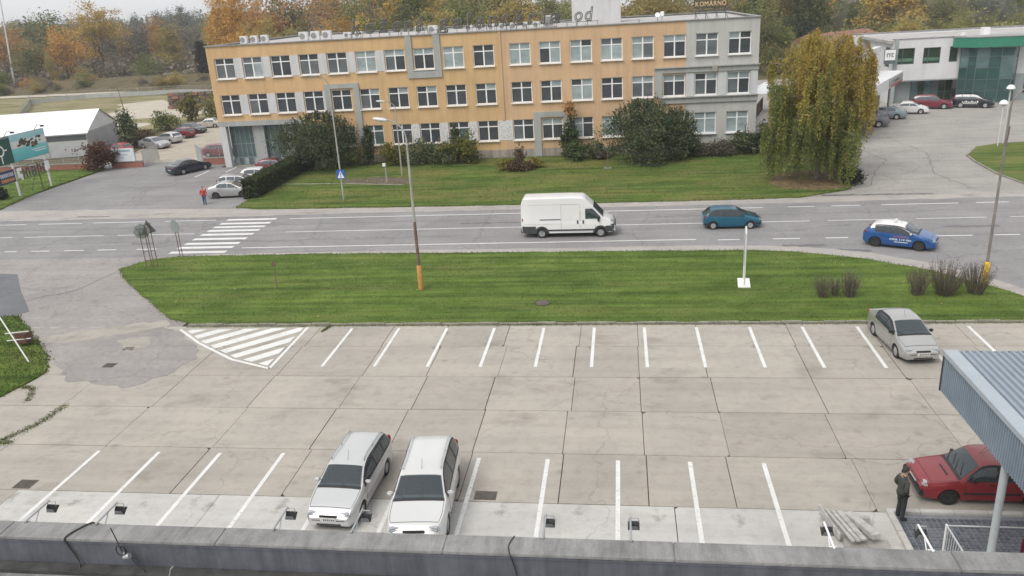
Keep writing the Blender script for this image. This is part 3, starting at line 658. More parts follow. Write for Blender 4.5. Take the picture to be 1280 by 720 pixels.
MB().rbox((0,0,.75),(1.25,1.2,1.1),.04).build('casing', M_acwhite, vb); MB().box(-.5,.5,-.62,-.601,.32,1.2).build('louvre', M_acgrill, vb); MB().box(-.8,.8,-.6,.6,0,.2).build('plinth', M_kerb, vb)
gv = thing('satellite_dish', 'white dish and fittings on the right part of the orange building roof', 'satellite dish', (4.1, 92, ZT-.14))
MB().lathe([(0,0),(.14,.02),(.27,.09)], 16, Matrix.Rotation(R(60),3,'X'), (0,-.2,.6)).build('dish', M_white, gv); MB().tube((0,0,0),(0,-.1,.65),.05).build('mast', M_steel, gv); MB().rbox((.5,0,.7),(.4,.4,.5),.05).build('box', M_white, gv); MB().tube((.5,0,0),(.5,0,.5),.04).build('mast', M_steel, gv)
for x, y, w_ in ((-22.4,84.9,'behind the first roof word'),(-19.4,85.2,'in the gap between the roof words'),(-10.9,84.6,'behind the middle of the long roof word'),(-4.2,84.9,'behind the word od'),(2.0,85.0,'right of the penthouse')):
    o = thing('roof_vent_pipe', 'short grey roof vent pipe '+w_, 'vent pipe', (x, y, ZT-.14), 0, 'vent pipes on the orange building roof')
    MB().tube((0,0,0),(0,0,.4),.06).build('pipe', M_steel, o); MB().lathe([(.14,.4),(.13,.47),(0,.52)], 10).build('cap', M_steel, o)
# ------------------------------------------------------------------ lettering
def glyph(txt, size=1.0, outline=None, extrude=.0, shear=0.0):
    cu = bpy.data.curves.new('glyph', 'FONT'); cu.body = txt; cu.size = size; cu.shear = shear; cu.resolution_u = 3
    if outline: cu.fill_mode = 'NONE'; cu.bevel_depth = outline; cu.bevel_resolution = 0
    else: cu.extrude = extrude
    ob = bpy.data.objects.new('glyph', cu); COL.objects.link(ob); bpy.context.view_layer.update()
    dg = bpy.context.evaluated_depsgraph_get(); me = bpy.data.meshes.new_from_object(ob.evaluated_get(dg))
    bpy.data.objects.remove(ob); bpy.data.curves.remove(cu); return me
def bounds(me):
    a = np.array([v.co for v in me.vertices]); return a.min(0), a.max(0)
def word(par, txt, x0, x1, zbase, y, xh, m, outline=None, extrude=.03, shear=0.0, gap=.16, name='letter', rot=None, flip=None):
    """letters of one word spread from x0 to x1, each its own object, facing -Y"""
    ms = [(c_, glyph(c_, xh/.55 if c_.islower() else xh/.73, outline, extrude, shear)) for c_ in txt if c_ != ' ']
    ws = []; 
    for c_, me in ms: lo, hi = bounds(me); ws.append((hi[0]-lo[0], lo[0]))
    tot = sum(q[0] for q in ws)+gap*xh*(len(ws)-1); k = (x1-x0)/tot; x = x0; off = woff(par)
    for (c_, me), (wd, lx) in zip(ms, ws):
        me.transform(Matrix.Translation((-lx, 0, 0))); me.transform(Matrix.Diagonal((k, 1, 1, 1))); me.transform(Matrix.Rotation(R(90), 4, 'X'))
        me.materials.clear(); me.materials.append(m); me.name = name
        put(name, me, par, (x-off[0], y-off[1], zbase-off[2])); x += (wd+gap*xh)*k
M_letter = mat('letter_tube', (.12,.115,.095), .6, .25, 3)
rs = thing('roof_sign', 'row of tall open outline letters standing along the front roof edge of the orange building', 'sign', (-15, 84.2, ZT))
word(rs, 'kožená', -27.5, -19.6, 13.30, 84.2, 1.12, M_letter, .07, shear=.18, gap=.2)
word(rs, 'galantéria', -18.4, -5.8, 13.30, 84.2, 1.12, M_letter, .07, shear=.18, gap=.2)
word(rs, 'od', -4.4, -2.5, 13.35, 84.2, 1.0, M_letter, .05, shear=.18, gap=.2)
mb = MB()
for k in range(26): mb.tube((-27.6+k*1.02, 84.28, ZT-.12), (-27.6+k*1.02, 84.28, 13.32), .025, n=5)
for z in (13.26,): mb.tube((-27.8,84.28,z),(-2,84.28,z),.03, n=5)
mb.tube((-27.8,84.28,ZT-.06),(6,84.28,ZT-.06+.02),.025,n=5)
for k in range(0,26,2): mb.tube((-27.6+k*1.02, 84.28, 13.3), (-27.6+k*1.02, 85.1, ZT-.13), .02, n=5)
mb.build('support_frame', M_letter, rs, world=True)
ks = thing('rooftop_town_sign', 'dark octagonal roof sign with orange lettering at the right end of the building', 'sign', (8.9, 84.3, ZT))
oc = [(6.2,14.4),(7.15,13.55),(10.55,13.55),(11.5,14.4),(10.55,15.6),(7.15,15.6)]
mb = MB()
for sc_ in (1.0, .86):
    q = [(8.85+(x-8.85)*sc_, 84.3, 14.55+(z-14.55)*sc_) for x, z in oc]
    for a, b in zip(q, q[1:]+q[:1]): mb.tube(a, b, .045, n=6)
for x in (7.4,8.4,9.4,10.3): mb.tube((x,84.3,ZT-.1),(x,84.3,13.6),.035,n=6); mb.tube((x,84.3,13.5),(x+.4,85.3,ZT-.12),.03,n=6)
mb.build('frame', M_letter, ks, world=True)
MB().add([(7.25,84.34,13.85),(10.5,84.34,13.85),(10.5,84.34,15.3),(7.25,84.34,15.3),(7.25,84.42,13.85),(10.5,84.42,13.85),(10.5,84.42,15.3),(7.25,84.42,15.3)], [(0,1,2,3),(7,6,5,4),(0,4,5,1),(3,2,6,7),(1,5,6,2),(0,3,7,4)]).build('board', mat('board_brown', (.09,.075,.05), .7, .3, 3), ks, world=True)
word(ks, 'KOMÁRNO', 7.42, 10.34, 14.05, 84.32, .46, mat('letter_orange', (.80,.58,.33), .5, .05), None, .03, gap=.22)
# ================================================================== SHOWROOM (right), TENT, WALLS, BILLBOARDS (left)
M_swhite = plaster('showroom_white', (.66,.66,.67), .05); M_green = mat('fascia_green', (.03,.20,.13), .4, .1, .6); M_sgrey = plaster('showroom_grey', (.33,.37,.37), .08)
M_curtain = glass('curtain_glass', (.035,.085,.08), .04); M_curtain2 = glass('curtain_glass_pale', (.10,.165,.165), .06); M_gdark = glass('showroom_window', (.03,.05,.035), .06)
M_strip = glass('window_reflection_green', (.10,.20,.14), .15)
M_mull = mat('mullion', (.10,.14,.14), .5)
sh = thing('car_showroom', 'white two storey car showroom with green fascia over a tall green glass front', 'building', (42, 113, 0))
def sp(name, mb, m, par=None, **k): return mb.build(name, m, par or sh, world=True, **k)
X0 = 35.5
sw = [(37.8-2.08,37.8,4.97,7.0),(38.85,40.95,4.95,6.95),(42.03,43.05,5.03,6.97)]
sp('wall', facade(MB(), X0, 43.6, 2.95, 8.1, 113, sw, .25), M_swhite)
for a, b, c_, d in sw:
    o = sp('window', MB().box(a+.003,b-.003,113.16,113.22,c_+.003,d-.003), M_gdark)
    mb = MB().box(a+.003,b-.003,113.05,113.155,c_+.003,c_+.08).box(a+.003,b-.003,113.05,113.155,d-.08,d-.003).box(a+.003,a+.08,113.052,113.153,c_+.08,d-.08).box(b-.08,b-.003,113.052,113.153,c_+.08,d-.08)
    if b-a > 1.5: mb.box((a+b)/2-.03-.4,(a+b)/2+.03-.4,113.054,113.15,c_+.08,d-.08)
    sp('frame', mb, M_mull, o)
    if b-a > 1.5: sp('painted_reflection', MB().box(a+.1,b-.1,113.145,113.158,c_+.35,c_+.75), M_strip, o)  # green reflection in the glass, painted as a coloured strip before the pane
sp('soffit', MB().box(X0+.2, 43.6, 113.02, 115, 2.8, 2.94), M_sgrey)
sp('corner_pillar', MB().box(X0-.25, X0+.22, 112.9, 113.6, 0, 8.12), M_sgrey)
gw = sp('ground_floor_wall', MB().box(X0+.22, 38.2, 114.4, 114.7, 0, 2.8), M_sgrey)
gf = MB()
for k in range(7): gf.box(38.2+k*.85-.03, 38.2+k*.85+.03, 114.3, 114.42, 0, 2.8)
gf.box(38.2,43.4,114.31,114.41,1.15,1.22)
o = sp('glazing_frame', gf, M_mull)
for k in range(6): sp('pane', MB().box(38.25+k*.85, 39.0+k*.85, 114.34, 114.37, .05, 2.78), (M_curtain2, M_gdark, M_curtain2, GL['m'], M_gdark, M_gdark)[k], o)
sp('side_wall', MB().add([(X0-.26,124.2,0),(X0-.26,113,0),(X0-.26,113,8.1),(X0-.26,124.2,8.1)], [(0,1,2,3)]), M_swhite)
o = sp('window', MB().box(X0-.29, X0-.262, 114.6, 116.2, 4.6, 7.0), GL['g'])
sp('frame', MB().box(X0-.31,X0-.292,114.55,114.65,4.55,7.05).box(X0-.31,X0-.292,116.15,116.25,4.55,7.05).box(X0-.31,X0-.292,114.65,116.15,6.95,7.05), M_mull, o)
sp('rear_wall', MB().box(33.6, 58, 126.8, 127, 0, 8.1), M_swhite)
sp('roof', MB().box(34.8, 58, 113.6, 127, 7.6, 7.95), M_roof)
mb = MB().box(35.0,43.7,112.92,113.3,8.1,8.2).box(33.4,58,126.9,127.3,8.1,8.32); sp('roof_edge', mb, M_flash)
# curtain wall: faceted, standing proud, dark green fascia over it
cw = [(43.3,112.6),(44.6,110.9),(48.7,110.3),(49.7,111.6),(49.9,112.8)]
for (xa, ya), (xb, yb) in zip(cw, cw[1:]):
    L = math.hypot(xb-xa, yb-ya); n = max(1, round(L/1.35)); rz = math.atan2(yb-ya, xb-xa)
    fr = MB()
    for k in range(n+1): fr.obox((xa+(xb-xa)*k/n, ya+(yb-ya)*k/n, 3.4), (.07,.12,6.8), rz)
    for z in (.1,1.5,2.9,4.3,5.7,6.75): fr.obox(((xa+xb)/2,(ya+yb)/2,z), (L,.1,.06), rz)
    o = sp('glazing_frame', fr, M_mull)
    for k in range(n):
        for q, (z0, z1) in enumerate(((.13,1.47),(1.53,2.87),(2.93,4.27),(4.33,5.67),(5.73,6.7))):
            f = (k+.5)/n; sp('pane', MB().obox((xa+(xb-xa)*f, ya+(yb-ya)*f, (z0+z1)/2), (L/n-.06,.03,z1-z0), rz), M_curtain2 if (k+q*2) % 5 in (1,3) and q > 1 else M_curtain, o)
sp('fascia', MB().prism([(42.2,112.2),(44.3,110.3),(49.2,109.6),(51.5,111.4),(58,112.6),(58,114),(42.4,113.6)], 6.85, 8.05), M_green)
sp('fascia_cap', MB().prism([(42.15,112.15),(44.28,110.22),(49.22,109.52),(51.55,111.33),(58,112.5),(58,114),(42.35,113.62)], 8.05, 8.14), M_flash)
sp('wall', MB().box(49.95, 58, 112.9, 113.2, 0, 6.85), M_swhite); sp('lower_wall', MB().box(50.0, 58, 112.78, 112.895, 0, 3.2), M_sgrey)
sp('window', MB().box(51.4, 53, 112.7, 112.775, .8, 2.4), M_gdark)
sp('skylight', MB().box(47, 47.8, 116, 117, 7.9, 8.9), M_white); sp('skylight', MB().box(43.6,44,114,114.4,7.9,8.5), M_white)
# left wing with canopy and sign
wg = thing('showroom_canopy', 'white entrance canopy with a grey sign board, standing left of the showroom', 'canopy', (29, 96, 0))
cp = [(23.2,82.8),(33.6,103.6),(30.4,105.4),(20,84.6)]
MB().prism(cp, 4.0, 5.15).build('canopy', M_swhite, wg, world=True)
dx, dy = 10.4/23.26, 20.8/23.26
def on(s_, off=0): return (23.2+dx*s_+dy*off, 82.8+dy*s_-dx*off)
a, b = on(14.6,.10), on(21.8,.10); c0 = ((a[0]+b[0])/2, (a[1]+b[1])/2)
ang = math.atan2(dy, dx)
MB().obox((*c0, 4.62), (7.2,.16,.95), ang).build('sign_board', mat('sign_grey', (.30,.30,.31), .45, .1), wg, world=True)
c1 = ((a[0]+b[0])/2+dy*.09, (a[1]+b[1])/2-dx*.09)
MB().obox((*c1, 4.24), (7.2,.04,.18), ang).build('red_stripe', mat('stripe_red', (.45,.04,.04), .4, .05), wg, world=True)
mb = MB(); r = random.Random(5)
for k in range(9):
    q = on(16.6+k*.36,.19); mb.obox((q[0],q[1],4.66), (.2,.02,.12+.14*(k % 3 == 0)), ang)
mb.build('lettering', mat('sign_dark_text', (.07,.06,.065), .5), wg, world=True)
mb = MB()
for s_ in (1.5, 9, 16, 22.5): x, y = on(s_, -1.2); mb.tube((x,y,0),(x,y,4.0),.14,n=10)
mb.build('column', M_greyband, wg, world=True)
MB().add([(*on(6,-2.6),0),(*on(23,-2.6),0),(*on(23,-2.6),4),(*on(6,-2.6),4)], [(0,1,2,3)]).build('glazing', M_gdark, wg, world=True)
MB().prism([on(5,-2.7),on(23,-2.7),on(23,-3.3),on(5,-3.3)], 5.15, 8.0).build('upper_wall', M_swhite, wg, world=True)
# projecting sign on the corner
ps = thing('projecting_sign', 'small square white sign in a dark frame projecting from the showroom corner', 'sign', (34.6, 112.4, 5.2))
MB().box(-.65,.65,-.05,.05,.45,1.75).build('panel', M_white, ps); MB().box(-.72,.72,-.04,.04,-.02,.35).build('lower_panel', M_mull, ps)
MB().box(-.72,-.65,-.06,.06,.35,1.82).box(.65,.72,-.06,.06,.35,1.82).box(-.65,.65,-.06,.06,1.75,1.82).box(-.65,.65,-.06,.06,.35,.45).build('frame', M_mull, ps)
MB().box(.72,1.0,-.02,.02,.9,1.0).box(.72,1.0,-.02,.02,.1,.2).build('bracket', M_mull, ps)
MB().box(-.42,-.3,-.06,-.052,.85,1.3).box(-.3,.05,-.06,-.052,1.2,1.32).box(-.1,.02,-.06,-.052,.85,1.2).box(.15,.45,-.06,-.052,1.2,1.32).box(.15,.27,-.06,-.052,.85,1.2).box(.27,.45,-.06,-.052,.85,.97).build('emblem', M_mull, ps)
# far low sheds behind the birch
M_tile = mat('roof_tile_red', (.26,.13,.09), .9, .3, .8)
def shed(name, label, x, y, rz, L, Wd, h, rh, rm):
    o = thing(name, label, 'building', (x,y,0), rz)
    MB().box(-L/2,L/2,-Wd/2,Wd/2,0,h).build('wall', M_panel, o)
    MB().add([(-L/2-.3,-Wd/2-.4,h-.1),(L/2+.3,-Wd/2-.4,h-.1),(L/2+.3,0,h+rh),(-L/2-.3,0,h+rh),(-L/2-.3,Wd/2+.4,h-.1),(L/2+.3,Wd/2+.4,h-.1)], [(0,1,2,3),(3,2,5,4),(0,3,4),(1,5,2),(0,4,5,1)]).build('roof', rm, o)
    MB().box(-L/2-.3,L/2+.3,-Wd/2-.5,-Wd/2-.4,h-.25,h+.1).build('gutter', M_white, o); return o
shed('long_shed', 'long low shed with reddish brown roof and white edge beyond the birch', 47, 190, R(42), 22, 9, 3.6, 1.8, M_tile)
# ------------------------------------------------------------------ marquee
M_pvc = mat('tent_pvc', (.78,.79,.80), .45, .04, .5); M_pvcgrey = mat('tent_wall_grey', (.42,.43,.44), .6, .12, .7); M_pvcwin = glass('tent_window', (.10,.11,.12), .3)
tn = thing('marquee_tent', 'large white marquee tent with grey side walls behind the billboards', 'tent', (-68.3, 99.6, 0), math.atan2(10.6, -2.5)-R(90))
# local: +y along the gable (towards far corner), -x is along the ridge away to the left
ca2 = R(0)
Lt, Wt, he, hr = 40, 10.6, 3.0, 5.35
def tl(x, y, z): return (x, y, z)
roofp = []
for k in range(9):
    xa, xb = -k*5.0+.25, -(k+1)*5.0+.25
    for s_ in (-1, 1):
        mb = MB().grid(lambda u, v_, s_=s_, xa=xa, xb=xb: (xa+(xb-xa)*u, s_*(Wt/2+.25)*(1-v_), he+(hr-he)*v_-.10*math.sin(math.pi*u)*math.sin(math.pi*v_)-(.08 if v_ == 0 else 0)), 6, 4)
        mb.build('roof_panel', M_pvc, tn, smooth=40)
MB().add([(0,-Wt/2,he),(0,Wt/2,he),(0,0,hr)], [(0,1,2)]).build('gable', M_pvc, tn)
MB().add([(-.01,-Wt/2,0),(-.01,Wt/2,0),(-.01,Wt/2,he),(-.01,-Wt/2,he)], [(0,1,2,3)]).build('end_wall', M_pvcgrey, tn)
for k in range(8):
    MB().box(-5*(k+1)+.06, -5*k-.06, -Wt/2-.02, -Wt/2+.02, .05, he-.95).build('side_wall', M_pvcgrey, tn)
    MB().box(-5*(k+1)+.1, -5*k-.1, -Wt/2-.015, -Wt/2+.015, he-.9, he-.25).build('side_window', M_pvcwin, tn)
    MB().box(-5*k-.06, -5*k+.06, -Wt/2-.06, -Wt/2+.06, 0, he).build('post', M_steel, tn)
MB().box(-40.1,.1,-Wt/2-.05,-Wt/2+.02,he-.24,he-.02).build('eave_band', M_pvc, tn)
MB().box(-.06,.06,Wt/2-.06,Wt/2+.06,0,he).build('post', M_steel, tn)
# ------------------------------------------------------------------ low brick walls, banner, gates
m, t, p = nodes('brick_red'); v = pos(t)
br = N(t, 'ShaderNodeTexBrick', Scale=1.0); br.inputs['Color1'].default_value = (.27,.075,.05,1); br.inputs['Color2'].default_value = (.33,.11,.07,1); br.inputs['Mortar'].default_value = (.25,.2,.17,1); br.inputs['Brick Width'].default_value = .25; br.inputs['Row Height'].default_value = .075; br.inputs['Mortar Size'].default_value = .008
mp = N(t, 'ShaderNodeMapping'); mp.inputs['Rotation'].default_value = (R(90),0,0); g_ = N(t, 'ShaderNodeNewGeometry'); t.links.new(g_.outputs['Position'], mp.inputs[0]); t.links.new(mp.outputs[0], br.inputs['Vector']); t.links.new(br.outputs[0], p.inputs['Base Color']); p.inputs['Roughness'].default_value = .9; M_brick = m
M_mesh = mat('mesh_wire', (.45,.46,.46), .5, .1, metal=.4)
def brickwall(label, pts, h, fence=0):
    o = thing('brick_wall', label, 'wall', (*pts[0], 0))
    a_ = MB(); b_ = MB(); c_ = MB()
    for p0, p1 in zip(pts, pts[1:]):
        p0, p1 = Vector(p0), Vector(p1); L = (p1-p0).length; rz = math.atan2(*(p1-p0).yx); md = (p0+p1)/2
        a_.obox((*md, h/2), (L,.3,h), rz); b_.obox((*md, h+.05), (L+.06,.38,.1), rz)
        if fence:
            n = int(L/.16)
            for k in range(n+1): q = p0.lerp(p1, k/n); c_.tube((*q,h+.1),(*q,h+fence),.012 if k % 12 else .035, n=4)
            for k in range(int(fence/.2)): c_.tube((*p0,h+.15+k*.2),(*p1,h+.15+k*.2),.01,n=4)
    a_.build('brickwork', M_brick, o, world=True); b_.build('coping', M_kerb, o, world=True)
    if fence: c_.build('mesh_fence', M_mesh, o, world=True)
    return o
brickwall('low red brick wall with wire mesh on it, left of the russet bush', [(-80,84.6),(-70,85.1),(-60.2,85.4)], .6, 1.3)
brickwall('short red brick wall carrying the white banner by the driveway', [(-58.3,85.4),(-54.4,85.4)], .65)
brickwall('short red brick wall left of the orange building entrance', [(-47.0,85.5),(-44.2,85.5)], .7, 1.3)
bn = thing('banner', 'white advertising banner on the brick wall by the driveway', 'banner', (-56.9, 85.15, .75))
MB().box(-1.75,1.75,-.03,.03,0,1.5).build('sheet', mat('banner_white', (.62,.66,.68), .6, .08, 2), bn); M_bluetxt = mat('banner_text', (.16,.28,.36), .6)
for z, h_, xs_ in ((1.12,.22,[(-1.35,1.3)]),(.72,.10,[(-1.2,.9)]),(.4,.1,[(-1.0,.4)])):
    for a, b in xs_:
        x = a; r = random.Random(int(z*100))
        mb = MB()
        while x < b: w_ = r.uniform(.1,.2); mb.box(x, min(b,x+w_), -.045, -.031, z, z+h_*r.uniform(.8,1.1)); x += w_+.06
        mb.build('print', M_bluetxt, bn)
for s_ in (-1.8,1.8): MB().tube((s_,.05,-.1),(s_,.05,1.6),.035).build('post', M_steel, bn)
def gateleaf(label, p0, p1, h):
    o = thing('gate_leaf', label, 'gate', (*p0, 0)); p0, p1 = Vector((*p0,0)), Vector((*p1,0)); d = Vector((0,0,1)); fr = MB()
    fr.tube(p0+d*.1,p0+d*h,.05); fr.tube(p1+d*.1,p1+d*h,.04); fr.tube(p0+d*.12,p1+d*.12,.035); fr.tube(p0+d*h,p1+d*h,.035); fr.tube(p0+d*.12,p1+d*h,.03)
    fr.build('frame', M_steel, o, world=True); n = int((p1-p0).length/.09); b_ = MB()
    for k in range(1, n): q = p0.lerp(p1, k/n); b_.tube(q+d*.12,q+d*h,.014,n=4)
    b_.build('infill_bars', M_mesh, o, world=True)
gateleaf('grey steel gate leaf standing open beside the white banner', (-54.2,85.2), (-54.9,89.6), 1.9)
gateleaf('grey steel gate leaf swung open left of the building entrance', (-47.2,85.6), (-49.6,88.8), 1.9)
# long wire fence beyond the tent
wf = thing('wire_fence', 'long grey wire mesh fence crossing the rough field beyond the tent', 'fence', (-120,170,0))
mb = MB(); fp = [Vector(q) for q in ((-112,140),(-124,158),(-131,168),(-122,174.5),(-100,176.2),(-72,165))]
for a, b in zip(fp, fp[1:]):
    n = int((b-a).length/3)
    for k in range(n): q = a.lerp(b, k/n); MB().tube((*q,0),(*q,1.9),.05,n=5).build('post', M_steel, wf, world=True)
    for z in (.1,.5,.9,1.3,1.7,1.85): mb.tube((*a,z),(*b,z),.02,n=4)
    mb.add([(*a,.05),(*b,.05),(*b,1.0),(*a,1.0)], [(0,1,2,3)])
mb.build('mesh_panel', M_mesh, wf, world=True)
# log and brick stack
M_wood = mat('weathered_wood', (.13,.10,.085), .95, .4, 2)
ws = thing('pallet_stack', 'stack of old brown pallets and bricks at the edge of the sandy ground', 'pallet stack', (-80.5,146,0))
r = random.Random(4)
for j in range(5):
    for i in range(7):
        MB().obox((-4+i*1.3+r.uniform(-.1,.1), r.uniform(-.3,.3), .3+j*.58), (1.2,1.1,.5), r.uniform(-.06,.06)).build('pallet', M_wood if (i+j) % 4 else M_tile, ws)
# ------------------------------------------------------------------ billboards
M_bbpost = mat('post_pale', (.55,.56,.56), .5, .15, 2); M_bbgreen = mat('board_dark_green', (.012,.075,.055), .5, .08, 2); M_bbback = mat('board_back', (.25,.26,.27), .6)
m, t, p = nodes('poster_coast'); g_ = N(t, 'ShaderNodeTexCoord'); sep = N(t, 'ShaderNodeSeparateXYZ'); t.links.new(g_.outputs['Generated'], sep.inputs[0])
nv = noise(t, g_.outputs['Generated'], 4, 4); 
ad = N(t, 'ShaderNodeMath', operation='MULTIPLY_ADD'); ad.inputs[1].default_value = .16; t.links.new(nv, ad.inputs[0]); t.links.new(sep.outputs['Z'], ad.inputs[2])
t.links.new(ramp(t, ad.outputs[0], [(.08,(.09,.42,.44)),(.38,(.14,.50,.52)),(.55,(.20,.55,.56)),(.57,(.62,.64,.64)),(.83,(.66,.67,.68)),(.86,(.30,.56,.60)),(.99,(.35,.6,.64))]), p.inputs['Base Color']); p.inputs['Roughness'].default_value = .4; M_poster = m
bb = thing('billboard', 'tall billboard with a turquoise coast poster beside a dark green roundabout panel', 'billboard', (-59.1,73.5,0))
XB = -59.1
def bp(name, y0, y1, z0, z1, m, dx0=0.0, dx1=.06, par=bb): return MB().box(XB+dx0, XB+dx1, y0, y1, z0, z1).build(name, m, par, world=True)
bp('poster_panel', 71.5, 76.55, 3.45, 5.95, M_poster); bp('panel_back', 66.2, 76.6, 3.4, 6.0, M_bbback, -.12, -.002)
bp('green_panel', 66.2, 71.46, 3.40, 5.8, M_bbgreen, 0, .058)
# poster picture: a wooded rock in the water
mb = MB(); r = random.Random(6)
for k in range(60):
    u = r.random(); y = 72.5+u*3.2; z = 4.95+.15*math.sin(u*7)+r.gauss(0,.10+.15*u); s_ = r.uniform(.06,.22)
    mb.ngon([(XB+.0605+.0003*k, y+s_*math.cos(a)*1.3, z+s_*math.sin(a)*.7) for a in [i*.785 for i in range(8)]])
mb.build('island_picture', leaf('picture_rock', [(.06,.06,.045),(.13,.11,.08),(.22,.19,.14),(.05,.07,.04)], 0), bb, world=True)
mb = MB()
for y0, y1, z in ((74.2,76.2,4.12),(74.6,76.2,3.92)): 
    y = y0
    while y < y1: mb.box(XB+.061,XB+.065,y,y+.09,z,z+.1); y += .13
mb.build('print', M_white, bb, world=True)
# roundabout drawing on the green panel
mb = MB(); cy, cz = 69.95, 4.75
for k in range(24):
    a, b = k/24*6.2832, (k+1)/24*6.2832
    mb.add([(XB+.062, cy+q*math.cos(w_), cz+q*1.05*math.sin(w_)) for q, w_ in ((.36,a),(.52,a),(.52,b),(.36,b))], [(0,1,2,3)])
for y0, y1, z0, z1 in ((cy-.07,cy+.07,3.55,cz-.5),(cy-.07,cy+.07,cz+.5,5.6),(cy+.48,cy+.9,cz-.06,cz+.06),(cy-1.4,cy-.48,cz-.06,cz+.06)): mb.add([(XB+.0625,y0,z0),(XB+.0625,y1,z0),(XB+.0625,y1,z1),(XB+.0625,y0,z1)], [(0,1,2,3)])
mb.build('roundabout_symbol', M_white, bb, world=True)
for y in (71.2,75.9,66.6): bp('post', y-.09, y+.09, 0, 3.45, M_bbpost, -.16, -.004)
for k, y in enumerate((70.9,75.2,67.8)):
    MB().path([(XB,y,5.9),(XB+.5,y,6.5),(XB+1.0,y,6.45)],.025).build('lamp_arm', M_black, bb, world=True); MB().rbox((XB+1.05,y,6.38),(.28,.3,.16),.03).build('floodlight', M_black, bb, world=True)
bp('lower_board', 66.4, 71.0, 1.6, 2.85, mat('board_navy', (.03,.04,.10), .5, .1), .01, .07)
mb = MB(); r = random.Random(8); y = 69.1
while y < 70.8: w_ = r.uniform(.12,.2); mb.box(XB+.071,XB+.076,y,y+w_,2.25,2.62); y += w_+.07
mb.build('print', mat('print_pale', (.5,.52,.6), .5), bb, world=True)
mb = MB(); y = 69.1
while y < 70.7: w_ = r.uniform(.12,.22); mb.box(XB+.071,XB+.076,y,y+w_,1.78,2.08); y += w_+.06
mb.build('print', mat('print_orange', (.55,.24,.05), .5), bb, world=True)
# row of big plain letters under the poster
ls = thing('letter_sign', 'row of white and dark letters on a frame under the poster', 'sign', (-58.9,73.5,0))
sgn = MB(); r = random.Random(3)
for k, (y0, y1, z0, z1) in enumerate([(71.35,71.95,1.85,2.15),(71.35,71.6,2.15,2.5),(71.35,71.95,2.5,2.8),(71.75,71.95,1.6,1.9)]): sgn.box(-59.02,-58.94,y0,y1,z0,z1)
sgn.box(-59.02,-58.94,75.4,76.0,1.9,2.75); sgn.build('white_letter', M_white, ls, world=True)
mb = MB()
for k in range(8):
    y = 72.1+k*.42; mb.box(-59.02,-58.95,y,y+.12,1.7,2.65)
    if k % 2: mb.box(-59.018,-58.952,y+.12,y+.3,2.4,2.65)
    if k % 3 == 0: mb.box(-59.016,-58.954,y+.12,y+.34,2.1,2.25)
mb.build('dark_letters', mat('letter_charcoal', (.06,.065,.07), .6), ls, world=True).name = 'dark_letter_row'
mb = MB()
for z in (1.62,2.82): mb.tube((-59.06,71.2,z),(-59.06,76.1,z),.03,n=5)
mb.tube((-59.05,74.4,0),(-59.05,74.4,2.8),.04,n=6); mb.tube((-59.05,74.2,2.4),(-59.6,73.4,0),.03,n=6); mb.build('frame', M_black, ls, world=True)
# white awning tent behind the office building, green mesh fence
at = thing('white_awning', 'small white awning tent seen between the orange building and the birch', 'awning', (18.8,110,0))
MB().add([(-2,-2,2.6),(2,-2,2.6),(2,2,2.6),(-2,2,2.6),(0,0,3.9)], [(0,1,4),(1,2,4),(2,3,4),(3,0,4)]).build('roof', M_pvc, at)
for x, y in ((-1.9,-1.9),(1.9,-1.9),(1.9,1.9),(-1.9,1.9)): MB().tube((x,y,0),(x,y,2.6),.05).build('leg', M_white, at)
pf = thing('picket_fence', 'brown picket fence running away beside the right end of the orange building', 'fence', (15.2,104,0))
for k in range(38): MB().box(14.4+k*.12-.05, 14.4+k*.12+.05, 95.2+k*.45-.02, 95.2+k*.45+.02, .05, 1.7).build('picket', M_wood, pf, world=True)
MB().tube((14.4,95.24,1.4),(18.9,112,1.4),.03,n=5).tube((14.4,95.24,.5),(18.9,112,.5),.03,n=5).build('rail', M_wood, pf, world=True)
gf_ = thing('garden_fence', 'low green wire fence between the orange building and the birch', 'fence', (15.2,92,0)); mb = MB(); M_gf = mat('fence_green', (.05,.16,.06), .6)
for k in range(32): mb.tube((13.7+k*.12,92.6,.05),(13.7+k*.12,92.6,1.1),.015,n=4)
for z in (.15,.5,.85,1.1): mb.tube((13.7,92.6,z),(17.5,92.6,z),.018,n=4)
mb.build('wire_panel', M_gf, gf_, world=True)
for x in (13.8,15.6,17.4): MB().tube((x,92.62,0),(x,92.62,1.2),.035).build('post', M_gf, gf_, world=True)
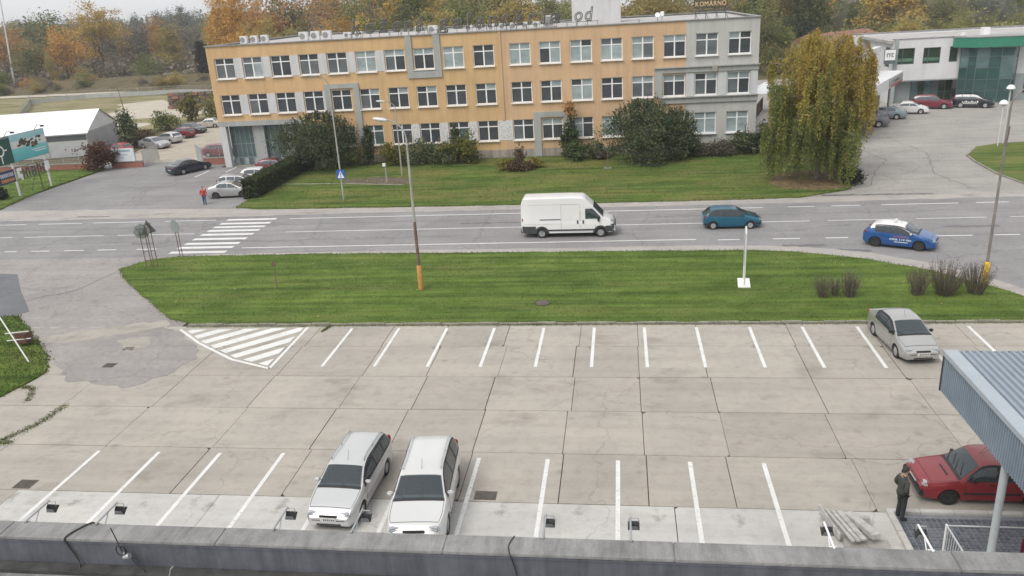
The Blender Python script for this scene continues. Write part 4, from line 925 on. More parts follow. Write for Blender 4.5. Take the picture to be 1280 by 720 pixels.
# ================================================================== VEHICLES
def interp(pts, x):
    if x <= pts[0][0]: return pts[0][1]
    for (a, b), (c_, d) in zip(pts, pts[1:]):
        if x <= c_: return b+(d-b)*(x-a)/(c_-a) if c_ > a else d
    return pts[-1][1]
def smooth_interp(pts, x, h=.05):
    return sum(interp(pts, x+k*h)*w_ for k, w_ in ((-2,.1),(-1,.22),(0,.36),(1,.22),(2,.1)))
class Shape:
    """d is the distance from the front bumper; local x = L/2 - d"""
    def __init__(s, L, W, top, belt, wb, fo, wr=.30, tumble=.36, sill=.20, cowl=0, rf=0, rr=0, rb=0, nose=.18, boxy=.0, glass_top=.085):
        s.__dict__.update(locals()); s.xw = (fo, fo+wb); s.Ra = wr+.055
    def T(s, d): return smooth_interp(s.top, d)
    def B(s, d): return min(interp(s.belt, d), s.T(d)-.02)
    def hw(s, d):
        e = max(0, (.75-d)/.75); k = 1-s.nose*e**2.2
        e = max(0, (d-(s.L-.6))/.6); k *= 1-(s.nose*.72)*e**2.2
        return s.W/2*k
    def low(s, d):
        z = s.sill+.06*max(0, (.5-d)/.5)+.1*max(0, (d-(s.L-.5))/.5)
        for xw in s.xw:
            q = s.Ra**2-(d-xw)**2
            if q > 0: z = max(z, s.wr*.98+math.sqrt(q))
        return z
    def rows(s, d):
        hw, T, B, lo = s.hw(d), s.T(d), s.B(d), s.low(d)
        he = hw*.955-(T-B)*s.tumble; g = T-B
        r_ = [(hw*.95, lo), (hw*.992, max(lo,.36)), (hw, max(lo, .55)), (hw*.99, max(lo, B-.10)), (hw*.955, B),
              (hw*.955+(he-hw*.955)*.5+.018*min(1,g*3), B+(T-.045-B)*.5), (he, T-.045*min(1,g*5)), (he-.09, T-.010), (he*.55, T+.006), (0, T+.012)]
        return r_
    def y(s, d, z):
        rr_ = s.rows(d)
        for (y0, z0), (y1, z1) in zip(rr_, rr_[1:]):
            if z <= z1 and z1 > z0: return y0+(y1-y0)*max(0, (z-z0))/(z1-z0)
        return rr_[6][0]
def model(kind):
    if kind == 'hatch': return Shape(3.99,1.73,[(0,.60),(.06,.70),(.3,.83),(.98,1.0),(1.78,1.40),(2.25,1.465),(3.1,1.45),(3.55,1.38),(3.88,.99),(3.99,.90)],[(0,.55),(.3,.76),(1,.93),(2.2,.96),(3.99,1.02)],2.46,.83,.315,cowl=1.02,rf=1.74,rr=3.58,rb=3.86)
    if kind == 'small_hatch': return Shape(3.80,1.64,[(0,.60),(.05,.68),(.28,.79),(.92,.97),(1.62,1.36),(2.1,1.42),(2.95,1.41),(3.35,1.34),(3.7,.98),(3.8,.86)],[(0,.52),(.3,.74),(1,.90),(3.8,.96)],2.47,.72,.28,cowl=.95,rf=1.60,rr=3.38,rb=3.68)
    if kind == 'saloon': return Shape(4.22,1.65,[(0,.58),(.06,.68),(.3,.82),(1.0,.99),(1.76,1.38),(2.2,1.45),(2.95,1.43),(3.55,1.12),(3.72,1.06),(4.12,1.02),(4.22,.88)],[(0,.54),(.3,.76),(1,.92),(4.22,1.0)],2.46,.83,.305,cowl=1.02,rf=1.74,rr=2.98,rb=3.55)
    if kind == 'big_saloon': return Shape(4.65,1.78,[(0,.55),(.06,.66),(.35,.80),(1.25,.97),(2.05,1.38),(2.5,1.44),(3.2,1.42),(3.95,1.10),(4.1,1.06),(4.55,1.02),(4.65,.86)],[(0,.52),(.3,.74),(1.2,.90),(4.65,.99)],2.70,.90,.32,cowl=1.27,rf=2.03,rr=3.22,rb=3.92)
    if kind == 'old_saloon': return Shape(4.2,1.62,[(0,.72),(.04,.80),(.25,.86),(1.15,.94),(1.62,1.36),(1.9,1.42),(2.9,1.41),(3.3,1.02),(3.4,.96),(4.15,.92),(4.2,.8)],[(0,.66),(.3,.80),(1.1,.90),(4.2,.90)],2.42,.75,.29,cowl=1.17,rf=1.60,rr=2.92,rb=3.30,nose=.06)
    if kind == 'estate': return Shape(4.29,1.70,[(0,.56),(.06,.66),(.3,.80),(1.1,.97),(1.82,1.36),(2.25,1.44),(3.6,1.44),(3.95,1.39),(4.2,.98),(4.29,.84)],[(0,.52),(.3,.74),(1.05,.90),(4.29,.96)],2.52,.84,.30,cowl=1.12,rf=1.80,rr=3.98,rb=4.18)
    if kind == 'suv': return Shape(4.60,1.86,[(0,.68),(.06,.84),(.3,.96),(1.15,1.12),(1.85,1.58),(2.3,1.68),(3.8,1.67),(4.25,1.58),(4.5,1.12),(4.6,.92)],[(0,.62),(.3,.88),(1.1,1.04),(4.6,1.10)],2.66,.90,.355,sill=.30,cowl=1.17,rf=1.83,rr=4.28,rb=4.48)
    if kind == 'angular': return Shape(3.82,1.62,[(0,.62),(.03,.72),(.2,.77),(1.08,.90),(1.62,1.34),(1.85,1.405),(3.0,1.40),(3.3,1.34),(3.7,.95),(3.82,.84)],[(0,.56),(.2,.70),(1.05,.86),(3.82,.90)],2.45,.78,.275,tumble=.30,cowl=1.1,rf=1.60,rr=3.32,rb=3.68,nose=.07)
    if kind == 'van': return Shape(6.36,2.05,[(0,.72),(.05,.98),(.3,1.16),(.72,1.36),(1.42,2.12),(1.6,2.28),(2.0,2.68),(2.2,2.76),(3,2.79),(6.2,2.78),(6.31,2.70),(6.36,2.4)],[(0,.6),(.3,1.0),(.8,1.22),(6.36,1.25)],4.035,.95,.345,tumble=.075,sill=.34,cowl=.78,rf=1.44,rr=0,rb=0,nose=.12)
def wheel(par, x, y, wr, side, rimm, wd=.20, name='wheel'):
    m_ = Matrix.Rotation(R(90), 3, 'X')
    t_ = MB().lathe([(wr*.62,-wd/2),(wr*.94,-wd/2),(wr,-wd/2+.03),(wr,wd/2-.03),(wr*.94,wd/2),(wr*.62,wd/2)], 22, m_).build(name, M_rubber, par, smooth=35, loc=(x,y,wr))
    f = -wd/2+.012 if side < 0 else wd/2-.012; s_ = -side
    rb = MB().lathe([(wr*.64,f*-1+0*s_),(wr*.64,-f*.9),(wr*.55,-f*.82),(wr*.2,-f*.7),(0,-f*.78)], 22, m_)
    for k in range(5):
        a = k*1.2566; c_, s2 = math.cos(a), math.sin(a)
        rb.obox((c_*wr*.36, (f)*1.0*(1 if True else 0), s2*wr*.36), (wr*.46,.02,wr*.17), mtx=Matrix.Rotation(-a,3,'Y'))
    mb2 = MB().lathe([(wr*.62,0),(wr*.62,f*-.2)], 22, m_)
    ob = rb.build('rim', rimm, t_, smooth=35); return t_
M_mirrorblack = M_black
def car(label, cat, kind, paintm, loc, heading, detail=2, roof=None, rimm=None, rails=False, trim=None, doors=4, lights=True, group=None, name='parked_car', grille=True, mirrorm=None, trimcol=None):
    s = model(kind); o = thing(name, label, cat, (*loc, 0), R(heading), group); L = s.L; X = lambda d: L/2-d
    ds = sorted(set([round(q, 3) for q in list(np.arange(0, L+.001, .075 if detail > 1 else .12))]+[L]+[round(xw+k*s.Ra*q, 3) for xw in s.xw for k in (-1,1) for q in (1.0,.999,.97,.9,.78,.6,.3)]))
    ds = [d for d in ds if 0 <= d <= L]
    clear = detail > 1; GLS = M_glassclear if clear else M_glassdark
    # side windows, following the roof line
    zt = lambda d: max(s.B(d)+.032, s.T(d)-s.glass_top); zb = lambda d: s.B(d)+.03
    if kind == 'van': spans = [(.95, 1.98)]; zb = lambda d: 1.32; zt = lambda d: max(1.33, min(s.T(d)-.16, 2.02))
    else:
        end = (s.rr if s.rr else L-.3); mid = s.rf+(end-s.rf)*.30 if doors == 4 else s.rf+(end-s.rf)*.46
        e2 = end+.02+(s.rb-s.rr)*.25
        if kind in ('estate','suv'): m2 = s.xw[1]-.02; spans = [(s.cowl+.16, mid), (mid+.05, m2-.10), (m2, e2+.02)]
        elif doors == 4: m2 = min(e2, s.xw[1]+.05); spans = [(s.cowl+.16, mid), (mid+.05, m2)]
        else: spans = [(s.cowl+.16, mid), (mid+.06, e2)]
    def hole(d, j):
        if not clear: return False
        if 7 <= j <= 10 and (s.cowl+.07 < d < s.rf-.02 or (s.rr and s.rr+.05 < d < s.rb-.03)): return True
        return kind != 'van' and j in (4,5,12,13) and any(a+.03 < d < b-.02 for a, b in spans) and s.T(d)-s.B(d) > .16
    mb = MB(); prev = None; nrow = 10
    for d in ds:
        rw = s.rows(d); base = len(mb.v)
        mb.v += [(X(d), y_, z_) for y_, z_ in rw]+[(X(d), -y_, z_) for y_, z_ in rw[-2::-1]]
        k = 2*nrow-1
        if prev is not None:
            for j in range(k-1):
                if hole(d-.04, j): continue
                mb.f.append([prev+j, prev+j+1, base+j+1, base+j]); mb.mi.append(1 if (roof and 5 <= j <= 12 and s.rf-.05 < d < (s.rr or L)+.05) else 0)
        prev = base
    for end, sgn in ((0, 1), (1, -1)):      # rounded bumper caps
        d = 0 if not end else L; rw = s.rows(d); full = [(y_, z_) for y_, z_ in rw]+[(-y_, z_) for y_, z_ in rw[-2::-1]]
        b0 = 0 if not end else prev; cz = (rw[0][1]+rw[-1][1])/2; b1 = len(mb.v)
        mb.v += [(X(d)+sgn*.045, y_*.93, cz+(z_-cz)*.80) for y_, z_ in full]; k = len(full)
        for j in range(k-1): mb.f.append([b0+j, b0+j+1, b1+j+1, b1+j] if end else [b0+j+1, b0+j, b1+j, b1+j+1]); mb.mi.append(0)
        mb.f.append([b0+k-1, b0, b1, b1+k-1] if end else [b0, b0+k-1, b1+k-1, b1]); mb.mi.append(0)
        mb.f.append(list(range(b1, b1+k)) if not end else list(range(b1+k-1, b1-1, -1))); mb.mi.append(0)
    mb.f = [f[::-1] for f in mb.f]
    body = mb.build('body', [paintm, roof or paintm], o, smooth=38)
    if clear:
        fl = s.sill+.20; yb = s.W/2-.15
        it = MB().box(X(s.cowl+.1), X((s.rb or 2.3)-.15), -yb, yb, fl-.03, fl).build('interior', M_dash, o) if kind != 'van' else MB().box(X(.9), X(2.5), -yb, yb, .78, .80).box(X(2.5), X(2.46), -yb, yb, .8, 2.5).build('interior', M_dash, o)
        zf = fl if kind != 'van' else .80; bz = s.B(s.cowl+.3)
        xd = s.cowl+.08 if kind != 'van' else .86; MB().rbox((X(xd+.18), 0, bz-.12), (.42, yb*1.94, .20), .05).build('dashboard', M_dash, it)
        for sd_ in (-1, 1): MB().box(X(s.cowl+.12), X(((s.rr or 2.4)+.1)), sd_*(yb+.005), sd_*(yb+.03), zf, bz-.015).build('door_card', M_dash, it)
        xs = (s.rf+.42) if kind != 'van' else 2.0
        for x_, ys in ((xs, (-.36, .36)), (xs+.95, (-.42, 0, .42))) if kind != 'van' else ((xs, (-.5, 0, .5)),):
            for y_ in ys:
                MB().rbox((X(x_-.22), y_, zf+.12), (.50,.46,.20), .05).build('seat', M_seat, it, smooth=40)
                bk = MB().rbox((0,0,0), (.14,.46,.60), .05).build('seat_back', M_seat, it, smooth=40, loc=(X(x_+.10), y_, min(zf+.46, s.T(x_+.1)-.42))); bk.rotation_euler = (0, R(-14), 0)
                MB().rbox((X(x_+.20), y_, min(zf+.84, s.T(x_+.2)-.17)), (.09,.26,.17), .035).build('headrest', M_seat, it, smooth=40)
        sw_ = MB(); ang_ = [k*6.2832/14 for k in range(15)]; sw_.path([(X(xd+.50)+.10*math.sin(q), .36+.18*math.cos(q), bz-.06+.15*math.sin(q)) for q in ang_], .014, 5); sw_.build('steering_wheel', M_black, it)
    # dark floor pan and wheel wells
    MB().box(-L/2+.12, L/2-.12, -s.W/2+.24, s.W/2-.24, s.sill-.03, s.sill+.17).build('underbody', M_black, o)
    for xw in s.xw: MB().box(X(xw)-s.Ra+.02, X(xw)+s.Ra-.02, -s.W/2+.16, s.W/2-.16, s.sill, s.wr*2+.03).build('wheel_well', M_black, o)
    for xw in s.xw:
        for sd_ in (-1, 1): wheel(o, X(xw), sd_*(s.W/2-.125), s.wr, sd_, rimm or M_rim)
    def patch(name, d0, d1, zlo, zhi, sd_, off, m, nu=10, nv=3, par=None):
        def fn(u, v_):
            d = d0+(d1-d0)*u; lo, hi = zlo(d), zhi(d); z = lo+(hi-lo)*v_; return (X(d), sd_*(s.y(d, z)+off), z)
        q = MB().grid(fn, nu, nv)
        if sd_ > 0: q.f = [f[::-1] for f in q.f]
        return q.build(name, m, par or o, smooth=40)
    def topglass(name, d0, d1, off=.010, inset=.055):
        def fn(u, v_):
            d = d0+(d1-d0)*v_; rw = s.rows(d); yy = (u*2-1)*(rw[6][0]-inset); a = abs(yy)
            z = interp([(rw[9][0],rw[9][1]),(rw[8][0],rw[8][1]),(rw[7][0],rw[7][1]),(rw[6][0],rw[6][1])], a); return (X(d)+(off if d < L/2 else -off), yy, z+off)
        q = MB().grid(fn, 10, 6); q.f = [f if d0 > L/2 else f for f in q.f]; q.f = [f[::-1] for f in q.f]
        return q.build(name, GLS, o, smooth=40)
    topglass('windscreen', s.cowl, s.rf)
    if s.rr: topglass('rear_window', s.rr, s.rb, .012, .07)
    zh_ = s.T(.12)-.02
    for sd_ in (-1, 1):
        for a, b in spans: patch('side_window', a, b, zb, zt, sd_, .010, GLS if kind != 'van' else M_glassdark, 12, 3)
        if detail > 1 and kind != 'van':
            x0_, x1_ = spans[0][0]-.03, spans[-1][1]+.03
            patch('window_trim', x0_, x1_, lambda d: s.B(d)-.008, lambda d: s.B(d)+.042, sd_, .013, M_black, 18, 1)
            patch('window_trim', x0_+.05, x1_, lambda d: max(s.B(d)+.03, s.T(d)-s.glass_top-.012), lambda d: max(s.B(d)+.04, s.T(d)-.038), sd_, .013, M_black, 18, 1)
            for (a0, b0), (a1, b1) in zip(spans, spans[1:]): patch('window_pillar', b0-.02, a1+.02, lambda d: s.B(d)+.03, lambda d: s.T(d)-s.glass_top+.01, sd_, .012, M_black, 2, 3)
            patch('window_pillar', x1_-.06, x1_, lambda d: s.B(d)+.03, lambda d: max(s.B(d)+.035, s.T(d)-s.glass_top+.01), sd_, .012, M_black, 2, 3)
    if detail > 0:
        zs = lambda d: max(s.sill+.10, s.low(d)+.03)
        dd = []
        if kind == 'van': dd = [(1.28, 2.28), (2.36, 3.62)]
        elif doors == 4: dd = [(s.xw[0]+s.Ra+.10, spans[0][1]+.02), (spans[0][1]+.03, s.xw[1]-s.Ra*.55)]
        else: dd = [(s.xw[0]+s.Ra+.10, spans[0][1]+.03)]
        for sd_ in (-1, 1):
            for k, (a, b) in enumerate(dd):
                hi = (lambda d: s.B(d)-.005) if kind != 'van' else ((lambda d: min(2.1, s.T(d)-.1)) if k == 0 else (lambda d: 2.3))
                if detail > 1: patch('door_gap', a-.014, b+.014, lambda d: zs(d)-.014, lambda d: hi(d)+.004, sd_, .0025, M_black, 10, 4)
                dr = patch('door', a, b, zs, hi, sd_, .006, paintm, 10, 4)
                if kind == 'van' and k == 0: patch('side_window', .97, 1.98, zb, zt, sd_, .016, M_glassdark, 12, 3)
                hx = X(b-.16) if k == 0 or kind != 'van' else X(a+.14); hz = s.B(b-.16)-.10 if kind != 'van' else 1.12
                MB().rbox((hx, sd_*(s.y(L/2-hx, hz)+.022), hz), (.17,.03,.035) if kind != 'van' else (.09,.03,.24), .008).build('handle', paintm if (detail < 2 or trimcol is None) and kind != 'van' else M_black, dr)
        if trim:
            for sd_ in (-1, 1): patch('side_moulding', s.xw[0]+s.Ra+.06, s.xw[1]-s.Ra-.06, lambda d: trim[0], lambda d: trim[1], sd_, .014, trim[2], 8, 1)
    if detail > 1 and kind != 'van':
        def strip(name, fa, fb, m_, par=body, off=.006, n=12):
            q = MB().grid(lambda u, v_: (lambda a, b: tuple(a[i]+(b[i]-a[i])*v_ for i in range(3)))(fa(u), fb(u)), n, 1); q.v = [(x_, y_, z_+off) for x_, y_, z_ in q.v]; q.f = [f[::-1] for f in q.f]
            bm_ = q.build(name, m_, par); return bm_
        def top(d, yf): rw = s.rows(d); yy = yf*rw[6][0]; return (X(d), yy, interp([(rw[9][0],rw[9][1]),(rw[8][0],rw[8][1]),(rw[7][0],rw[7][1]),(rw[6][0],rw[6][1])], abs(yy)))
        for sg in (-1, 1): strip('bonnet_gap', lambda u, sg=sg: top(.24+(s.cowl-.30)*u, sg*.93), lambda u, sg=sg: top(.24+(s.cowl-.30)*u, sg*.945), M_black)
        strip('bonnet_gap', lambda u: top(.235, -.93+1.86*u), lambda u: top(.25, -.93+1.86*u), M_black)
        strip('cowl_panel', lambda u: top(s.cowl-.10, -.95+1.9*u), lambda u: top(s.cowl+.01, -.95+1.9*u), M_black)
        for y_ in (-.42, .22): MB().tube((X(s.cowl-.02), y_, s.T(s.cowl)+.02), (X(s.cowl+.20), y_-.36, s.T(s.cowl+.20)+.03), .010, n=5).build('wiper', M_black, o)
        MB().tube((X(s.rf+.22), 0, s.T(s.rf+.22)), (X(s.rf+.42), 0, s.T(s.rf+.3)+.26), .006, n=5).build('aerial', M_black, o)
        MB().rbox((X(0)+.028, 0, zh_-.20), (.05, s.W*.66, .045), .012).build('bumper_strip', M_black, o)
        for sg in (-1, 1): MB().rbox((X(.02), sg*s.W*.33, .36), (.07,.14,.08), .02).build('fog_lamp', M_black, o)
    # lamps
    zh = s.T(.12)-.02
    for sd_ in (-1, 1):
        hl = MB().rbox((0,0,0), (.20,.36,.15) if kind != 'van' else (.30,.30,.28), .045)
        q = hl.build('headlight', M_headlamp, o, smooth=40, loc=(X(.125 if kind != 'van' else .22), sd_*(s.hw(.12)-.22), zh-.055 if kind != 'van' else 1.02)); q.rotation_euler = (0, R(14), -sd_*R(13))
        tz = s.B(L-.2)-.10 if kind != 'van' else 1.15
        q = MB().rbox((0,0,0), (.14,.18,.19) if kind not in ('estate','suv','van') else (.12,.14,.5), .035).build('tail_light', M_tail, o, smooth=40, loc=(X(L-.075), sd_*(s.hw(L-.08)-.085), tz)); q.rotation_euler = (0, 0, sd_*R(14))
        mz = s.B(s.cowl+.30)+.09; ml = MB().rbox((0,0,0), (.13,.20,.13) if kind != 'van' else (.14,.2,.34), .04).build('wing_mirror', mirrorm or (paintm if kind != 'van' else M_black), o, smooth=40, loc=(X(s.cowl+.30), sd_*(s.y(s.cowl+.3, mz)+.10), mz))
    zp = .50 if kind != 'van' else .62
    for d_, sg in ((0,1),(L,-1)):
        z_ = zp if sg > 0 else (.78 if kind in ('hatch','small_hatch','suv','estate','angular') else .62)
        pl = MB().rbox((X(d_)+sg*.052, 0, z_), (.016,.52,.115), .004).build('number_plate', M_plate, o)
        mb = MB()
        for k in range(6): y_ = -.16+k*.065; mb.box(X(d_)+sg*.0605-.0005, X(d_)+sg*.0605+.0005, y_, y_+.04, z_-.032, z_+.032)
        mb.build('plate_print', M_black, pl)
    if grille: MB().rbox((X(.0)+.01, 0, zh-.075 if kind != 'van' else .86), (.07,s.W*.36,.085 if kind != 'van' else .2), .02).build('grille', M_black, o)
    MB().rbox((X(0)+.015, 0, .33 if kind != 'van' else .42), (.08,s.W*.50,.09), .02).build('lower_grille', M_black, o)
    if rails:
        for sd_ in (-1, 1):
            pts = [(X(d), sd_*(s.rows(d)[6][0]-.07), s.T(d)+.055) for d in np.linspace(s.rf+.25, s.rr-.15, 7)]
            rl = MB().path(pts, .02); 
            for q in (pts[0], pts[3], pts[-1]): rl.tube((q[0],q[1],q[2]-.07), q, .022)
            rl.build('roof_rail', rails, o)
    o['_L'] = L; del o['_L']
    return o, s, X, patch
P_white = paint('paint_white', (.70,.70,.70)); P_silver = paint('paint_silver', (.44,.445,.45), .32, .6); P_silver2 = paint('paint_silver_warm', (.47,.475,.462), .33, .65); P_lsilver = paint('paint_pale_silver', (.60,.605,.61), .32, .5)
P_teal = paint('paint_teal', (.012,.115,.19), .3, .3); P_blue = paint('paint_blue', (.014,.085,.27), .28, .15); P_red = paint('paint_red', (.225,.018,.024), .36); P_darkred = paint('paint_dark_red', (.17,.014,.03), .32)
P_navy = paint('paint_navy', (.018,.024,.04), .25); P_beige = paint('paint_beige', (.42,.39,.33), .4); P_black = paint('paint_black', (.014,.016,.02), .22); P_grey = paint('paint_grey_violet', (.17,.17,.20), .3, .3); P_bluegrey = paint('paint_blue_grey', (.24,.30,.33), .3, .3)
M_clad = mat('van_cladding', (.045,.048,.052), .6, .15)

# --- moving on the road
o, s, X, patch = car('white high roof panel van driving along the road', 'van', 'van', P_white, (-3.62, 54.02), 0, name='panel_van', rimm=M_steel, grille=False)
for sd_ in (-1, 1):
    patch('side_moulding', 1.40, 5.0, lambda d: .50, lambda d: .62, sd_, .016, M_clad, 10, 1)
    patch('rear_cladding', 5.38, 6.34, lambda d: max(s.low(d), .36), lambda d: .86, sd_, .012, M_clad, 8, 2)
    patch('front_cladding', .02, .62, lambda d: max(s.low(d), .40), lambda d: .82+.1*(d < .3), sd_, .012, M_clad, 8, 2)
    for xw in s.xw:
        rr_ = s.Ra+.10
        def fn(u, v_, xw=xw, sd_=sd_): 
            a = math.pi*(.02+.96*u); q = s.Ra+.005+(.115)*v_; d = xw+q*math.cos(a); z = s.wr*.98+q*math.sin(a); return (X(d), sd_*(s.y(d, z)+.014), z)
        g_ = MB().grid(fn, 16, 1); g_.build('wheel_arch_trim', M_clad, o)
    patch('slide_rail', 3.66, 5.1, lambda d: 1.28, lambda d: 1.34, sd_, .02, M_clad, 6, 1)
    patch('panel_seam', 3.62, 3.64, lambda d: .62, lambda d: 2.35, sd_, .012, M_greyband, 1, 4)
    patch('panel_seam', 2.36, 6.2, lambda d: 2.33, lambda d: 2.345, sd_, .012, M_greyband, 8, 1)
    patch('panel_seam', 3.64, 6.25, lambda d: 1.0, lambda d: 1.012, sd_, .012, M_greyband, 8, 1)
MB().rbox((X(0)+.02,0,.66),(.12,1.5,.46),.05).build('front_bumper', M_clad, o); MB().rbox((X(6.36)-.01,0,.55),(.14,1.8,.4),.04).build('rear_bumper', M_clad, o)
o, s, X, patch = car('teal three door hatchback following the white van', 'car', 'small_hatch', P_teal, (7.55, 55.1), 0, doors=2, name='hatchback_car', roof=P_teal, rimm=M_rim)
MB().rbox((0,0,0),(.5,.9,.02),.005).build('bonnet_cover', M_black, o, loc=(X(.42), .1, s.T(.42)+.012)).rotation_euler = (0, R(13), 0)
patch('bumper_strip', .02, .5, lambda d: .33, lambda d: .46, -1, .014, M_black, 5, 1); patch('bumper_strip', 3.2, 3.78, lambda d: max(.33,s.low(d)), lambda d: max(.46,s.low(d)+.02), -1, .014, M_black, 5, 1)
o, s, X, patch = car('bright blue hatchback with white roof and lettered door on the road', 'car', 'hatch', P_blue, (17.05, 49.95), -27, doors=4, name='hatchback_car', roof=P_white, rimm=M_rimdark, mirrorm=P_white)
sg_ = MB().rbox((X(2.35), 0, s.T(2.35)+.10), (.14,.42,.16), .03).build('roof_sign', P_white, o)
for sd_ in (-1,):
    for txt, z0, hgt, x0, x1, col in (('AUTOŠKOLA', .74, .15, 2.30, 1.42, mat('decal_orange', (.50,.19,.07), .5)), ('0908 119 981', .55, .12, 2.48, 1.28, M_white), ('www', .44, .05, 2.2, 1.7, M_white)):
        if txt == 'www':
            patch('door_decal', 2.2, 1.45, lambda d: .44, lambda d: .475, -1, .0085, col, 6, 1); continue
        me = glyph(txt, 1.0, None, 0); lo, hi = bounds(me)
        for v_ in me.vertices:
            u = (v_.co.x-lo[0])/(hi[0]-lo[0]); w_ = (v_.co.y-lo[1])/(hi[1]-lo[1]); d = x0+(x1-x0)*u; z = z0+hgt*w_
            v_.co = (X(d), -(s.y(d, z)+.0095), z)
        me.materials.append(col); put('door_decal', me, o)

# --- near parking lot
car('silver saloon parked by the grass island, facing the camera', 'car', 'saloon', P_silver2, (12.42, 34.88), -84.6, name='saloon_car', trim=(.46,.53,P_silver2), mirrorm=M_black)
car('pale silver estate car with dark roof rails, left of the two near cars', 'car', 'estate', P_lsilver, (-9.16, 22.45), -92.4, name='estate_car', rails=M_steel, trim=(.45,.52,P_lsilver))
o, s, X, patch = car('large pearl white estate car, right of the two near cars', 'car', 'suv', paint('paint_pearl', (.60,.605,.60), .3, .1), (-6.42, 21.75), -86, name='sport_utility_car', rails=P_lsilver)
for sd_ in (-1, 1): patch('sill_trim', s.xw[0]+s.Ra+.03, s.xw[1]-s.Ra-.03, lambda d: s.sill+.02, lambda d: s.sill+.14, sd_, .012, M_steel, 8, 1)
o, s, X, patch = car('dark red angular hatchback half under the corrugated canopy', 'car', 'angular', P_red, (11.12, 23.38), 180, name='hatchback_car', rimm=M_rimdark, mirrorm=M_black, trimcol=1, trim=(.42,.50,M_black), grille=False)
MB().rbox((X(0)+.03,0,.42),(.14,1.60,.20),.04).build('front_bumper', M_black, o); MB().rbox((X(3.82)-.03,0,.42),(.14,1.58,.2),.04).build('rear_bumper', M_black, o)
MB().rbox((0,0,0),(.06,.62,.02),.006).build('bonnet_slot', M_black, o, loc=(X(.80),.1,s.T(.80)+.012)); MB().box(X(0)-.02,X(0)+.032,-.45,.45,.585,.655).build('grille', M_black, o)
for y_ in (-.30,.28): MB().tube((X(1.12),y_+.25,s.T(1.12)+.03),(X(1.34),y_-.15,s.T(1.34)+.03),.012).build('wiper', M_black, o)
MB().tube((X(1.9),0,1.40),(X(2.2),0,1.62),.006,n=5).build('aerial', M_black, o)

# --- upper left forecourt
car('dark navy saloon parked alone near the driveway gate', 'car', 'big_saloon', P_navy, (-46.7, 81.5), 62, 1, name='saloon_car')
car('silver saloon nearest the road beside the clipped hedge', 'car', 'saloon', P_silver, (-35.75, 68.85), 6, 1, name='saloon_car', rimm=M_rimdark)
car('silver estate car between the silver saloon and the white hatchback', 'car', 'estate', P_silver, (-36.2, 72.0), 6, 1, name='estate_car')
car('white hatchback behind the silver estate by the hedge', 'car', 'hatch', P_white, (-35.6, 75.1), 6, 1, name='hatchback_car')
car('dark red hatchback nearest the building entrance', 'car', 'hatch', P_darkred, (-36.0, 80.0), 4, 1, name='hatchback_car')
# --- row along the gravel drive
car('light silver saloon at the near end of the gravel drive row', 'car', 'big_saloon', P_silver, (-60.9, 99.0), -22, 1, name='saloon_car')
car('pale silver hatchback second in the gravel drive row', 'car', 'hatch', P_lsilver, (-61.2, 103.0), 160, 1, name='hatchback_car')
car('red hatchback between silver and black cars on the gravel drive', 'car', 'hatch', P_darkred, (-61.6, 107.4), 160, 1, name='hatchback_car')
car('black saloon fourth in the gravel drive row', 'car', 'big_saloon', P_black, (-62.4, 111.8), -22, 1, name='saloon_car')
car('old beige saloon at the far end of the gravel drive', 'car', 'old_saloon', P_beige, (-62.2, 117.0), 182, 1, name='saloon_car')
car('red hatchback partly hidden behind the white banner', 'car', 'small_hatch', paint('paint_bright_red', (.34,.03,.04)), (-63.6, 95.2), 160, 1, name='hatchback_car')
car('dark red hatchback behind the wire gate left of the entrance', 'car', 'hatch', P_darkred, (-47.8, 91.2), 10, 1, name='hatchback_car')
# --- showroom row
car('grey violet car half hidden behind the birch at the showroom', 'car', 'suv', P_grey, (27.6, 95.6), 165, 1, name='sport_utility_car')
car('blue grey saloon parked second in the showroom row', 'car', 'big_saloon', P_bluegrey, (31.0, 100.7), 168, 1, name='saloon_car')
car('white saloon parked in the middle of the showroom row', 'car', 'saloon', P_white, (34.9, 104.2), -18, 1, name='saloon_car')
car('dark red estate parked between the white saloon and the black car', 'car', 'suv', P_darkred, (38.6, 107.6), -18, 1, name='sport_utility_car')
o, s, X, patch = car('black sport utility car with white side lettering below the glass front', 'car', 'suv', P_black, (43.3, 107.2), -24, 1, name='sport_utility_car')
for k in range(9): patch('side_print', 1.7+k*.2, 1.7+k*.2+.14, lambda d: .66, lambda d: .66+.12+.1*((k*7) % 3 == 0), -1, .012, M_white, 1, 1)
for k in range(8): patch('side_print', 1.8+k*.2, 1.8+k*.2+.13, lambda d: .50, lambda d: .59, -1, .012, M_white, 1, 1)
# --- far yard seen over the birch
car('white car in the far yard beside a dark one', 'car', 'hatch', P_white, (33.2, 180.2), -30, 0, name='parked_car')
car('dark car in the far yard left of the white one', 'car', 'hatch', P_navy, (30.6, 182.2), -30, 0, name='parked_car')
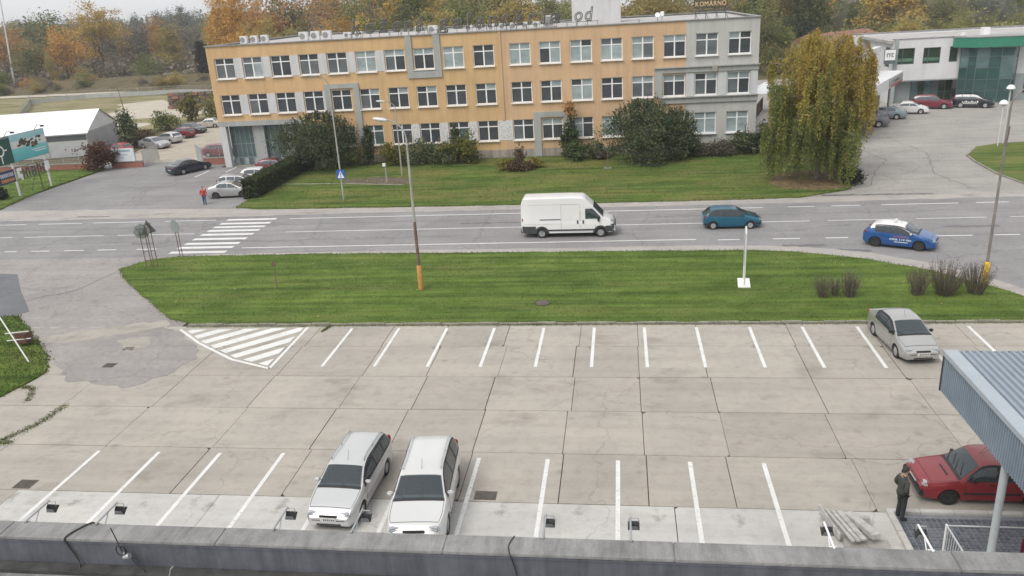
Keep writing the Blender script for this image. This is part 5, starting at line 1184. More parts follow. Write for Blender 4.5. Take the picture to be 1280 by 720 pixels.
# ================================================================== VEGETATION
def leafmesh(name, P, size, m, seed, elong=1.7, hang=0.0, flat=0.0):
    """one leaf-shaped quad per point; hang pulls the long axis downwards"""
    r_ = np.random.default_rng(seed); n = len(P); u = r_.normal(0, 1, (n,3)); u[:,2] = u[:,2]*(1-flat)-hang; u /= np.linalg.norm(u, axis=1)[:,None]
    a = r_.normal(0, 1, (n,3)); v_ = np.cross(u, a); v_ /= np.linalg.norm(v_, axis=1)[:,None]
    s_ = (size*r_.uniform(.6, 1.4, n))[:,None]
    V = np.stack([P-u*s_*elong*.5, P+v_*s_*.5, P+u*s_*elong*.5, P-v_*s_*.5], 1).reshape(-1,3)
    me = bpy.data.meshes.new(name); me.vertices.add(4*n); me.vertices.foreach_set('co', V.astype(np.float32).ravel())
    me.loops.add(4*n); me.loops.foreach_set('vertex_index', np.arange(4*n, dtype=np.int32))
    me.polygons.add(n); me.polygons.foreach_set('loop_start', np.arange(0, 4*n, 4, dtype=np.int32)); me.polygons.foreach_set('loop_total', np.full(n, 4, dtype=np.int32))
    me.materials.append(m); me.update(); me.validate(); return me
def clumps(seed, n, k, rx, ry, rz, zc, spread, shell=.45, taper=0.0, cut=None):
    """leaves gathered in k clumps spread through an uneven crown"""
    r_ = np.random.default_rng(seed); d = r_.normal(0, 1, (k,3)); d /= np.linalg.norm(d, axis=1)[:,None]
    q = r_.uniform(0, 1, k)**shell; lob = 1+.28*np.sin(d[:,0]*5+seed)+.2*np.sin(d[:,1]*7+d[:,2]*4+seed*2)
    C = d*q[:,None]*lob[:,None]*np.array([rx,ry,rz]); 
    if taper: C[:,:2] *= (1-taper*(C[:,2:3]/rz+1)/2)
    C[:,2] += zc
    w_ = r_.uniform(.4, 1.6, k); idx = r_.choice(k, n, p=w_/w_.sum())
    return C[idx]+r_.normal(0, 1, (n,3))*np.array([spread,spread,spread*.7])*r_.uniform(.5,1.3,(k,1))[idx], C
def trunkmesh(seed, h, r0, C, m, nl=8, forks=1, lean=.0):
    r_ = random.Random(seed); mb = MB()
    for f in range(forks):
        a = f*6.283/forks+r_.random(); x = y = 0.0; pts = [(0,0,-.1)]; n = 5
        for k in range(1, n+1): x += math.cos(a)*h*lean/n+r_.gauss(0,h*.012); y += math.sin(a)*h*lean/n+r_.gauss(0,h*.012); pts.append((x,y,h*k/n))
        rr_ = [r0*(1-.16*k)*(1 if forks == 1 else .7) for k in range(n+1)]; mb.path(pts, rr_, 7)
        for c_ in r_.sample(list(C), min(nl, len(C))):
            b = Vector(pts[r_.randint(2, n)]); e = Vector(c_); md = b.lerp(e, .5)+Vector((r_.gauss(0,.1)*h*.1, r_.gauss(0,.1)*h*.1, h*.02)); mb.path([b, md, e], [r0*.32, r0*.2, r0*.06], 5)
    return mb.mesh('trunk', m, 40)
G = {}
def L_(k, cols, tr=.25): G[k] = leaf('leaf_'+k, cols, tr)
L_('green', [(.13,.165,.055),(.175,.21,.07),(.105,.14,.05),(.22,.235,.085)]); L_('yellow', [(.60,.43,.10),(.68,.48,.12),(.48,.37,.10),(.64,.40,.09),(.42,.34,.12)])
L_('orange', [(.58,.33,.085),(.66,.38,.10),(.50,.29,.085),(.56,.37,.11)]); L_('rust', [(.42,.24,.11),(.48,.27,.11),(.36,.23,.115),(.42,.28,.145)])
L_('ochre', [(.42,.33,.12),(.34,.29,.12),(.46,.35,.11),(.29,.27,.11)]); L_('twig', [(.20,.175,.15),(.25,.22,.185),(.16,.15,.12),(.22,.20,.16)], .1)
L_('dark', [(.022,.038,.022),(.03,.048,.028),(.016,.03,.02)], .1); L_('pale', [(.23,.25,.10),(.28,.29,.115),(.20,.22,.09),(.32,.29,.12)])
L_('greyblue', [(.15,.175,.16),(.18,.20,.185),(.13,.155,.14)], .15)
# --- prototypes of far trees, unit = metres at nominal height
def proto(seed, h, w_, kind):
    if kind == 'broad': P, C = clumps(seed, 7000, 70, w_, w_, h*.36, h*.62, w_*.19); T = (h*.5, h*.018, 9, 1, .03)
    if kind == 'tall': P, C = clumps(seed, 7000, 80, w_, w_, h*.43, h*.56, w_*.24, .5, .45); T = (h*.6, h*.015, 10, 1, .02)
    if kind == 'bare_stem': P, C = clumps(seed, 7000, 70, w_, w_, h*.27, h*.72, w_*.17); T = (h*.66, h*.013, 9, 3, .09)
    if kind == 'thin': P, C = clumps(seed, 3200, 60, w_, w_, h*.42, h*.56, w_*.26, .6); T = (h*.7, h*.014, 26, 2, .06)
    if kind == 'conifer': P, C = clumps(seed, 7000, 110, w_, w_, h*.48, h*.5, w_*.18, .5, .9); T = (h*.8, h*.012, 6, 1, 0)
    if kind == 'bush': P, C = clumps(seed, 3800, 60, w_, w_, h*.44, h*.46, w_*.2, .6); T = (h*.4, h*.02, 12, 3, .1)
    return leafmesh('crown', P, {'thin':.20,'bush':.15,'conifer':.2}.get(kind,.215), G['green'], seed, 1.6), trunkmesh(seed, T[0], T[1], C, M_bark, T[2], T[3], T[4])
PR = {k: [proto(s_, h, w_, k) for s_ in ss] for k, h, w_, ss in (('broad',12,4.4,(1,2,3)),('tall',14,3.4,(4,5,6)),('bare_stem',15,4.3,(7,8)),('thin',12,3.8,(9,10,11)),('conifer',10,2.2,(12,13)),('bush',5,2.9,(14,15,16)))}
PH = dict(broad=12, tall=14, bare_stem=15, thin=12, conifer=10, bush=5)
FIRST = {}
def tree(label, cat, kind, col, x, y, h, wide=1.0, group=None, name='tree', seed=0, z=0):
    r_ = random.Random(int(x*13+y*7)+seed); cm, tm = PR[kind][r_.randrange(len(PR[kind]))]; k = h/PH[kind]
    o = thing(name, label, cat, (x,y,z-.05), r_.uniform(0,6.28), group); o.scale = (k*wide, k*wide, k)
    put('trunk', tm, o); c_ = put('crown', cm, o); setmat(c_, G[col]); return o
# --- the trees one can tell apart beyond the rough field (left)
for lab, kind, col, x, y, h, wd in [
    ('faded orange tree at the far left edge of the woods', 'broad', 'rust', -190, 238, 17, 1.25), ('olive green tree with yellow patches at the far left', 'broad', 'pale', -166, 218, 12.5, 1.2),
    ('small yellow sapling in front of the olive tree at far left', 'tall', 'ochre', -158, 214, 9, .7), ('tall dark green tree behind the bright orange one', 'broad', 'green', -196, 268, 20.5, 1.25),
    ('bright yellow orange rounded tree, the most vivid at the left', 'broad', 'orange', -162, 226, 15.8, 1.15), ('very tall yellow tree with several bare leaning stems', 'bare_stem', 'yellow', -166, 250, 21, 1.25),
    ('brownish half bare tree between the two yellow trees', 'thin', 'rust', -186, 272, 17, 1.2), ('grey bare tree right of the tall yellow one', 'thin', 'twig', -166, 272, 17, 1.2),
    ('yellow ochre tree with green foot left of the orange building', 'tall', 'ochre', -142, 250, 16, 1.1), ('orange tipped tree in the middle of the left woods', 'tall', 'orange', -152, 262, 16, 1.0),
    ('dark conical evergreen close to the left end of the orange building', 'conifer', 'dark', -122, 232, 11.5, 1.2), ('slim dark evergreen just left of the roof corner', 'conifer', 'dark', -126, 258, 15, .8),
    ('green bushy tree below the ochre tree', 'bush', 'green', -138, 228, 7.5, 1.0), ('grey green tree behind the slim evergreen', 'tall', 'pale', -136, 268, 17, 1.0), ('pale green poplar above the left roof corner', 'tall', 'pale', -122, 244, 15, .9),
    ('low olive bush at the foot of the bright orange tree', 'bush', 'pale', -150, 216, 5, 1.1), ('dark shrub at the left foot of the olive tree', 'bush', 'green', -176, 216, 6, 1.2)]:
    tree(lab, 'tree', kind, col, x, y, h, wd)
SECT = [(-.70,'at the far left'),(-.60,'left of the tall yellow'),(-.535,'left of the orange building'),(-.47,'above the left roof corner'),(-.42,'behind the three roof air conditioners'),(-.36,'behind the first roof word'),(-.30,'right of the first roof word'),(-.24,'at the long roof word start'),(-.18,'behind the long roof word'),(-.11,'at the long roof word end'),(-.04,'left of the roof penthouse'),(.03,'behind the roof penthouse'),(.08,'right of the roof penthouse'),(.13,'behind the orange town sign'),(.19,'above the right roof corner'),(.25,'left of the birch top'),(.31,'above the birch top'),(.36,'above the showroom left end'),(.41,'above the showroom windows'),(.46,'above the green fascia'),(9,'at the far right edge')]
def rnd(n, seed, area, pick, row, hr, name='tree', cat='tree'):
    r_ = random.Random(seed)
    for k in range(n):
        y = r_.uniform(*area[1]); lo, hi = area[0](y); x = r_.uniform(lo, hi); kind, col = r_.choice(pick); f = r_.random()
        h = (hr[0]+(hr[1]-hr[0])*f)*(1.1 if kind == 'tall' else .5 if kind == 'bush' else 1); wd = r_.uniform(.62,.98) if kind == 'tall' else r_.uniform(.8,1.15)
        size = ('broad ' if wd > 1.05 else 'slender ' if wd < .8 else '')+('low' if f < .33 else 'medium' if f < .66 else 'tall')
        where = next(s_ for q, s_ in SECT if x/y < q); what = CN[col]+(' shrub' if kind == 'bush' else ' tree')
        lab = f'{size} {what} {where}, {row}'.replace('broad ','') if len(f'{size} {what} {where}, {row}'.split()) > 14 else f'{size} {what} {where}, {row}'; tree(lab, cat, kind, col, x, y, h, wd, 'trees and shrubs '+row, name)
CN = dict(green='green', yellow='yellow', orange='orange', rust='rust brown', ochre='ochre', twig='bare grey', dark='dark evergreen', pale='pale olive', greyblue='grey green')
rnd(48, 1, (lambda y: (-.47*y, -.20*y), (140,195)), [('tall','orange'),('tall','yellow'),('broad','pale'),('tall','ochre'),('tall','pale'),('tall','yellow'),('thin','twig'),('broad','green'),('tall','ochre'),('thin','twig')], 'front row', (10,14))
rnd(56, 2, (lambda y: (-.50*y, -.12*y), (185,260)), [('tall','orange'),('broad','green'),('thin','twig'),('tall','yellow'),('broad','pale'),('thin','twig'),('tall','green'),('broad','rust'),('thin','twig')], 'back row', (17,22))
rnd(34, 3, (lambda y: (-.24*y, .20*y), (122,175)), [('broad','pale'),('broad','green'),('broad','ochre'),('thin','twig'),('tall','pale'),('broad','green'),('tall','yellow'),('bush','ochre')], 'front row', (8,12))
rnd(36, 4, (lambda y: (-.20*y, .24*y), (175,270)), [('broad','green'),('thin','twig'),('broad','ochre'),('broad','pale'),('tall','rust'),('broad','orange')], 'back row', (13,19))
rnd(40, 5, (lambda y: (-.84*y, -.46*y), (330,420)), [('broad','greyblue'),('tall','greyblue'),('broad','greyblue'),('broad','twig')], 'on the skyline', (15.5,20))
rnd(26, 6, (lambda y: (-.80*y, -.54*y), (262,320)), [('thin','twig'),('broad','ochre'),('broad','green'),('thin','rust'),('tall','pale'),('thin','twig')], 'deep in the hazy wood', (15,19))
# brambles on the bank before the trees
def bank(u, v_):
    x = -172+98*u; y = 196+(222-196)*v_-8*u; return (x, y, -.06+2.6*math.sin(math.pi*v_)*math.sin(math.pi*min(1,max(0,u*1.0)))**.4)
struct('earth_bank', MB().grid(bank, 24, 8), M_soil, 60)
rnd(44, 7, (lambda y: (-168,-86), (192,216)), [('bush','twig'),('bush','twig'),('bush','green'),('bush','rust'),('bush','ochre')], 'on the dark bank', (4.2,8), 'bush', 'bush')
# --- right: scrub and trees beyond the showroom
for lab, kind, col, x, y, h, wd in [
    ('large yellow autumn tree rising behind the showroom roof', 'broad', 'yellow', 66, 215, 19, 1.25), ('ochre tree leaning over the left end of the showroom roof', 'broad', 'ochre', 58, 178, 8.5, 1.2), ('yellow green tree above the showroom entrance', 'broad', 'pale', 76, 210, 11, 1.2),
    ('dark fir right of the orange building', 'conifer', 'dark', 35, 220, 17, 1.5), ('second dark fir right of the orange building', 'conifer', 'dark', 42, 235, 17, 1.6), ('dense dark bush beside the far yard cars', 'broad', 'dark', 38.5, 187, 8.5, 1.2), ('dark rounded tree at the left of the far yard', 'broad', 'dark', 33.5, 192, 9, 1.0),
    ('small orange bush near the long shed', 'bush', 'orange', 43, 205, 5.0, .8), ('small yellow tree among the scrub above the green fascia', 'tall', 'yellow', 97, 215, 7, 1.1), ('red brown bush behind the showroom roof', 'bush', 'rust', 68, 165, 5.2, 1.5)]:
    tree(lab, 'tree', kind, col, x, y, h, wd)
rnd(60, 8, (lambda y: (.26*y, .50*y+2), (150,230)), [('bush','pale'),('bush','ochre'),('bush','green'),('broad','pale'),('bush','rust'),('bush','twig'),('bush','pale')], 'near scrub', (5.0,8.5), 'shrub')
rnd(80, 9, (lambda y: (.15*y, .50*y+2), (230,330)), [('thin','twig'),('broad','twig'),('bush','green'),('broad','green'),('broad','pale'),('thin','twig'),('broad','greyblue')], 'far scrub', (6,11), 'shrub')
# trees that still share a label are told apart by their place
_same = {}
for o_ in COL.objects:
    if o_.parent is None and str(o_.get('group','')).startswith('trees and shrubs'): _same.setdefault(o_['label'], []).append(o_)
for lab_, os_ in _same.items():
    if len(os_) < 2: continue
    os_.sort(key=lambda o_: o_.location.x/o_.location.y)
    wd_ = ['left','right'] if len(os_) == 2 else ['left','middle','right'] if len(os_) == 3 else ['leftmost','mid left','mid right','rightmost']
    for o_, w_ in zip(os_, wd_): o_['label'] = lab_+', '+w_
# the far mass that reads as one wood
def mass(name, lab, n, area, hr, col, seed, k=.8):
    r_ = np.random.default_rng(seed); y = r_.uniform(area[2], area[3], n); x = y*r_.uniform(area[0], area[1], n); h = r_.uniform(*hr, n)
    hub = r_.integers(0, 1e6, n); P = []; 
    for i in range(n): P.append(np.array([x[i], y[i], h[i]*.5])+r_.normal(0,1,(150,3))*np.array([h[i]*.28,h[i]*.28,h[i]*.24]))
    P = np.vstack(P); P[:,2] = np.abs(P[:,2]); return tag(put(name, leafmesh(name, P, k, G[col], seed, 1.5)), lab, 'woodland', None, 'stuff')
mass('far_woodland', 'grey brown far scrub woodland filling the skyline at right', 520, (.10,.56,330,560), (6,12), 'twig', 1, 1.0)
mass('far_woodland', 'olive undergrowth between the right hand shrubs', 260, (.22,.54,160,330), (3,6), 'pale', 2, .6)
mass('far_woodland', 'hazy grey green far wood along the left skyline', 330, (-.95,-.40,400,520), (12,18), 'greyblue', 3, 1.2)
mass('far_woodland', 'brown undergrowth beneath the woods behind the orange building', 260, (-.48,.22,150,280), (3,6), 'ochre', 4, .6)
mass('far_woodland', 'dull olive undergrowth beneath the left woods', 190, (-.84,-.5,232,330), (3,6), 'twig', 5, .7)
# --- shrubs close to the orange building: own meshes, finer leaves
def shrub(label, x, y, h, rx, col, n=5000, seed=1, ry=None, size=.13, spread=.16, upright=0.0, cat='bush', name='bush', k=120, elong=1.7, stems=9, zc=.5, taper=0.0, hang=0.0, core=True):
    P, C = clumps(seed, n, k, rx, ry or rx, h*.5, h*zc, rx*spread, .55, taper); P[:,2] = np.maximum(P[:,2], .04+np.abs(P[:,2])*.02)
    if upright:
        P = P+np.random.default_rng(seed).uniform(0,1,(n,1))*np.stack([P[:,0]*.22,P[:,1]*.22,np.full(n,h*.22*upright)],1)
    o = thing(name, label, cat, (x,y,.05), 0)
    put('foliage', leafmesh('foliage', P, size, G[col], seed, elong, hang), o)
    mb = MB(); r_ = random.Random(seed)
    for i in range(stems): c_ = r_.choice(list(C)); mb.path([(r_.gauss(0,.1)*rx,r_.gauss(0,.1)*rx,-.05), (c_[0]*.5,c_[1]*.5,max(.1,c_[2])*.6), tuple(c_)], [.05,.035,.012], 5)
    mb.build('stem', M_bark, o); return o
L_('yew', [(.075,.104,.054),(.102,.134,.068),(.135,.165,.088),(.052,.076,.044)], .12); L_('hedge', [(.05,.08,.03),(.07,.105,.04),(.09,.12,.05),(.04,.062,.027)], .15)
L_('lime', [(.11,.13,.03),(.15,.16,.04),(.08,.10,.025),(.18,.17,.05)]); L_('goldbush', [(.22,.20,.05),(.28,.24,.07),(.17,.17,.05)]); L_('russet', [(.10,.04,.028),(.14,.05,.035),(.08,.05,.03),(.13,.075,.045)]); L_('brownbush', [(.10,.07,.045),(.13,.09,.055),(.08,.065,.04)]); L_('pinkgrey', [(.16,.14,.12),(.12,.12,.09),(.22,.19,.17)])
def spiky(label, x, y, h, rx, seed, col='yew', n=5200):
    n = int(n*2.1)
    """dense dark evergreen with shoots standing out of its outline"""
    o = shrub(label, x, y, h*.86, rx, col, n, seed, None, .105, .17, 0, k=150, elong=2.2, zc=.48)
    r_ = np.random.default_rng(seed+5); P = []; ns = 190
    for i in range(ns):
        a = r_.uniform(0,6.283); el = r_.uniform(.15,1.5); d = np.array([math.cos(a)*math.cos(el), math.sin(a)*math.cos(el), math.sin(el)]); b = d*np.array([rx,rx,h*.44])*.88+np.array([0,0,h*.42])
        up = d*.6+np.array([0,0,.7]); up /= np.linalg.norm(up); L = r_.uniform(.4,1.05); t_ = r_.uniform(0,1,(16,1)); P.append(b+up*t_*L+r_.normal(0,.035,(16,3)))
    put('shoots', leafmesh('shoots', np.vstack(P), .095, G[col], seed, 2.4, -.8), o); return o
spiky('huge dark evergreen bush with feathery shoots left of the lamp post', -31.2, 80.3, 6.5, 4.0, 31, n=7500)
spiky('big dark evergreen bush before the right half of the orange building', 2.0, 78.2, 6.6, 3.15, 32, n=6500)
spiky('dark evergreen bush growing against the right side of the big one', 5.4, 79.6, 5.2, 2.0, 33, n=4200)
shrub('slim dark conical evergreen against the building left of the lamp posts', -26.3, 81.7, 4.6, .85, 'yew', 3200, 34, None, .14, .22, 0, 'conifer', 'evergreen', taper=.75)
shrub('second small dark pointed evergreen under the ground floor windows', -16.9, 81.9, 3.6, .7, 'yew', 2400, 42, None, .14, .22, 0, 'conifer', 'evergreen', taper=.7)
shrub('low light green bush left of the conical evergreen', -28.2, 81.6, 1.7, 1.2, 'green', 1500, 43, None, .13)
shrub('yellow green bush right of the conical evergreen', -23.4, 81.2, 2.1, 1.5, 'lime', 2600, 35)
shrub('wide dark green bush under the ground floor windows', -19.6, 81.2, 2.4, 2.7, 'yew', 4200, 36, 1.4)
shrub('tall yellow green mottled bush under the ground floor windows', -16.0, 80.9, 3.0, 1.7, 'lime', 3400, 37, None, .15)
shrub('small bare brown shrub in the lawn bed', -9.9, 78.4, 2.3, .75, 'brownbush', 900, 38, None, .09)
shrub('left golden low shrub of the lawn bed', -11.3, 77.0, 1.0, .95, 'goldbush', 1300, 39); shrub('right golden low shrub of the lawn bed', -8.3, 77.4, 1.0, .85, 'goldbush', 1200, 40)
shrub('low brown shrub in the middle of the lawn bed', -9.8, 76.3, .95, 1.2, 'brownbush', 1600, 41, .8)
o = shrub('slim ivy green sapling with orange crown against the building', -5.0, 82.3, 4.2, .95, 'hedge', 2600, 44, .8, .15, .25, 0, 'tree', 'small_tree', taper=.45)
P, C = clumps(45, 650, 22, .65, .5, 1.0, 5.0, .16); put('crown', leafmesh('crown', P, .15, G['rust'], 45), o)
shrub('rounded green bush at the foot of the orange crowned sapling', -4.3, 80.9, 2.0, 1.5, 'hedge', 2600, 46); shrub('low dark bush right of the rounded green one', -2.2, 81.6, 1.5, 1.0, 'yew', 1300, 47); shrub('small bare brown bush near the big evergreen', -.75, 82.1, 1.7, .5, 'brownbush', 500, 48, None, .08); shrub('low grey flowering shrub beside the plinth', -1.9, 80.8, .8, .8, 'pinkgrey', 800, 49)
shrub('round clipped green bush right of the big evergreens', 7.0, 80.9, 2.0, 1.0, 'hedge', 2000, 50)
shrub('wide low grey pink flowering shrub by the grey wall', 9.7, 80.6, 1.4, 1.9, 'pinkgrey', 2600, 51, 1.0, .12)
shrub('dark bush below the last ground floor window', 12.1, 81.2, 2.5, 1.4, 'yew', 2600, 52); shrub('darkest bush at the right corner of the building', 14.2, 80.8, 3.0, 1.6, 'dark', 3200, 53); shrub('olive shrub between the corner bush and the birch', 16.0, 82.2, 2.2, 1.0, 'lime', 1300, 54)
shrub('russet brown round bush at the end of the brick wall', -58.9, 84.2, 3.1, 1.85, 'russet', 4200, 55, None, .14)
shrub('dark blue green juniper on the lawn below the billboards', -60.6, 70.0, 1.1, 1.0, 'dark', 1400, 56, .8); shrub('yellow bush left of the brick and pallet stack', -70.5, 126.5, 4.2, 1.5, 'goldbush', 1500, 57, None, .25); shrub('green bush right of the yellow bush by the gravel drive', -66.5, 127.5, 3.6, 2.6, 'pale', 1800, 58, None, .25)
shrub('green shrub behind the black saloon on the gravel drive', -69, 116, 2.6, 2.2, 'green', 1500, 59, None, .2); shrub('dry grass clump behind the gravel drive cars', -67, 106, 1.4, 1.8, 'brownbush', 1300, 60, None, .16); shrub('dark low shrub behind the pale hatchback', -65.8, 102.5, 1.5, 1.6, 'brownbush', 1200, 61, None, .16)
shrub('tiny dark clipped shrub at the right foot of the birch', 18.6, 66.9, 1.3, .9, 'dark', 1300, 62, None, .1)
# two slim dark saplings with tall poles at the edge of the drive
o = shrub('ragged dark sapling with a tall bare leader beside the tent', -64.6, 99.6, 4.6, 1.35, 'yew', 1700, 63, None, .2, .3, 0, 'tree', 'sapling', zc=.55, taper=.5); MB().path([(0,0,0),(.1,0,4),(-.25,0,8.0)],[.09,.06,.025],6).build('trunk', M_bark, o)
# clipped hedge beside the parked cars
hd = thing('clipped_hedge', 'long dark clipped hedge running from the parked cars to the big evergreen', 'hedge', (-33.3,75.5,0))
r_ = np.random.default_rng(77); n = 15000; q = r_.uniform(0,1,(n,3)); P = np.empty((n,3)); P[:,1] = -8+17.0*q[:,1]; face = r_.uniform(0,1,n)
P[:,0] = np.where(face < .42, -.6, np.where(face < .7, .6, -.6+1.2*q[:,0])); P[:,2] = np.where(face < .7, 1.7*q[:,2], 1.7); e = r_.uniform(0,1,n) < .06; P[e,1] = -8; P[e,0] = -.6+1.2*q[e,0]; P[e,2] = 1.7*q[e,2]
P += r_.normal(0,.06,(n,3)); P[:,2] = np.abs(P[:,2]); put('foliage', leafmesh('foliage', P, .15, G['hedge'], 77, 1.5), hd)
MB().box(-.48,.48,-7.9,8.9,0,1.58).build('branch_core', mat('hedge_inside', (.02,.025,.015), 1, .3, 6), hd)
# --- weeping birch
bi = thing('weeping_birch', 'large weeping birch turning yellow at the top, trailing to the lawn beside the yard entrance', 'tree', (16.35,69.0,.05)); bi.scale = (.97,.97,1.0)
L_('birch_g', [(.19,.245,.075),(.25,.30,.095),(.15,.20,.06),(.31,.32,.105),(.21,.24,.075)], .35); L_('birch_y', [(.55,.42,.10),(.62,.44,.11),(.46,.36,.10),(.52,.37,.11),(.36,.33,.10)], .35); L_('birch_m', [(.37,.34,.09),(.44,.37,.10),(.30,.29,.085),(.48,.38,.105)], .35)
r_ = np.random.default_rng(90); rs_ = random.Random(90); lim = MB(); buck = {'birch_g': [], 'birch_m': [], 'birch_y': []}; strands = MB()
lim.path([(0,0,-.1),(.1,0,3),(-.05,.1,6),(.15,0,9),(0,0,11.6)], [.28,.22,.16,.09,.03], 8)
tips = []
for i in range(78):
    a = i*2.399; zz = 3.0+9.0*((i+.5)/78)**.95; rad = (4.9*math.sin(math.pi*min(1,max(.04,(13.6-zz)/13.0)))**.62)*rs_.uniform(.40,1.08)*(1+.20*math.sin(3*a+zz*1.3)+.10*math.sin(5*a-zz))
    if math.cos(a) > .35 and 7.2 < zz < 10.2: rad *= 1.22
    if zz > 10.4: rad *= .8
    b = Vector((0,0,zz*.80)); e = Vector((math.cos(a)*rad, math.sin(a)*rad*.95, zz+rs_.uniform(-.3,.4))); md = b.lerp(e,.55)+Vector((0,0,.55)); lim.path([b,md,e],[.07,.045,.015],5); tips += [(md,e)]
for md, e in tips:
    for g_ in range(4):                                   # each limb trails a few dense tresses with gaps between them
        f = rs_.uniform(.12,1.05); c0 = md.lerp(e, f)+Vector((rs_.gauss(0,.34),rs_.gauss(0,.34),rs_.gauss(0,.2))); Lg = rs_.uniform(1.0,4.2)*(.8+.05*c0.z) if c0.z > 6.4 or g_ == 0 else c0.z*rs_.uniform(.55,1.02)
        for k in range(5):
            q = c0+Vector((rs_.gauss(0,.16),rs_.gauss(0,.16),rs_.gauss(0,.12)))
            L = min(q.z-.25, Lg*rs_.uniform(.55,1.1)); n = int(L/.085); tt = np.linspace(0,1,max(5,n)); out = Vector((q.x,q.y,0)).normalized()*rs_.uniform(0,.4)
            pts = np.stack([q.x+out.x*tt**.6+.05*np.sin(tt*5+k), q.y+out.y*tt**.6, q.z+.12*np.sin(tt*3)-L*tt], 1)
            pts = pts[r_.uniform(0,1,len(pts)) < .95]
            hgt = q.z+(.55*q.x if q.x > 0 else .25*q.x)+rs_.gauss(0,1.1); key = 'birch_y' if hgt > 10.3 else 'birch_m' if hgt > 7.9 else 'birch_g'
            buck[key].append(np.vstack([pts+r_.normal(0,.05,pts.shape), pts+r_.normal(0,.08,pts.shape), pts+r_.normal(0,.11,pts.shape)]))
            if k == 0: strands.tube(tuple(pts[0]), tuple(pts[-1]), .008, .004, 3, False)
lim.build('trunk', M_barklight, bi); strands.build('hanging_twigs', M_bark, bi)
for k, lst in buck.items():
    if lst: put('foliage', leafmesh('foliage', np.vstack(lst), .085, G[k], 91, 2.0, .9), bi)
# --- bare twiggy shrubs on the island
M_twig = mat('bare_twig', (.115,.095,.075), .9, .3, 5)
def bare(label, x, y, h, r0, n, seed):
    r_ = random.Random(seed); mb = MB(); o = thing('bare_shrub', label, 'bush', (x,y,.06), 0)
    for i in range(n):
        a = r_.random()*6.283; s_ = r_.random()**.5; b = Vector((math.cos(a)*r0*.45*s_, math.sin(a)*r0*.45*s_, 0)); e = Vector((math.cos(a)*r0*s_*1.15+r_.gauss(0,.06), math.sin(a)*r0*s_*1.15+r_.gauss(0,.06), h*r_.uniform(.65,1.08)*(1-.18*s_)))
        md = b.lerp(e,.5)+Vector((r_.gauss(0,.05),r_.gauss(0,.05),.05)); mb.path([b,md,e],[.012,.009,.004],3)
        for k in range(5): f = r_.uniform(.35,1); q = b.lerp(e,f); mb.tube(q, q+Vector((r_.gauss(0,.10),r_.gauss(0,.10),r_.uniform(.08,.28))), .006, .003, 3, False)
    mb.build('twigs', M_twig, o)
    P = np.array([[r_.gauss(0,r0*.42), r_.gauss(0,r0*.42), r_.uniform(.12,.92)*h] for _ in range(int(n*3.2))]); put('foliage', leafmesh('foliage', P[::3], .045, G['brownbush'], seed, 1.5), o)
bare('small bare shrub, leftmost of the three on the island', 10.45, 40.9, 1.25, .45, 55, 1); bare('smallest bare shrub, middle of the three on the island', 11.05, 41.05, 1.0, .3, 34, 2); bare('bare shrub, right one of the three on the island', 11.75, 40.95, 1.45, .55, 85, 3)
bare('bare shrub at the left end of the big clump near the yellow lamp foot', 15.15, 41.1, 1.55, .62, 90, 4); bare('widest bare shrub in the middle of the big clump', 16.5, 41.1, 1.85, .95, 170, 5); bare('bare shrub at the right end of the big clump', 18.0, 41.2, 1.75, .7, 110, 6)
# ================================================================== STREET FURNITURE, PEOPLE
M_yel = mat('warning_yellow', (.62,.40,.03), .5, .15, 3); M_orangeband = mat('faded_orange', (.45,.23,.06), .7, .25, 4); M_cream = mat('pole_pale', (.34,.335,.30), .7, .25, 1.5); M_lamphead = mat('lamp_shell', (.62,.63,.63), .4, .08)
M_galv = mat('lamp_grey', (.20,.18,.17), .7, .3, 1.2)
def lamp(label, x, y, h, arm, az, foot=None, pole=M_galv, lower=None):
    o = thing('street_lamp', label, 'street lamp', (x,y,.05), 0)
    ex, ey = math.cos(az), math.sin(az)
    if lower: MB().path([(0,0,0),(0,0,h*.42)],[.095,.085],12).build('lower_pole', lower, o)
    MB().path([(0,0,0 if not lower else h*.42),(0,0,h*.9)],[.08,.05],12).build('pole', pole, o)
    pts = [(0,0,h*.9)]+[(ex*arm*(1-math.cos(t_)), ey*arm*(1-math.cos(t_)), h*.9+h*.11*math.sin(t_)) for t_ in np.linspace(.2,1.35,7)]
    MB().path(pts,.04,8).build('arm', pole, o); e = Vector(pts[-1]); tilt = Matrix.Rotation(az,3,'Z') @ Matrix.Rotation(R(-8),3,'Y')
    hd_ = thing_part = MB(); prof = [(0,-.42),(.10,-.36),(.15,-.1),(.14,.25),(.08,.42),(0,.46)]
    mm = tilt @ Matrix.Rotation(R(90),3,'Y') @ Matrix.Diagonal((.62,1,1))
    hd_.lathe(prof,14,mm,e+Vector((ex*.35,ey*.35,.02))); hh = hd_.build('lamp_head', M_lamphead, o, smooth=50)
    MB().lathe([(0,-.22),(.09,-.2),(.11,0),(.09,.2),(0,.22)],12,tilt @ Matrix.Rotation(R(90),3,'Y') @ Matrix.Diagonal((.5,1,1)),e+Vector((ex*.42,ey*.42,-.055))).build('lens', M_headlamp, hh, smooth=50)
    if foot: MB().lathe([(.15,0),(.15,foot[1]),(.10,foot[1]+.06)],14).build('foot_band', foot[0], o, smooth=40)
    return o
lamp('tall lamp post with faded orange foot on the grass island', -11.57, 42.7, 9.75, 1.35, R(172), (M_orangeband, 1.45), M_cream, M_rust)
lamp('tall lamp post with bright yellow foot at the right end of the island', 19.08, 42.8, 10.2, 1.8, R(20), (M_yel, 1.15), M_galv)
lamp('pale lamp post with the blue crossing sign on it', -23.96, 65.85, 10.6, 1.2, R(215), None, M_cream)
lamp('slim pale lamp post in the flower bed before the building', -21.28, 75.7, 7.2, 1.2, R(200), None, M_cream)
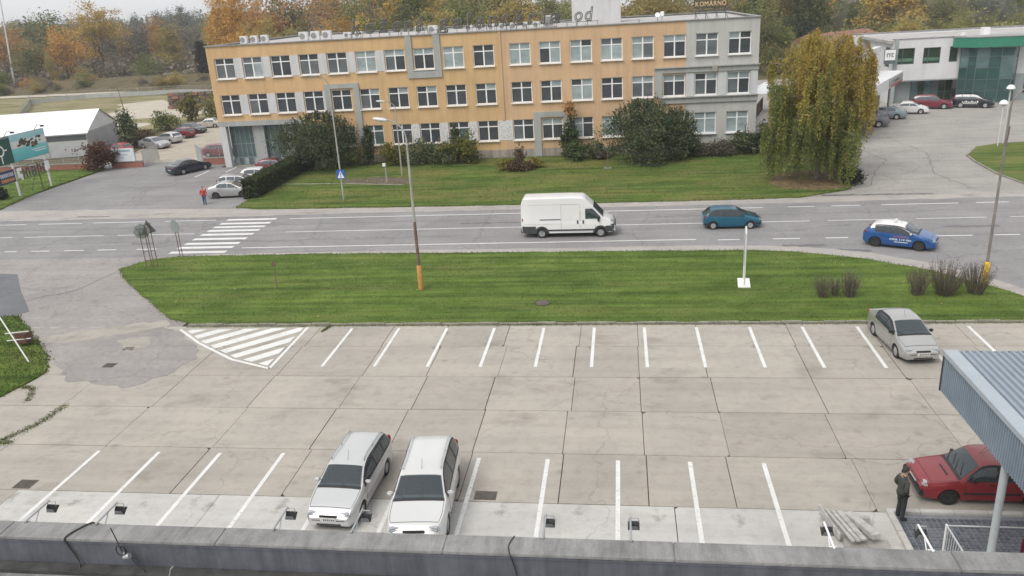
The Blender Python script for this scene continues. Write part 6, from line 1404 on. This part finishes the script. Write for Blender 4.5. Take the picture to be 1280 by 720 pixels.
o = thing('crossing_sign', 'blue square pedestrian crossing sign on the pale lamp post', 'sign', (-23.9,65.72,1.85))
MB().rbox((0,0,.5),(.78,.04,.78),.015).build('panel', mat('sign_blue', (.02,.11,.42), .4, .05), o); MB().add([(-.3,-.0225,.2),(.3,-.0225,.2),(0,-.0225,.82)],[(0,1,2)]).build('white_triangle', M_white, o)
pic = MB(); pic.lathe([(0,0),(.045,0)],10,Matrix.Rotation(R(90),3,'X'),(0,-.0255,.64))
for a, b in (((0,.58),(0,.42)),((0,.42),(-.09,.26)),((0,.42),(.09,.26)),((0,.55),(-.1,.46)),((0,.55),(.1,.46))): pic.tube((a[0],-.026,a[1]),(b[0],-.026,b[1]),.018,n=5)
pic.build('walking_figure', M_black, o); MB().tube((.0,.06,-.05),(.0,.06,.9),.03).build('clamp', M_steel, o)
# road signs seen from behind at the island tip
M_signback = mat('sign_back_grey', (.24,.27,.265), .5, .12, 2); M_signdark = mat('sign_back_dark', (.12,.125,.13), .6, .15)
def rsign(label, x, y, h, rz, kind, m_, legs=.30):
    o = thing('road_sign', label, 'sign', (x,y,.05), rz)
    for s_ in (-1,1): MB().tube((s_*legs/2,0,0),(s_*legs/2,0,h+.05),.028).build('post', M_rust, o)
    rt_ = Matrix.Rotation(R(90),3,'X')
    if kind == 'round': MB().lathe([(0,-.012),(.45,-.012),(.45,.012),(0,.012)],28,rt_,(0,-.045,h+.0)).build('panel', m_, o)
    if kind == 'oct':
        MB().lathe([(0,-.012),(.52,-.012),(.52,.012),(0,.012)],8,rt_,(0,-.045,h)).build('panel', m_, o)
    if kind == 'tri': MB().add([(-.55,-.045,h-.42),(.55,-.045,h-.42),(0,-.045,h+.5),(-.55,-.02,h-.42),(.55,-.02,h-.42),(0,-.02,h+.5)],[(0,1,2),(5,4,3),(0,3,4,1),(1,4,5,2),(2,5,3,0)]).build('panel', m_, o)
    for z in (h-.18,h+.18): MB().box(-.3,.3,-.033,-.012,z-.02,z+.02).build('clamp', M_rust, o)
    if kind != 'round':
        for z in (.55,1.15): MB().tube((-legs/2,0,z),(legs/2,0,z),.02,n=5).build('rung', M_rust, o)
    return o
rsign('eight sided stop sign seen from behind at the tip of the island', -31.45, 47.55, 2.55, R(211), 'oct', M_signback, .32)
rsign('dark triangular sign standing behind the stop sign', -31.15, 47.85, 2.75, R(243), 'tri', M_signdark, .28)
rsign('dark grey oval looking round sign on two thin posts beside the crossing', -30.4, 49.85, 2.25, R(-25), 'round', M_signback, .3)
# narrow totem on the island
o = thing('sign_totem', 'narrow upright board on two thin posts on a white concrete base', 'sign', (6.72,43.1,.06), R(84))
MB().rbox((0,0,.04),(1.45,.66,.10),.02).build('base', M_white, o); MB().rbox((0,0,2.05),(1.1,.07,1.9),.01).build('board', mat('totem_board', (.40,.45,.47), .4, .15, 2), o)
for s_ in (-1,1): MB().tube((s_*.55,0,.08),(s_*.55,0,3.0),.045).build('post', M_lamphead, o)
MB().path([(-.55,0,3.0),(0,0,3.28),(.55,0,3.0)],.05,8).build('top_arch', M_lamphead, o)
o = thing('marker_stake', 'thin rusty stake with a small plate on the island lawn', 'stake', (-20.57,43.14,.05)); MB().tube((0,0,0),(0,0,1.75),.03).build('post', M_rust, o); MB().rbox((0,0,1.55),(.28,.05,.22),.01).build('plate', M_rust, o)
o = thing('wooden_stake', 'thin bare stake with a white foot on the lawn left of the big evergreen', 'stake', (-1.2,75.8,.05)); MB().tube((0,0,0),(0,0,1.75),.035).build('post', M_rust, o); MB().rbox((0,0,.08),(.75,.35,.14),.03).build('foot', M_kerb, o)
o = thing('tap_post', 'short pale post with a white box near the bare flower bed', 'post', (-21.9,72.4,.05)); MB().tube((0,0,0),(0,0,1.7),.06).build('post', M_cream, o); MB().rbox((-.08,-.04,1.75),(.28,.2,.3),.03).build('box', M_white, o)
o = thing('birch_post', 'thin leaning post at the right edge of the birch', 'post', (18.5,68.4,.05)); MB().tube((0,0,0),(.5,.3,3.1),.04).build('post', M_rust, o)
o = thing('manhole_cover', 'round iron manhole cover in the island grass near the kerb', 'manhole', (-4.26,40.3,.07)); MB().lathe([(0,.03),(.36,.03),(.36,0),(.44,0),(.46,.035),(.46,-.05)],20).build('cover', M_iron, o)
# ball-headed path lamps on the right verge, far tall poles
def ball(label, x, y, h):
    o = thing('path_lamp', label, 'lamp', (x,y,.05)); MB().tube((0,0,0),(0,0,h),.06,.05,10).build('post', M_lamphead, o)
    MB().lathe([(.0,h+.42),(.2,h+.38),(.34,h+.22),(.38,h+.05),(.1,h)],16).build('shade', M_white, o, smooth=40); MB().lathe([(.1,h-.12),(.3,h+.04),(.1,h+.05)],14).build('glass', M_headlamp, o, smooth=40)
ball('shorter white mushroom lamp on the right verge', 35.4, 80.9, 3.9); ball('taller white mushroom lamp on the right verge', 36.4, 82.2, 5.1)
o = thing('verge_post', 'short dark post behind the white lamps on the right verge', 'post', (36.0,80.6,.05)); MB().tube((0,0,0),(.1,0,1.9),.08).build('post', M_rust, o)
o = thing('floodlight_mast', 'very tall leaning floodlight mast at the far left edge', 'mast', (-174.5,219,0)); MB().tube((0,0,0),(2.4,0,24.5),.28,.14).build('pole', M_lamphead, o); MB().rbox((2.4,0,25.2),(2.6,1,1.4),.1).build('lamp_bank', M_signdark, o)
# red and white sign pole and box on the near verge
o = thing('fallen_pole', 'thin pale pole leaning over the verge at the left', 'pole', (-29.2,32.75,.07)); MB().path([(0,0,0),(-2.35,1.55,1.9)],.035,8).build('pole', M_lamphead, o); MB().rbox((-1.75,2.1,.42),(.62,.5,.55),.02).build('box', mat('box_brown', (.10,.05,.035), .8, .3, 4), o)
for z in (.35,.75): MB().tube((-2.5,1.8,z),(-1.2,1.9,z+.1),.03).build('bar', M_lamphead, o)
# ------------------------------------------------------------------ people
M_skin = mat('skin', (.45,.27,.20), .55, .06, 8); M_hair = mat('hair_dark', (.022,.017,.014), .6, .2, 20)
def skin_obj(name, verts, edges, m_, par, sub=2):
    """one continuous limb surface grown on a joint skeleton"""
    me = bpy.data.meshes.new(name); me.from_pydata([v_[:3] for v_ in verts], edges, []); o = put(name, me, par); me.materials.append(m_)
    sk = o.modifiers.new('skin', 'SKIN'); sk.use_smooth_shade = True; sk.branch_smoothing = .6
    for i, v_ in enumerate(verts):
        r_ = v_[3]; me.skin_vertices[0].data[i].radius = (r_, r_) if not isinstance(r_, tuple) else r_
    me.skin_vertices[0].data[0].use_root = True
    sb = o.modifiers.new('sub', 'SUBSURF'); sb.levels = sub; sb.render_levels = sub
    bpy.context.view_layer.update(); dg = bpy.context.evaluated_depsgraph_get(); nm = bpy.data.meshes.new_from_object(o.evaluated_get(dg)); o.modifiers.clear(); o.data = nm; nm.name = name
    nm.materials.clear(); nm.materials.append(m_); return o
def person(label, x, y, rz, h, jacket, trouser, shoe, hair=M_hair, step=0.0, pocket=True, z=0.0, bulk=1.0):
    k = h/1.80; b = bulk
    # joints: facing +x
    hipz, kz = .93, .50; V = []; E = []
    def add(p, r_, par=None): V.append((p[0]*k, p[1]*k, p[2]*k, r_*k)); (E.append((par, len(V)-1)) if par is not None else None); return len(V)-1
    pel = add((0,0,.97), .13*b); sp1 = add((.0,0,1.14), .125*b, pel); ch = add((-.01,0,1.32), .135*b, sp1); nk = add((-.005,0,1.475), .062, ch); n2 = add((.018,0,1.545), .055, nk)
    jaw = add((.035,0,1.605), .068, n2); hd_ = add((.015,0,1.685), .092, jaw); cr = add((.0,0,1.745), .072, hd_); nose = add((.112,0,1.665), .014, hd_); chin = add((.085,0,1.585), .026, jaw)
    for s_ in (-1,1): add((.0,s_*.098,1.665), .016, hd_)
    arms = {}; legs = {}
    for s_ in (-1,1):
        sh_ = add((-.01,s_*.185*b,1.41), .062, ch)
        if pocket: el = (-.10,s_*.27*b,1.14); wr_ = (.05,s_*.185*b,.985); hn = (.075,s_*.12*b,.955)
        else: el = (-.02-.05*s_*step,s_*.245*b,1.13); wr_ = (.06-.2*s_*step,s_*.25*b,.90); hn = (.085-.22*s_*step,s_*.245*b,.83)
        e_ = add(el, .046, sh_); w_ = add(wr_, .032, e_); h_ = add(hn, .034, w_); arms[s_] = (el, wr_, hn)
        d = Vector(hn)-Vector(wr_); d.normalize()
        for q, (off, ln) in enumerate(((-.024,.066),(-.008,.078),(.008,.073),(.024,.058))):
            p1 = Vector(hn)+d*.045+Vector((off,0,0)); p2 = p1+d*ln*.55+Vector((.008,-s_*.006,0)); p3 = p2+d*ln*.45+Vector((.014,-s_*.014,0))
            a1 = add(p1, .0105, h_); a2 = add(p2, .0095, a1); add(p3, .008, a2)
        t1 = add(Vector(hn)+Vector((.03,-s_*.012,.012)), .012, h_); add(Vector(hn)+d*.04+Vector((.045,-s_*.02,0)), .0095, t1)
        hp = add((0,s_*.088,.90), .088*b, pel); kn = (.02+.14*s_*step,s_*.10,.50); an = (-.02+.26*s_*step,s_*.115,.09+.03*abs(step)*(s_ < 0)); to = (an[0]+.14,s_*.135,.035)
        k_ = add(kn, .060, hp); a_ = add(an, .042, k_); add(to, .034, a_); legs[s_] = (kn, an, to)
    o = skin_obj('person', V, E, M_skin, None); o.location = (x,y,z); o.rotation_euler = (0,0,rz); tag(o, label, 'person')
    # jacket
    V, E = [], []; p0 = add((0,0,.80), .180*b); p1 = add((0,0,1.0), .172*b, p0); p2 = add((0,0,1.16), .165*b, p1); p3 = add((-.01,0,1.34), .172*b, p2); p4 = add((-.005,0,1.46), .10, p3); add((0,0,1.505), .085, p4)
    for s_ in (-1,1):
        el, wr_, hn = arms[s_]; a1 = add((-.01,s_*.195*b,1.405), .083, p3); a2 = add(el, .066, a1); add((Vector(wr_)*.93+Vector(el)*.07), .052, a2)
    skin_obj('jacket', V, E, jacket, o)
    # trousers
    V, E = [], []; p0 = add((0,0,.95), .150*b)
    for s_ in (-1,1):
        kn, an, to = legs[s_]; a1 = add((0,s_*.09,.85), .105*b, p0); a2 = add(kn, .080, a1); a3 = add((an[0]*.8+kn[0]*.2,an[1],.22), .068, a2); add((an[0]+.01,an[1],.055), .070, a3)
    skin_obj('trousers', V, E, trouser, o)
    for s_ in (-1,1):
        kn, an, to = legs[s_]; V, E = [], []; a1 = add((an[0]-.05,an[1],.045), .062); a2 = add((an[0]+.05,an[1]+s_*.006,.048), .062, a1); add((to[0]+.025,to[1],.042), .052, a2); skin_obj('shoe', V, E, shoe, o)
    # hair cap, eyes
    mb = MB()
    def cap(u, v_):
        a = u*6.2832; e = .12+v_*1.45; rx, ry, rz_ = .112, .096, .115; lift = .035 if math.cos(a) > .35 else -.07*max(0,-math.cos(a))-.01
        return ((-.008+rx*math.cos(a)*math.cos(e))*k, ry*math.sin(a)*math.cos(e)*k, (1.69+lift*(1-v_)+rz_*math.sin(e))*k)
    mb.grid(cap, 20, 8).build('hair', hair, o, smooth=60)
    for s_ in (-1,1): MB().lathe([(0,-.009*k),(.010*k,0),(0,.009*k)],8,Matrix.Rotation(R(90),3,'Y'),(.098*k,s_*.034*k,1.69*k)).build('eye', M_black, o)
    MB().rbox((.101*k,0,1.632*k),(.012*k,.046*k,.008*k),.002).build('mouth', mat('lips', (.30,.13,.11), .6, .05), o)
    return o
person('man in dark olive jacket and dark trousers standing at the kerb by the red car', 8.30, 21.74, R(12), 1.80, mat('jacket_olive', (.048,.050,.046), .85, .25, 6, bmp=.4), mat('trousers_dark', (.028,.033,.034), .9, .2, 6), M_black, pocket=True, bulk=1.10, z=.10)
person('person in a red hooded jacket and blue jeans walking past the silver saloon', -36.9, 65.9, R(-75), 1.66, mat('jacket_red', (.42,.03,.028), .8, .15, 6), mat('jeans_blue', (.05,.085,.17), .9, .15, 6), M_black, hair=mat('hood_red', (.40,.028,.026), .8, .1), step=.35, pocket=False, bulk=1.15)
# ================================================================== FOREGROUND BUILDING, CANOPY, FLOODLIGHTS
m, t, p = nodes('parapet_top_concrete'); v = pos(t)
c = ramp(t, noise(t, v, 1.2, 6, .65), [(.3,(.18,.18,.18)),(.55,(.27,.27,.27)),(.75,(.34,.335,.33))])
c = mix(t, c, ramp(t, noise(t, pos(t, 5.5, 1.0, 1), 1.2, 6, .7), [(.34,(.6,.6,.6)),(.6,(1,1,1))]), .7, 'MULTIPLY')
c = mix(t, c, ramp(t, noise(t, v, 30, 4, .8), [(.3,(.8,.8,.8)),(.7,(1.1,1.1,1.1))]), .8, 'MULTIPLY')
t.links.new(c, p.inputs['Base Color']); p.inputs['Roughness'].default_value = .85; bump(t, p, noise(t, v, 22, 5, .7), .5, .01); M_ptop = m
m, t, p = nodes('parapet_bitumen'); v = pos(t)
c = ramp(t, noise(t, v, 1.5, 6, .65), [(.3,(.085,.09,.105)),(.7,(.135,.14,.16))]); c = mix(t, c, ramp(t, noise(t, pos(t, 6, 6, .5), 1.0, 5, .7), [(.35,(.68,.68,.7)),(.6,(1.05,1.05,1.05))]), .8, 'MULTIPLY')
t.links.new(c, p.inputs['Base Color']); p.inputs['Roughness'].default_value = .6; bump(t, p, noise(t, v, 8, 5, .7), .4, .02); M_pface = m
M_felt = mat('roof_felt_dark', (.05,.05,.05), .9, .45, 3, bmp=.5); M_felt2 = mat('roof_gravel', (.20,.20,.20), .95, .35, 6, bmp=.8, bscale=40)
fb = thing('near_building', 'low flat roofed near building whose grey parapet crosses the bottom of the view', 'building', (-3,8,0))
XA, XB_ = -18.0, 9.0
def fp_(name, mb, m_, par=fb, **k): return mb.build(name, m_, par, world=True, **k)
fp_('wall', MB().box(XA,XB_,2.5,10.50,-.1,6.79), plaster('near_wall', (.42,.42,.41)))
fp_('roof_deck', MB().box(XA,XB_,2.5,9.86,6.80,6.96), M_felt2)
fp_('roof_upstand', MB().box(XA,XB_,9.865,10.085,6.80,7.02), M_felt)
r = random.Random(21); xs_ = [XA]
while xs_[-1] < XB_: xs_.append(min(XB_, xs_[-1]+r.uniform(3.4,4.2)))
for a, b in zip(xs_, xs_[1:]):
    h = r.uniform(-.004,.004); mb = MB().rbox(((a+b)/2, 10.312, 7.485+h), (b-a-.003, .445, .05), .012); fp_('coping', mb, M_ptop)
fp_('parapet', MB().box(XA,XB_,10.105,10.515,6.6,7.462), M_pface)
fp_('parapet_flashing', MB().box(XA,XB_,10.092,10.1035,7.42,7.458), M_pface)
def cable(label, pts, rad, name='cable', grp=None):
    mb = MB(); q = [Vector(a) for a in pts]; out = []
    for i in range(len(q)-1):
        p0 = q[max(0,i-1)]; p1 = q[i]; p2 = q[i+1]; p3 = q[min(len(q)-1,i+2)]
        for k in range(5): s_ = k/5; out.append(.5*((2*p1)+(p2-p0)*s_+(2*p0-5*p1+4*p2-p3)*s_*s_+(3*p1-p0-3*p2+p3)*s_**3))
    out.append(q[-1]); mb.path(out, rad, 6); o = mb.build(name, M_black, None, smooth=60); return tag(o, label, 'cable', grp)
cable('black cable draped over the parapet between the two left floodlights', [(-9.02,10.56,7.45),(-9.06,10.52,7.525),(-9.2,10.33,7.522),(-9.27,10.10,7.52),(-9.22,10.07,7.40),(-9.08,10.05,7.1),(-9.05,9.95,6.98)], .014)
cable('thin black cable running over the middle of the parapet', [(-1.75,10.56,7.45),(-1.74,10.52,7.522),(-1.80,10.3,7.52),(-1.76,10.09,7.52),(-1.72,10.07,7.4),(-1.66,10.06,7.1),(-1.7,9.95,7.0)], .009)
cable('loose black cable hanging from the small spotlight', [(-8.12,10.04,7.32),(-8.0,9.98,7.14),(-7.86,9.95,7.04),(-7.78,9.85,6.98)], .008)
o = thing('spotlight', 'small silver spotlight with a coiled cable and a thin rod on the inner parapet face', 'spotlight', (-8.22,10.0,7.36))
MB().tube((0,.02,0),(-.10,.02,.46),.011,.008,6).build('rod', M_black, o)
mb = MB()
for k in range(3):
    c_ = [(.09*math.cos(a)*(1-.06*k), -.005*k, .03+.11*math.sin(a)*(1-.05*k)) for a in np.linspace(0,6.283,17)]; mb.path(c_, .009, 5)
mb.build('cable_coil', M_black, o); MB().lathe([(0,-.07),(.035,-.07),(.05,.03),(.045,.05),(0,.05)],14,Matrix.Rotation(R(70),3,'Y'),(.10,-.02,-.07)).build('lamp_housing', M_steel, o, smooth=50); MB().tube((.0,.05,-.05),(.07,-.02,-.07),.015).build('bracket', M_steel, o)
o = thing('roof_pipe', 'thin bent pale pipe stub on the dark roof edge', 'pipe', (-7.32,9.80,6.96)); MB().path([(0,0,-.02),(.0,0,.12),(.05,.0,.26),(.10,0,.31)],.012,7).build('pipe', M_steel, o)
# floodlights on arms over the parking lot
M_fl = mat('floodlight_black', (.03,.031,.034), .45, .1); M_flglass = glass('floodlight_glass', (.20,.21,.21), .1)
FL = [(-10.28,'first floodlight from the left on a grey arm above the parapet',M_steel),(-8.95,'second floodlight from the left, just right of the draped cable',M_steel),(-5.76,'floodlight on an arm left of the pale silver estate',M_steel),(-4.42,'floodlight on an arm in front of the bonnet of the pale silver estate',M_steel),
      (-1.28,'floodlight seen end on over a bay line, left of the parapet middle',M_steel),(.10,'floodlight seen end on, right of the parapet middle',M_steel),(3.12,'floodlight on a pale arm above the stacked boards',M_white),(4.52,'floodlight on a pale arm above the dark paving',M_white)]
for x, lab, am in FL:
    o = thing('floodlight', lab, 'floodlight', (x,10.52,7.32), 0, 'floodlights along the parapet'); y1, z1 = .57, .20
    MB().tube((0,-.06,.215),(0,.58,.215),.017,n=8).build('arm', am, o); MB().box(-.05,.05,.0,.02,-.16,.19).tube((0,.02,-.1),(0,.3,.20),.010,n=5).build('wall_bracket', am, o)
    br_ = MB(); off = .05
    for s_ in (-1,1): br_.path([(s_*.012,y1-.01,z1-.0),(off+s_*.075,y1+.0,z1-.005),(off+s_*.082,y1-.02,z1-.075)],.007,5)
    br_.tube((off-.075,y1,z1-.003),(off+.075,y1,z1-.003),.009,n=5); br_.build('bracket', M_steel, o)
    tl_ = Matrix.Rotation(R(32),3,'X'); cc = Vector((off,y1-.035,z1-.10))
    bx = MB(); q = [Vector(a) for a in ((-.065,-.03,.045),(.065,-.03,.045),(.065,.04,.045),(-.065,.04,.045),(-.095,-.075,-.05),(.095,-.075,-.05),(.095,.075,-.05),(-.095,.075,-.05))]
    bx.add([cc+tl_ @ a for a in q], [(0,1,2,3),(7,6,5,4),(0,4,5,1),(1,5,6,2),(2,6,7,3),(3,7,4,0)])
    for k in range(5): bx.obox(cc+tl_ @ Vector((-.05+.025*k,.005,.055)), (.006,.06,.03), mtx=tl_)
    hs = bx.build('housing', M_fl, o); g2 = MB(); g2.add([cc+tl_ @ Vector(a) for a in ((-.085,-.0765,-.04),(.085,-.0765,-.04),(.06,-.042,.03),(-.06,-.042,.03))], [(0,1,2,3)]); g2.build('front_frame', M_steel, hs)
    g3 = MB(); g3.add([cc+tl_ @ Vector(a) for a in ((-.08,-.065,-.052),(.08,-.065,-.052),(.08,.065,-.052),(-.08,.065,-.052))], [(3,2,1,0)]); g3.build('lens', M_flglass, hs)
# ------------------------------------------------------------------ corrugated canopy
m, t, p = nodes('corrugated_blue_grey'); v = pos(t)
c = ramp(t, noise(t, v, 1.0, 5), [(.3,(.20,.255,.315)),(.7,(.26,.32,.385))]); t.links.new(c, p.inputs['Base Color']); p.inputs['Roughness'].default_value = .42; p.inputs['Metallic'].default_value = .25; M_corr = m
M_corrtop = mat('corrugated_roof_pale', (.27,.315,.365), .45, .08, 1.0, metal=.15); M_corrtrim = mat('canopy_flashing', (.36,.41,.45), .4, .06, 1.2, metal=.1)
cn = thing('corrugated_canopy', 'blue grey corrugated metal canopy jutting into the view at right on a grey column', 'canopy', (12.5,16.4,4.2))
cx0, cx1, cy0, cy1, cz0, cz1 = 9.14, 17.0, 10.53, 22.25, 4.2, 5.42
def corr(n, fn):
    """trapezoid ribs: fn(s, out) places the running length s and the rib depth out"""
    V = []; F = []; 
    for k in range(n):
        for f, out in ((0,0),(.30,0),(.42,1),(.78,1),(.90,0)): V.append((k+f, out))
    V.append((n, 0)); mb = MB(); pts = [fn(s_/n, out) for s_, out in V]; mb.v = [q for pr in pts for q in pr]; mb.f = [(2*i, 2*i+1, 2*i+3, 2*i+2) for i in range(len(pts)-1)]; mb.mi = [0]*len(mb.f); return mb
nf = 98
fp2 = lambda name, mb, m_: mb.build(name, m_, cn, world=True)
fp2('fascia', corr(nf, lambda s_, o_: ((cx0+.03-.035*o_, cy0+(cy1-cy0)*s_, cz0),(cx0+.03-.035*o_, cy0+(cy1-cy0)*s_, cz1))), M_corr)
fp2('fascia', corr(64, lambda s_, o_: ((cx0+.03+(cx1-cx0)*s_, cy1-.03+.035*o_, cz0),(cx0+.03+(cx1-cx0)*s_, cy1-.03+.035*o_, cz1))), M_corr)
fp2('corner_trim', MB().box(cx0-.02,cx0+.07,cy1-.06,cy1+.025,cz0-.01,cz1), M_black)
fp2('roof_sheet', corr(40, lambda s_, o_: ((cx0+.34+(cx1-cx0-.34)*s_, cy0, cz1-.02+.062*o_),(cx0+.34+(cx1-cx0-.34)*s_, cy1-.04, cz1-.02+.062*o_))), M_corrtop)
fp2('edge_flashing', MB().box(cx0-.03,cx0+.335,cy0,cy1+.02,cz1+.002,cz1+.045), M_corrtrim); fp2('edge_flashing', MB().box(cx0-.05,cx0-.028,cy0,cy1+.03,cz1-.10,cz1+.043), M_corrtrim)
fp2('soffit', MB().box(cx0+.08,cx1,cy0,cy1-.07,cz0+.06,cz0+.10), M_swhite)
fp2('column', MB().tube((9.28,18.28,0),(9.28,18.28,4.21),.095,n=20), mat('column_grey', (.42,.46,.48), .4, .12, 1.5)); fp2('base_plate', MB().box(9.1,9.46,18.1,18.46,.0,.04), M_steel)
# ------------------------------------------------------------------ dark block paving with kerb, railing
pad = struct('paved_pad', MB().box(8.22,16.5,12.0,22.02,-.02,.035), mat('paver_joint', (.19,.20,.22), .9, .2, 8))
mb = MB(); r = random.Random(31); pit = .158
for i in range(int(5.2/pit)):
    for j in range(int(5.2/pit)):
        x, y = 8.27+i*pit, 16.8+j*pit
        h = .055+r.uniform(-.004,.004); a = pit-.022; b = .012
        mb.add([(x,y,.03),(x+a,y,.03),(x+a,y+a,.03),(x,y+a,.03),(x+b,y+b,h),(x+a-b,y+b,h),(x+a-b,y+a-b,h),(x+b,y+a-b,h)], [(4,5,6,7),(0,1,5,4),(1,2,6,5),(2,3,7,6),(3,0,4,7)])
m, t, p = nodes('paver_slate'); g_ = N(t, 'ShaderNodeNewGeometry'); c = ramp(t, g_.outputs['Random Per Island'], [(0,(.075,.085,.105)),(.5,(.10,.11,.13)),(1,(.135,.145,.165))]); c = mix(t, c, ramp(t, noise(t, pos(t), 1.3, 5), [(.3,(.75,.75,.75)),(.7,(1.2,1.2,1.2))]), 1.0, 'MULTIPLY'); t.links.new(c, p.inputs['Base Color']); p.inputs['Roughness'].default_value = .45
tag(mb.build('pavers', m, pad), kind='stuff')
for k in range(10): MB().rbox((8.12, 21.57-k*.98, .05), (.19,.97,.15), .015).build('kerb_stone', M_newconc, pad)
for k in range(8): MB().rbox((8.51+k*.98, 22.12, .05), (.97,.19,.15), .015).build('kerb_stone', M_newconc, pad)
o = thing('railing', 'white tubular railing with upright bars beside the grey column', 'railing', (8.98,20.2,.05))
M_rail = mat('rail_paint', (.52,.53,.54), .5, .2, 3)
def rail(p0, p1, h, step, par):
    p0, p1 = Vector(p0), Vector(p1); n = max(1, int((p1-p0).length/step)); mb = MB()
    for z in (h, h-.78): mb.tube(p0+Vector((0,0,z)), p1+Vector((0,0,z)), .024 if z == h else .016, n=8)
    mb.build('top_rail', M_rail, par)
    for k in range(1, n): q = p0.lerp(p1, k/n); MB().tube(q+Vector((0,0,h-.78)), q+Vector((0,0,h)), .010, n=5).build('baluster', M_rail, par)
    for q in (p0, p1): MB().tube(q, q+Vector((0,0,h+.02)), .03, n=8).build('post', M_white, par)
rail((0,0,0), (0,-3.2,0), .95, .14, o)
mb = MB().tube((0,0,.93),(5,0,.93),.022,n=8); mb.build('long_rail', M_rail, o)
for x in (2.5,5): MB().tube((x,0,0),(x,0,.95),.022,n=8).build('post', M_rail, o)
o = thing('red_post', 'short dark red post at the right edge beside the railing', 'post', (10.9,19.9,.05)); MB().tube((0,0,0),(0,0,.8),.045,n=10).build('post', P_darkred, o); MB().lathe([(.07,0),(.07,.04),(.05,.05)],12).build('foot', M_black, o)
# stack of boards and blocks
M_board = mat('grey_board', (.42,.415,.40), .9, .25, 5, bmp=.4); M_block = concrete_mat('block_concrete', (.36,.35,.33), (.4,.385,.36), False)
def board(label, c_, size, rz, tilt=0.0, m_=M_board, name='timber_board', cat='board'):
    o = MB().rbox((0,0,0), size, .012).build(name, m_, None); o.location = c_; o.rotation_euler = (tilt, 0, rz); return tag(o, label, cat)
board('lower left concrete block under the stacked boards', (6.35,21.15,.13), (.42,1.0,.25), R(14), 0, M_block, 'concrete_block', 'block'); board('flat grey slab lying at the front of the board stack', (6.98,20.45,.065), (1.25,.42,.12), R(-4), 0, M_block, 'concrete_slab_loose', 'slab')
board('second concrete block behind the boards', (6.75,21.35,.11), (.5,.55,.22), R(8), 0, M_block, 'concrete_block', 'block')
for k, (lab, dx_, w_, z_) in enumerate((('leftmost long board of the stack by the paving', 6.28, .10, .33), ('second long board of the stack', 6.45, .12, .31), ('third long board of the stack, under the floodlight arm', 6.62, .17, .33))): board(lab, (dx_+.06,21.0,z_), (w_,1.75-.1*k,.07), R(12), R(-4))
board('thick grey beam on top of the board stack, right side', (6.98,20.98,.36), (.26,1.35,.17), R(20), R(-5)); board('short dark beam across the back of the stack', (7.12,21.45,.25), (.42,.15,.14), R(-6)); board('thin pale board leaning at the left of the stack', (6.1,21.2,.30), (.05,1.5,.22), R(10))
# ------------------------------------------------------------------ haze
hz = MB().box(-780,780,-290,880,-1.1,28.5).build('haze', bpy.data.materials.new('haze_air'), None); tag(hz, kind='stuff')
hm = hz.data.materials[0]; hm.use_nodes = True; t = hm.node_tree; t.nodes.clear()
vo = t.nodes.new('ShaderNodeVolumePrincipled'); vo.inputs['Density'].default_value = .0004; vo.inputs['Color'].default_value = (.88,.90,.93,1); vo.inputs['Anisotropy'].default_value = .2
ou = t.nodes.new('ShaderNodeOutputMaterial'); t.links.new(vo.outputs[0], ou.inputs['Volume'])
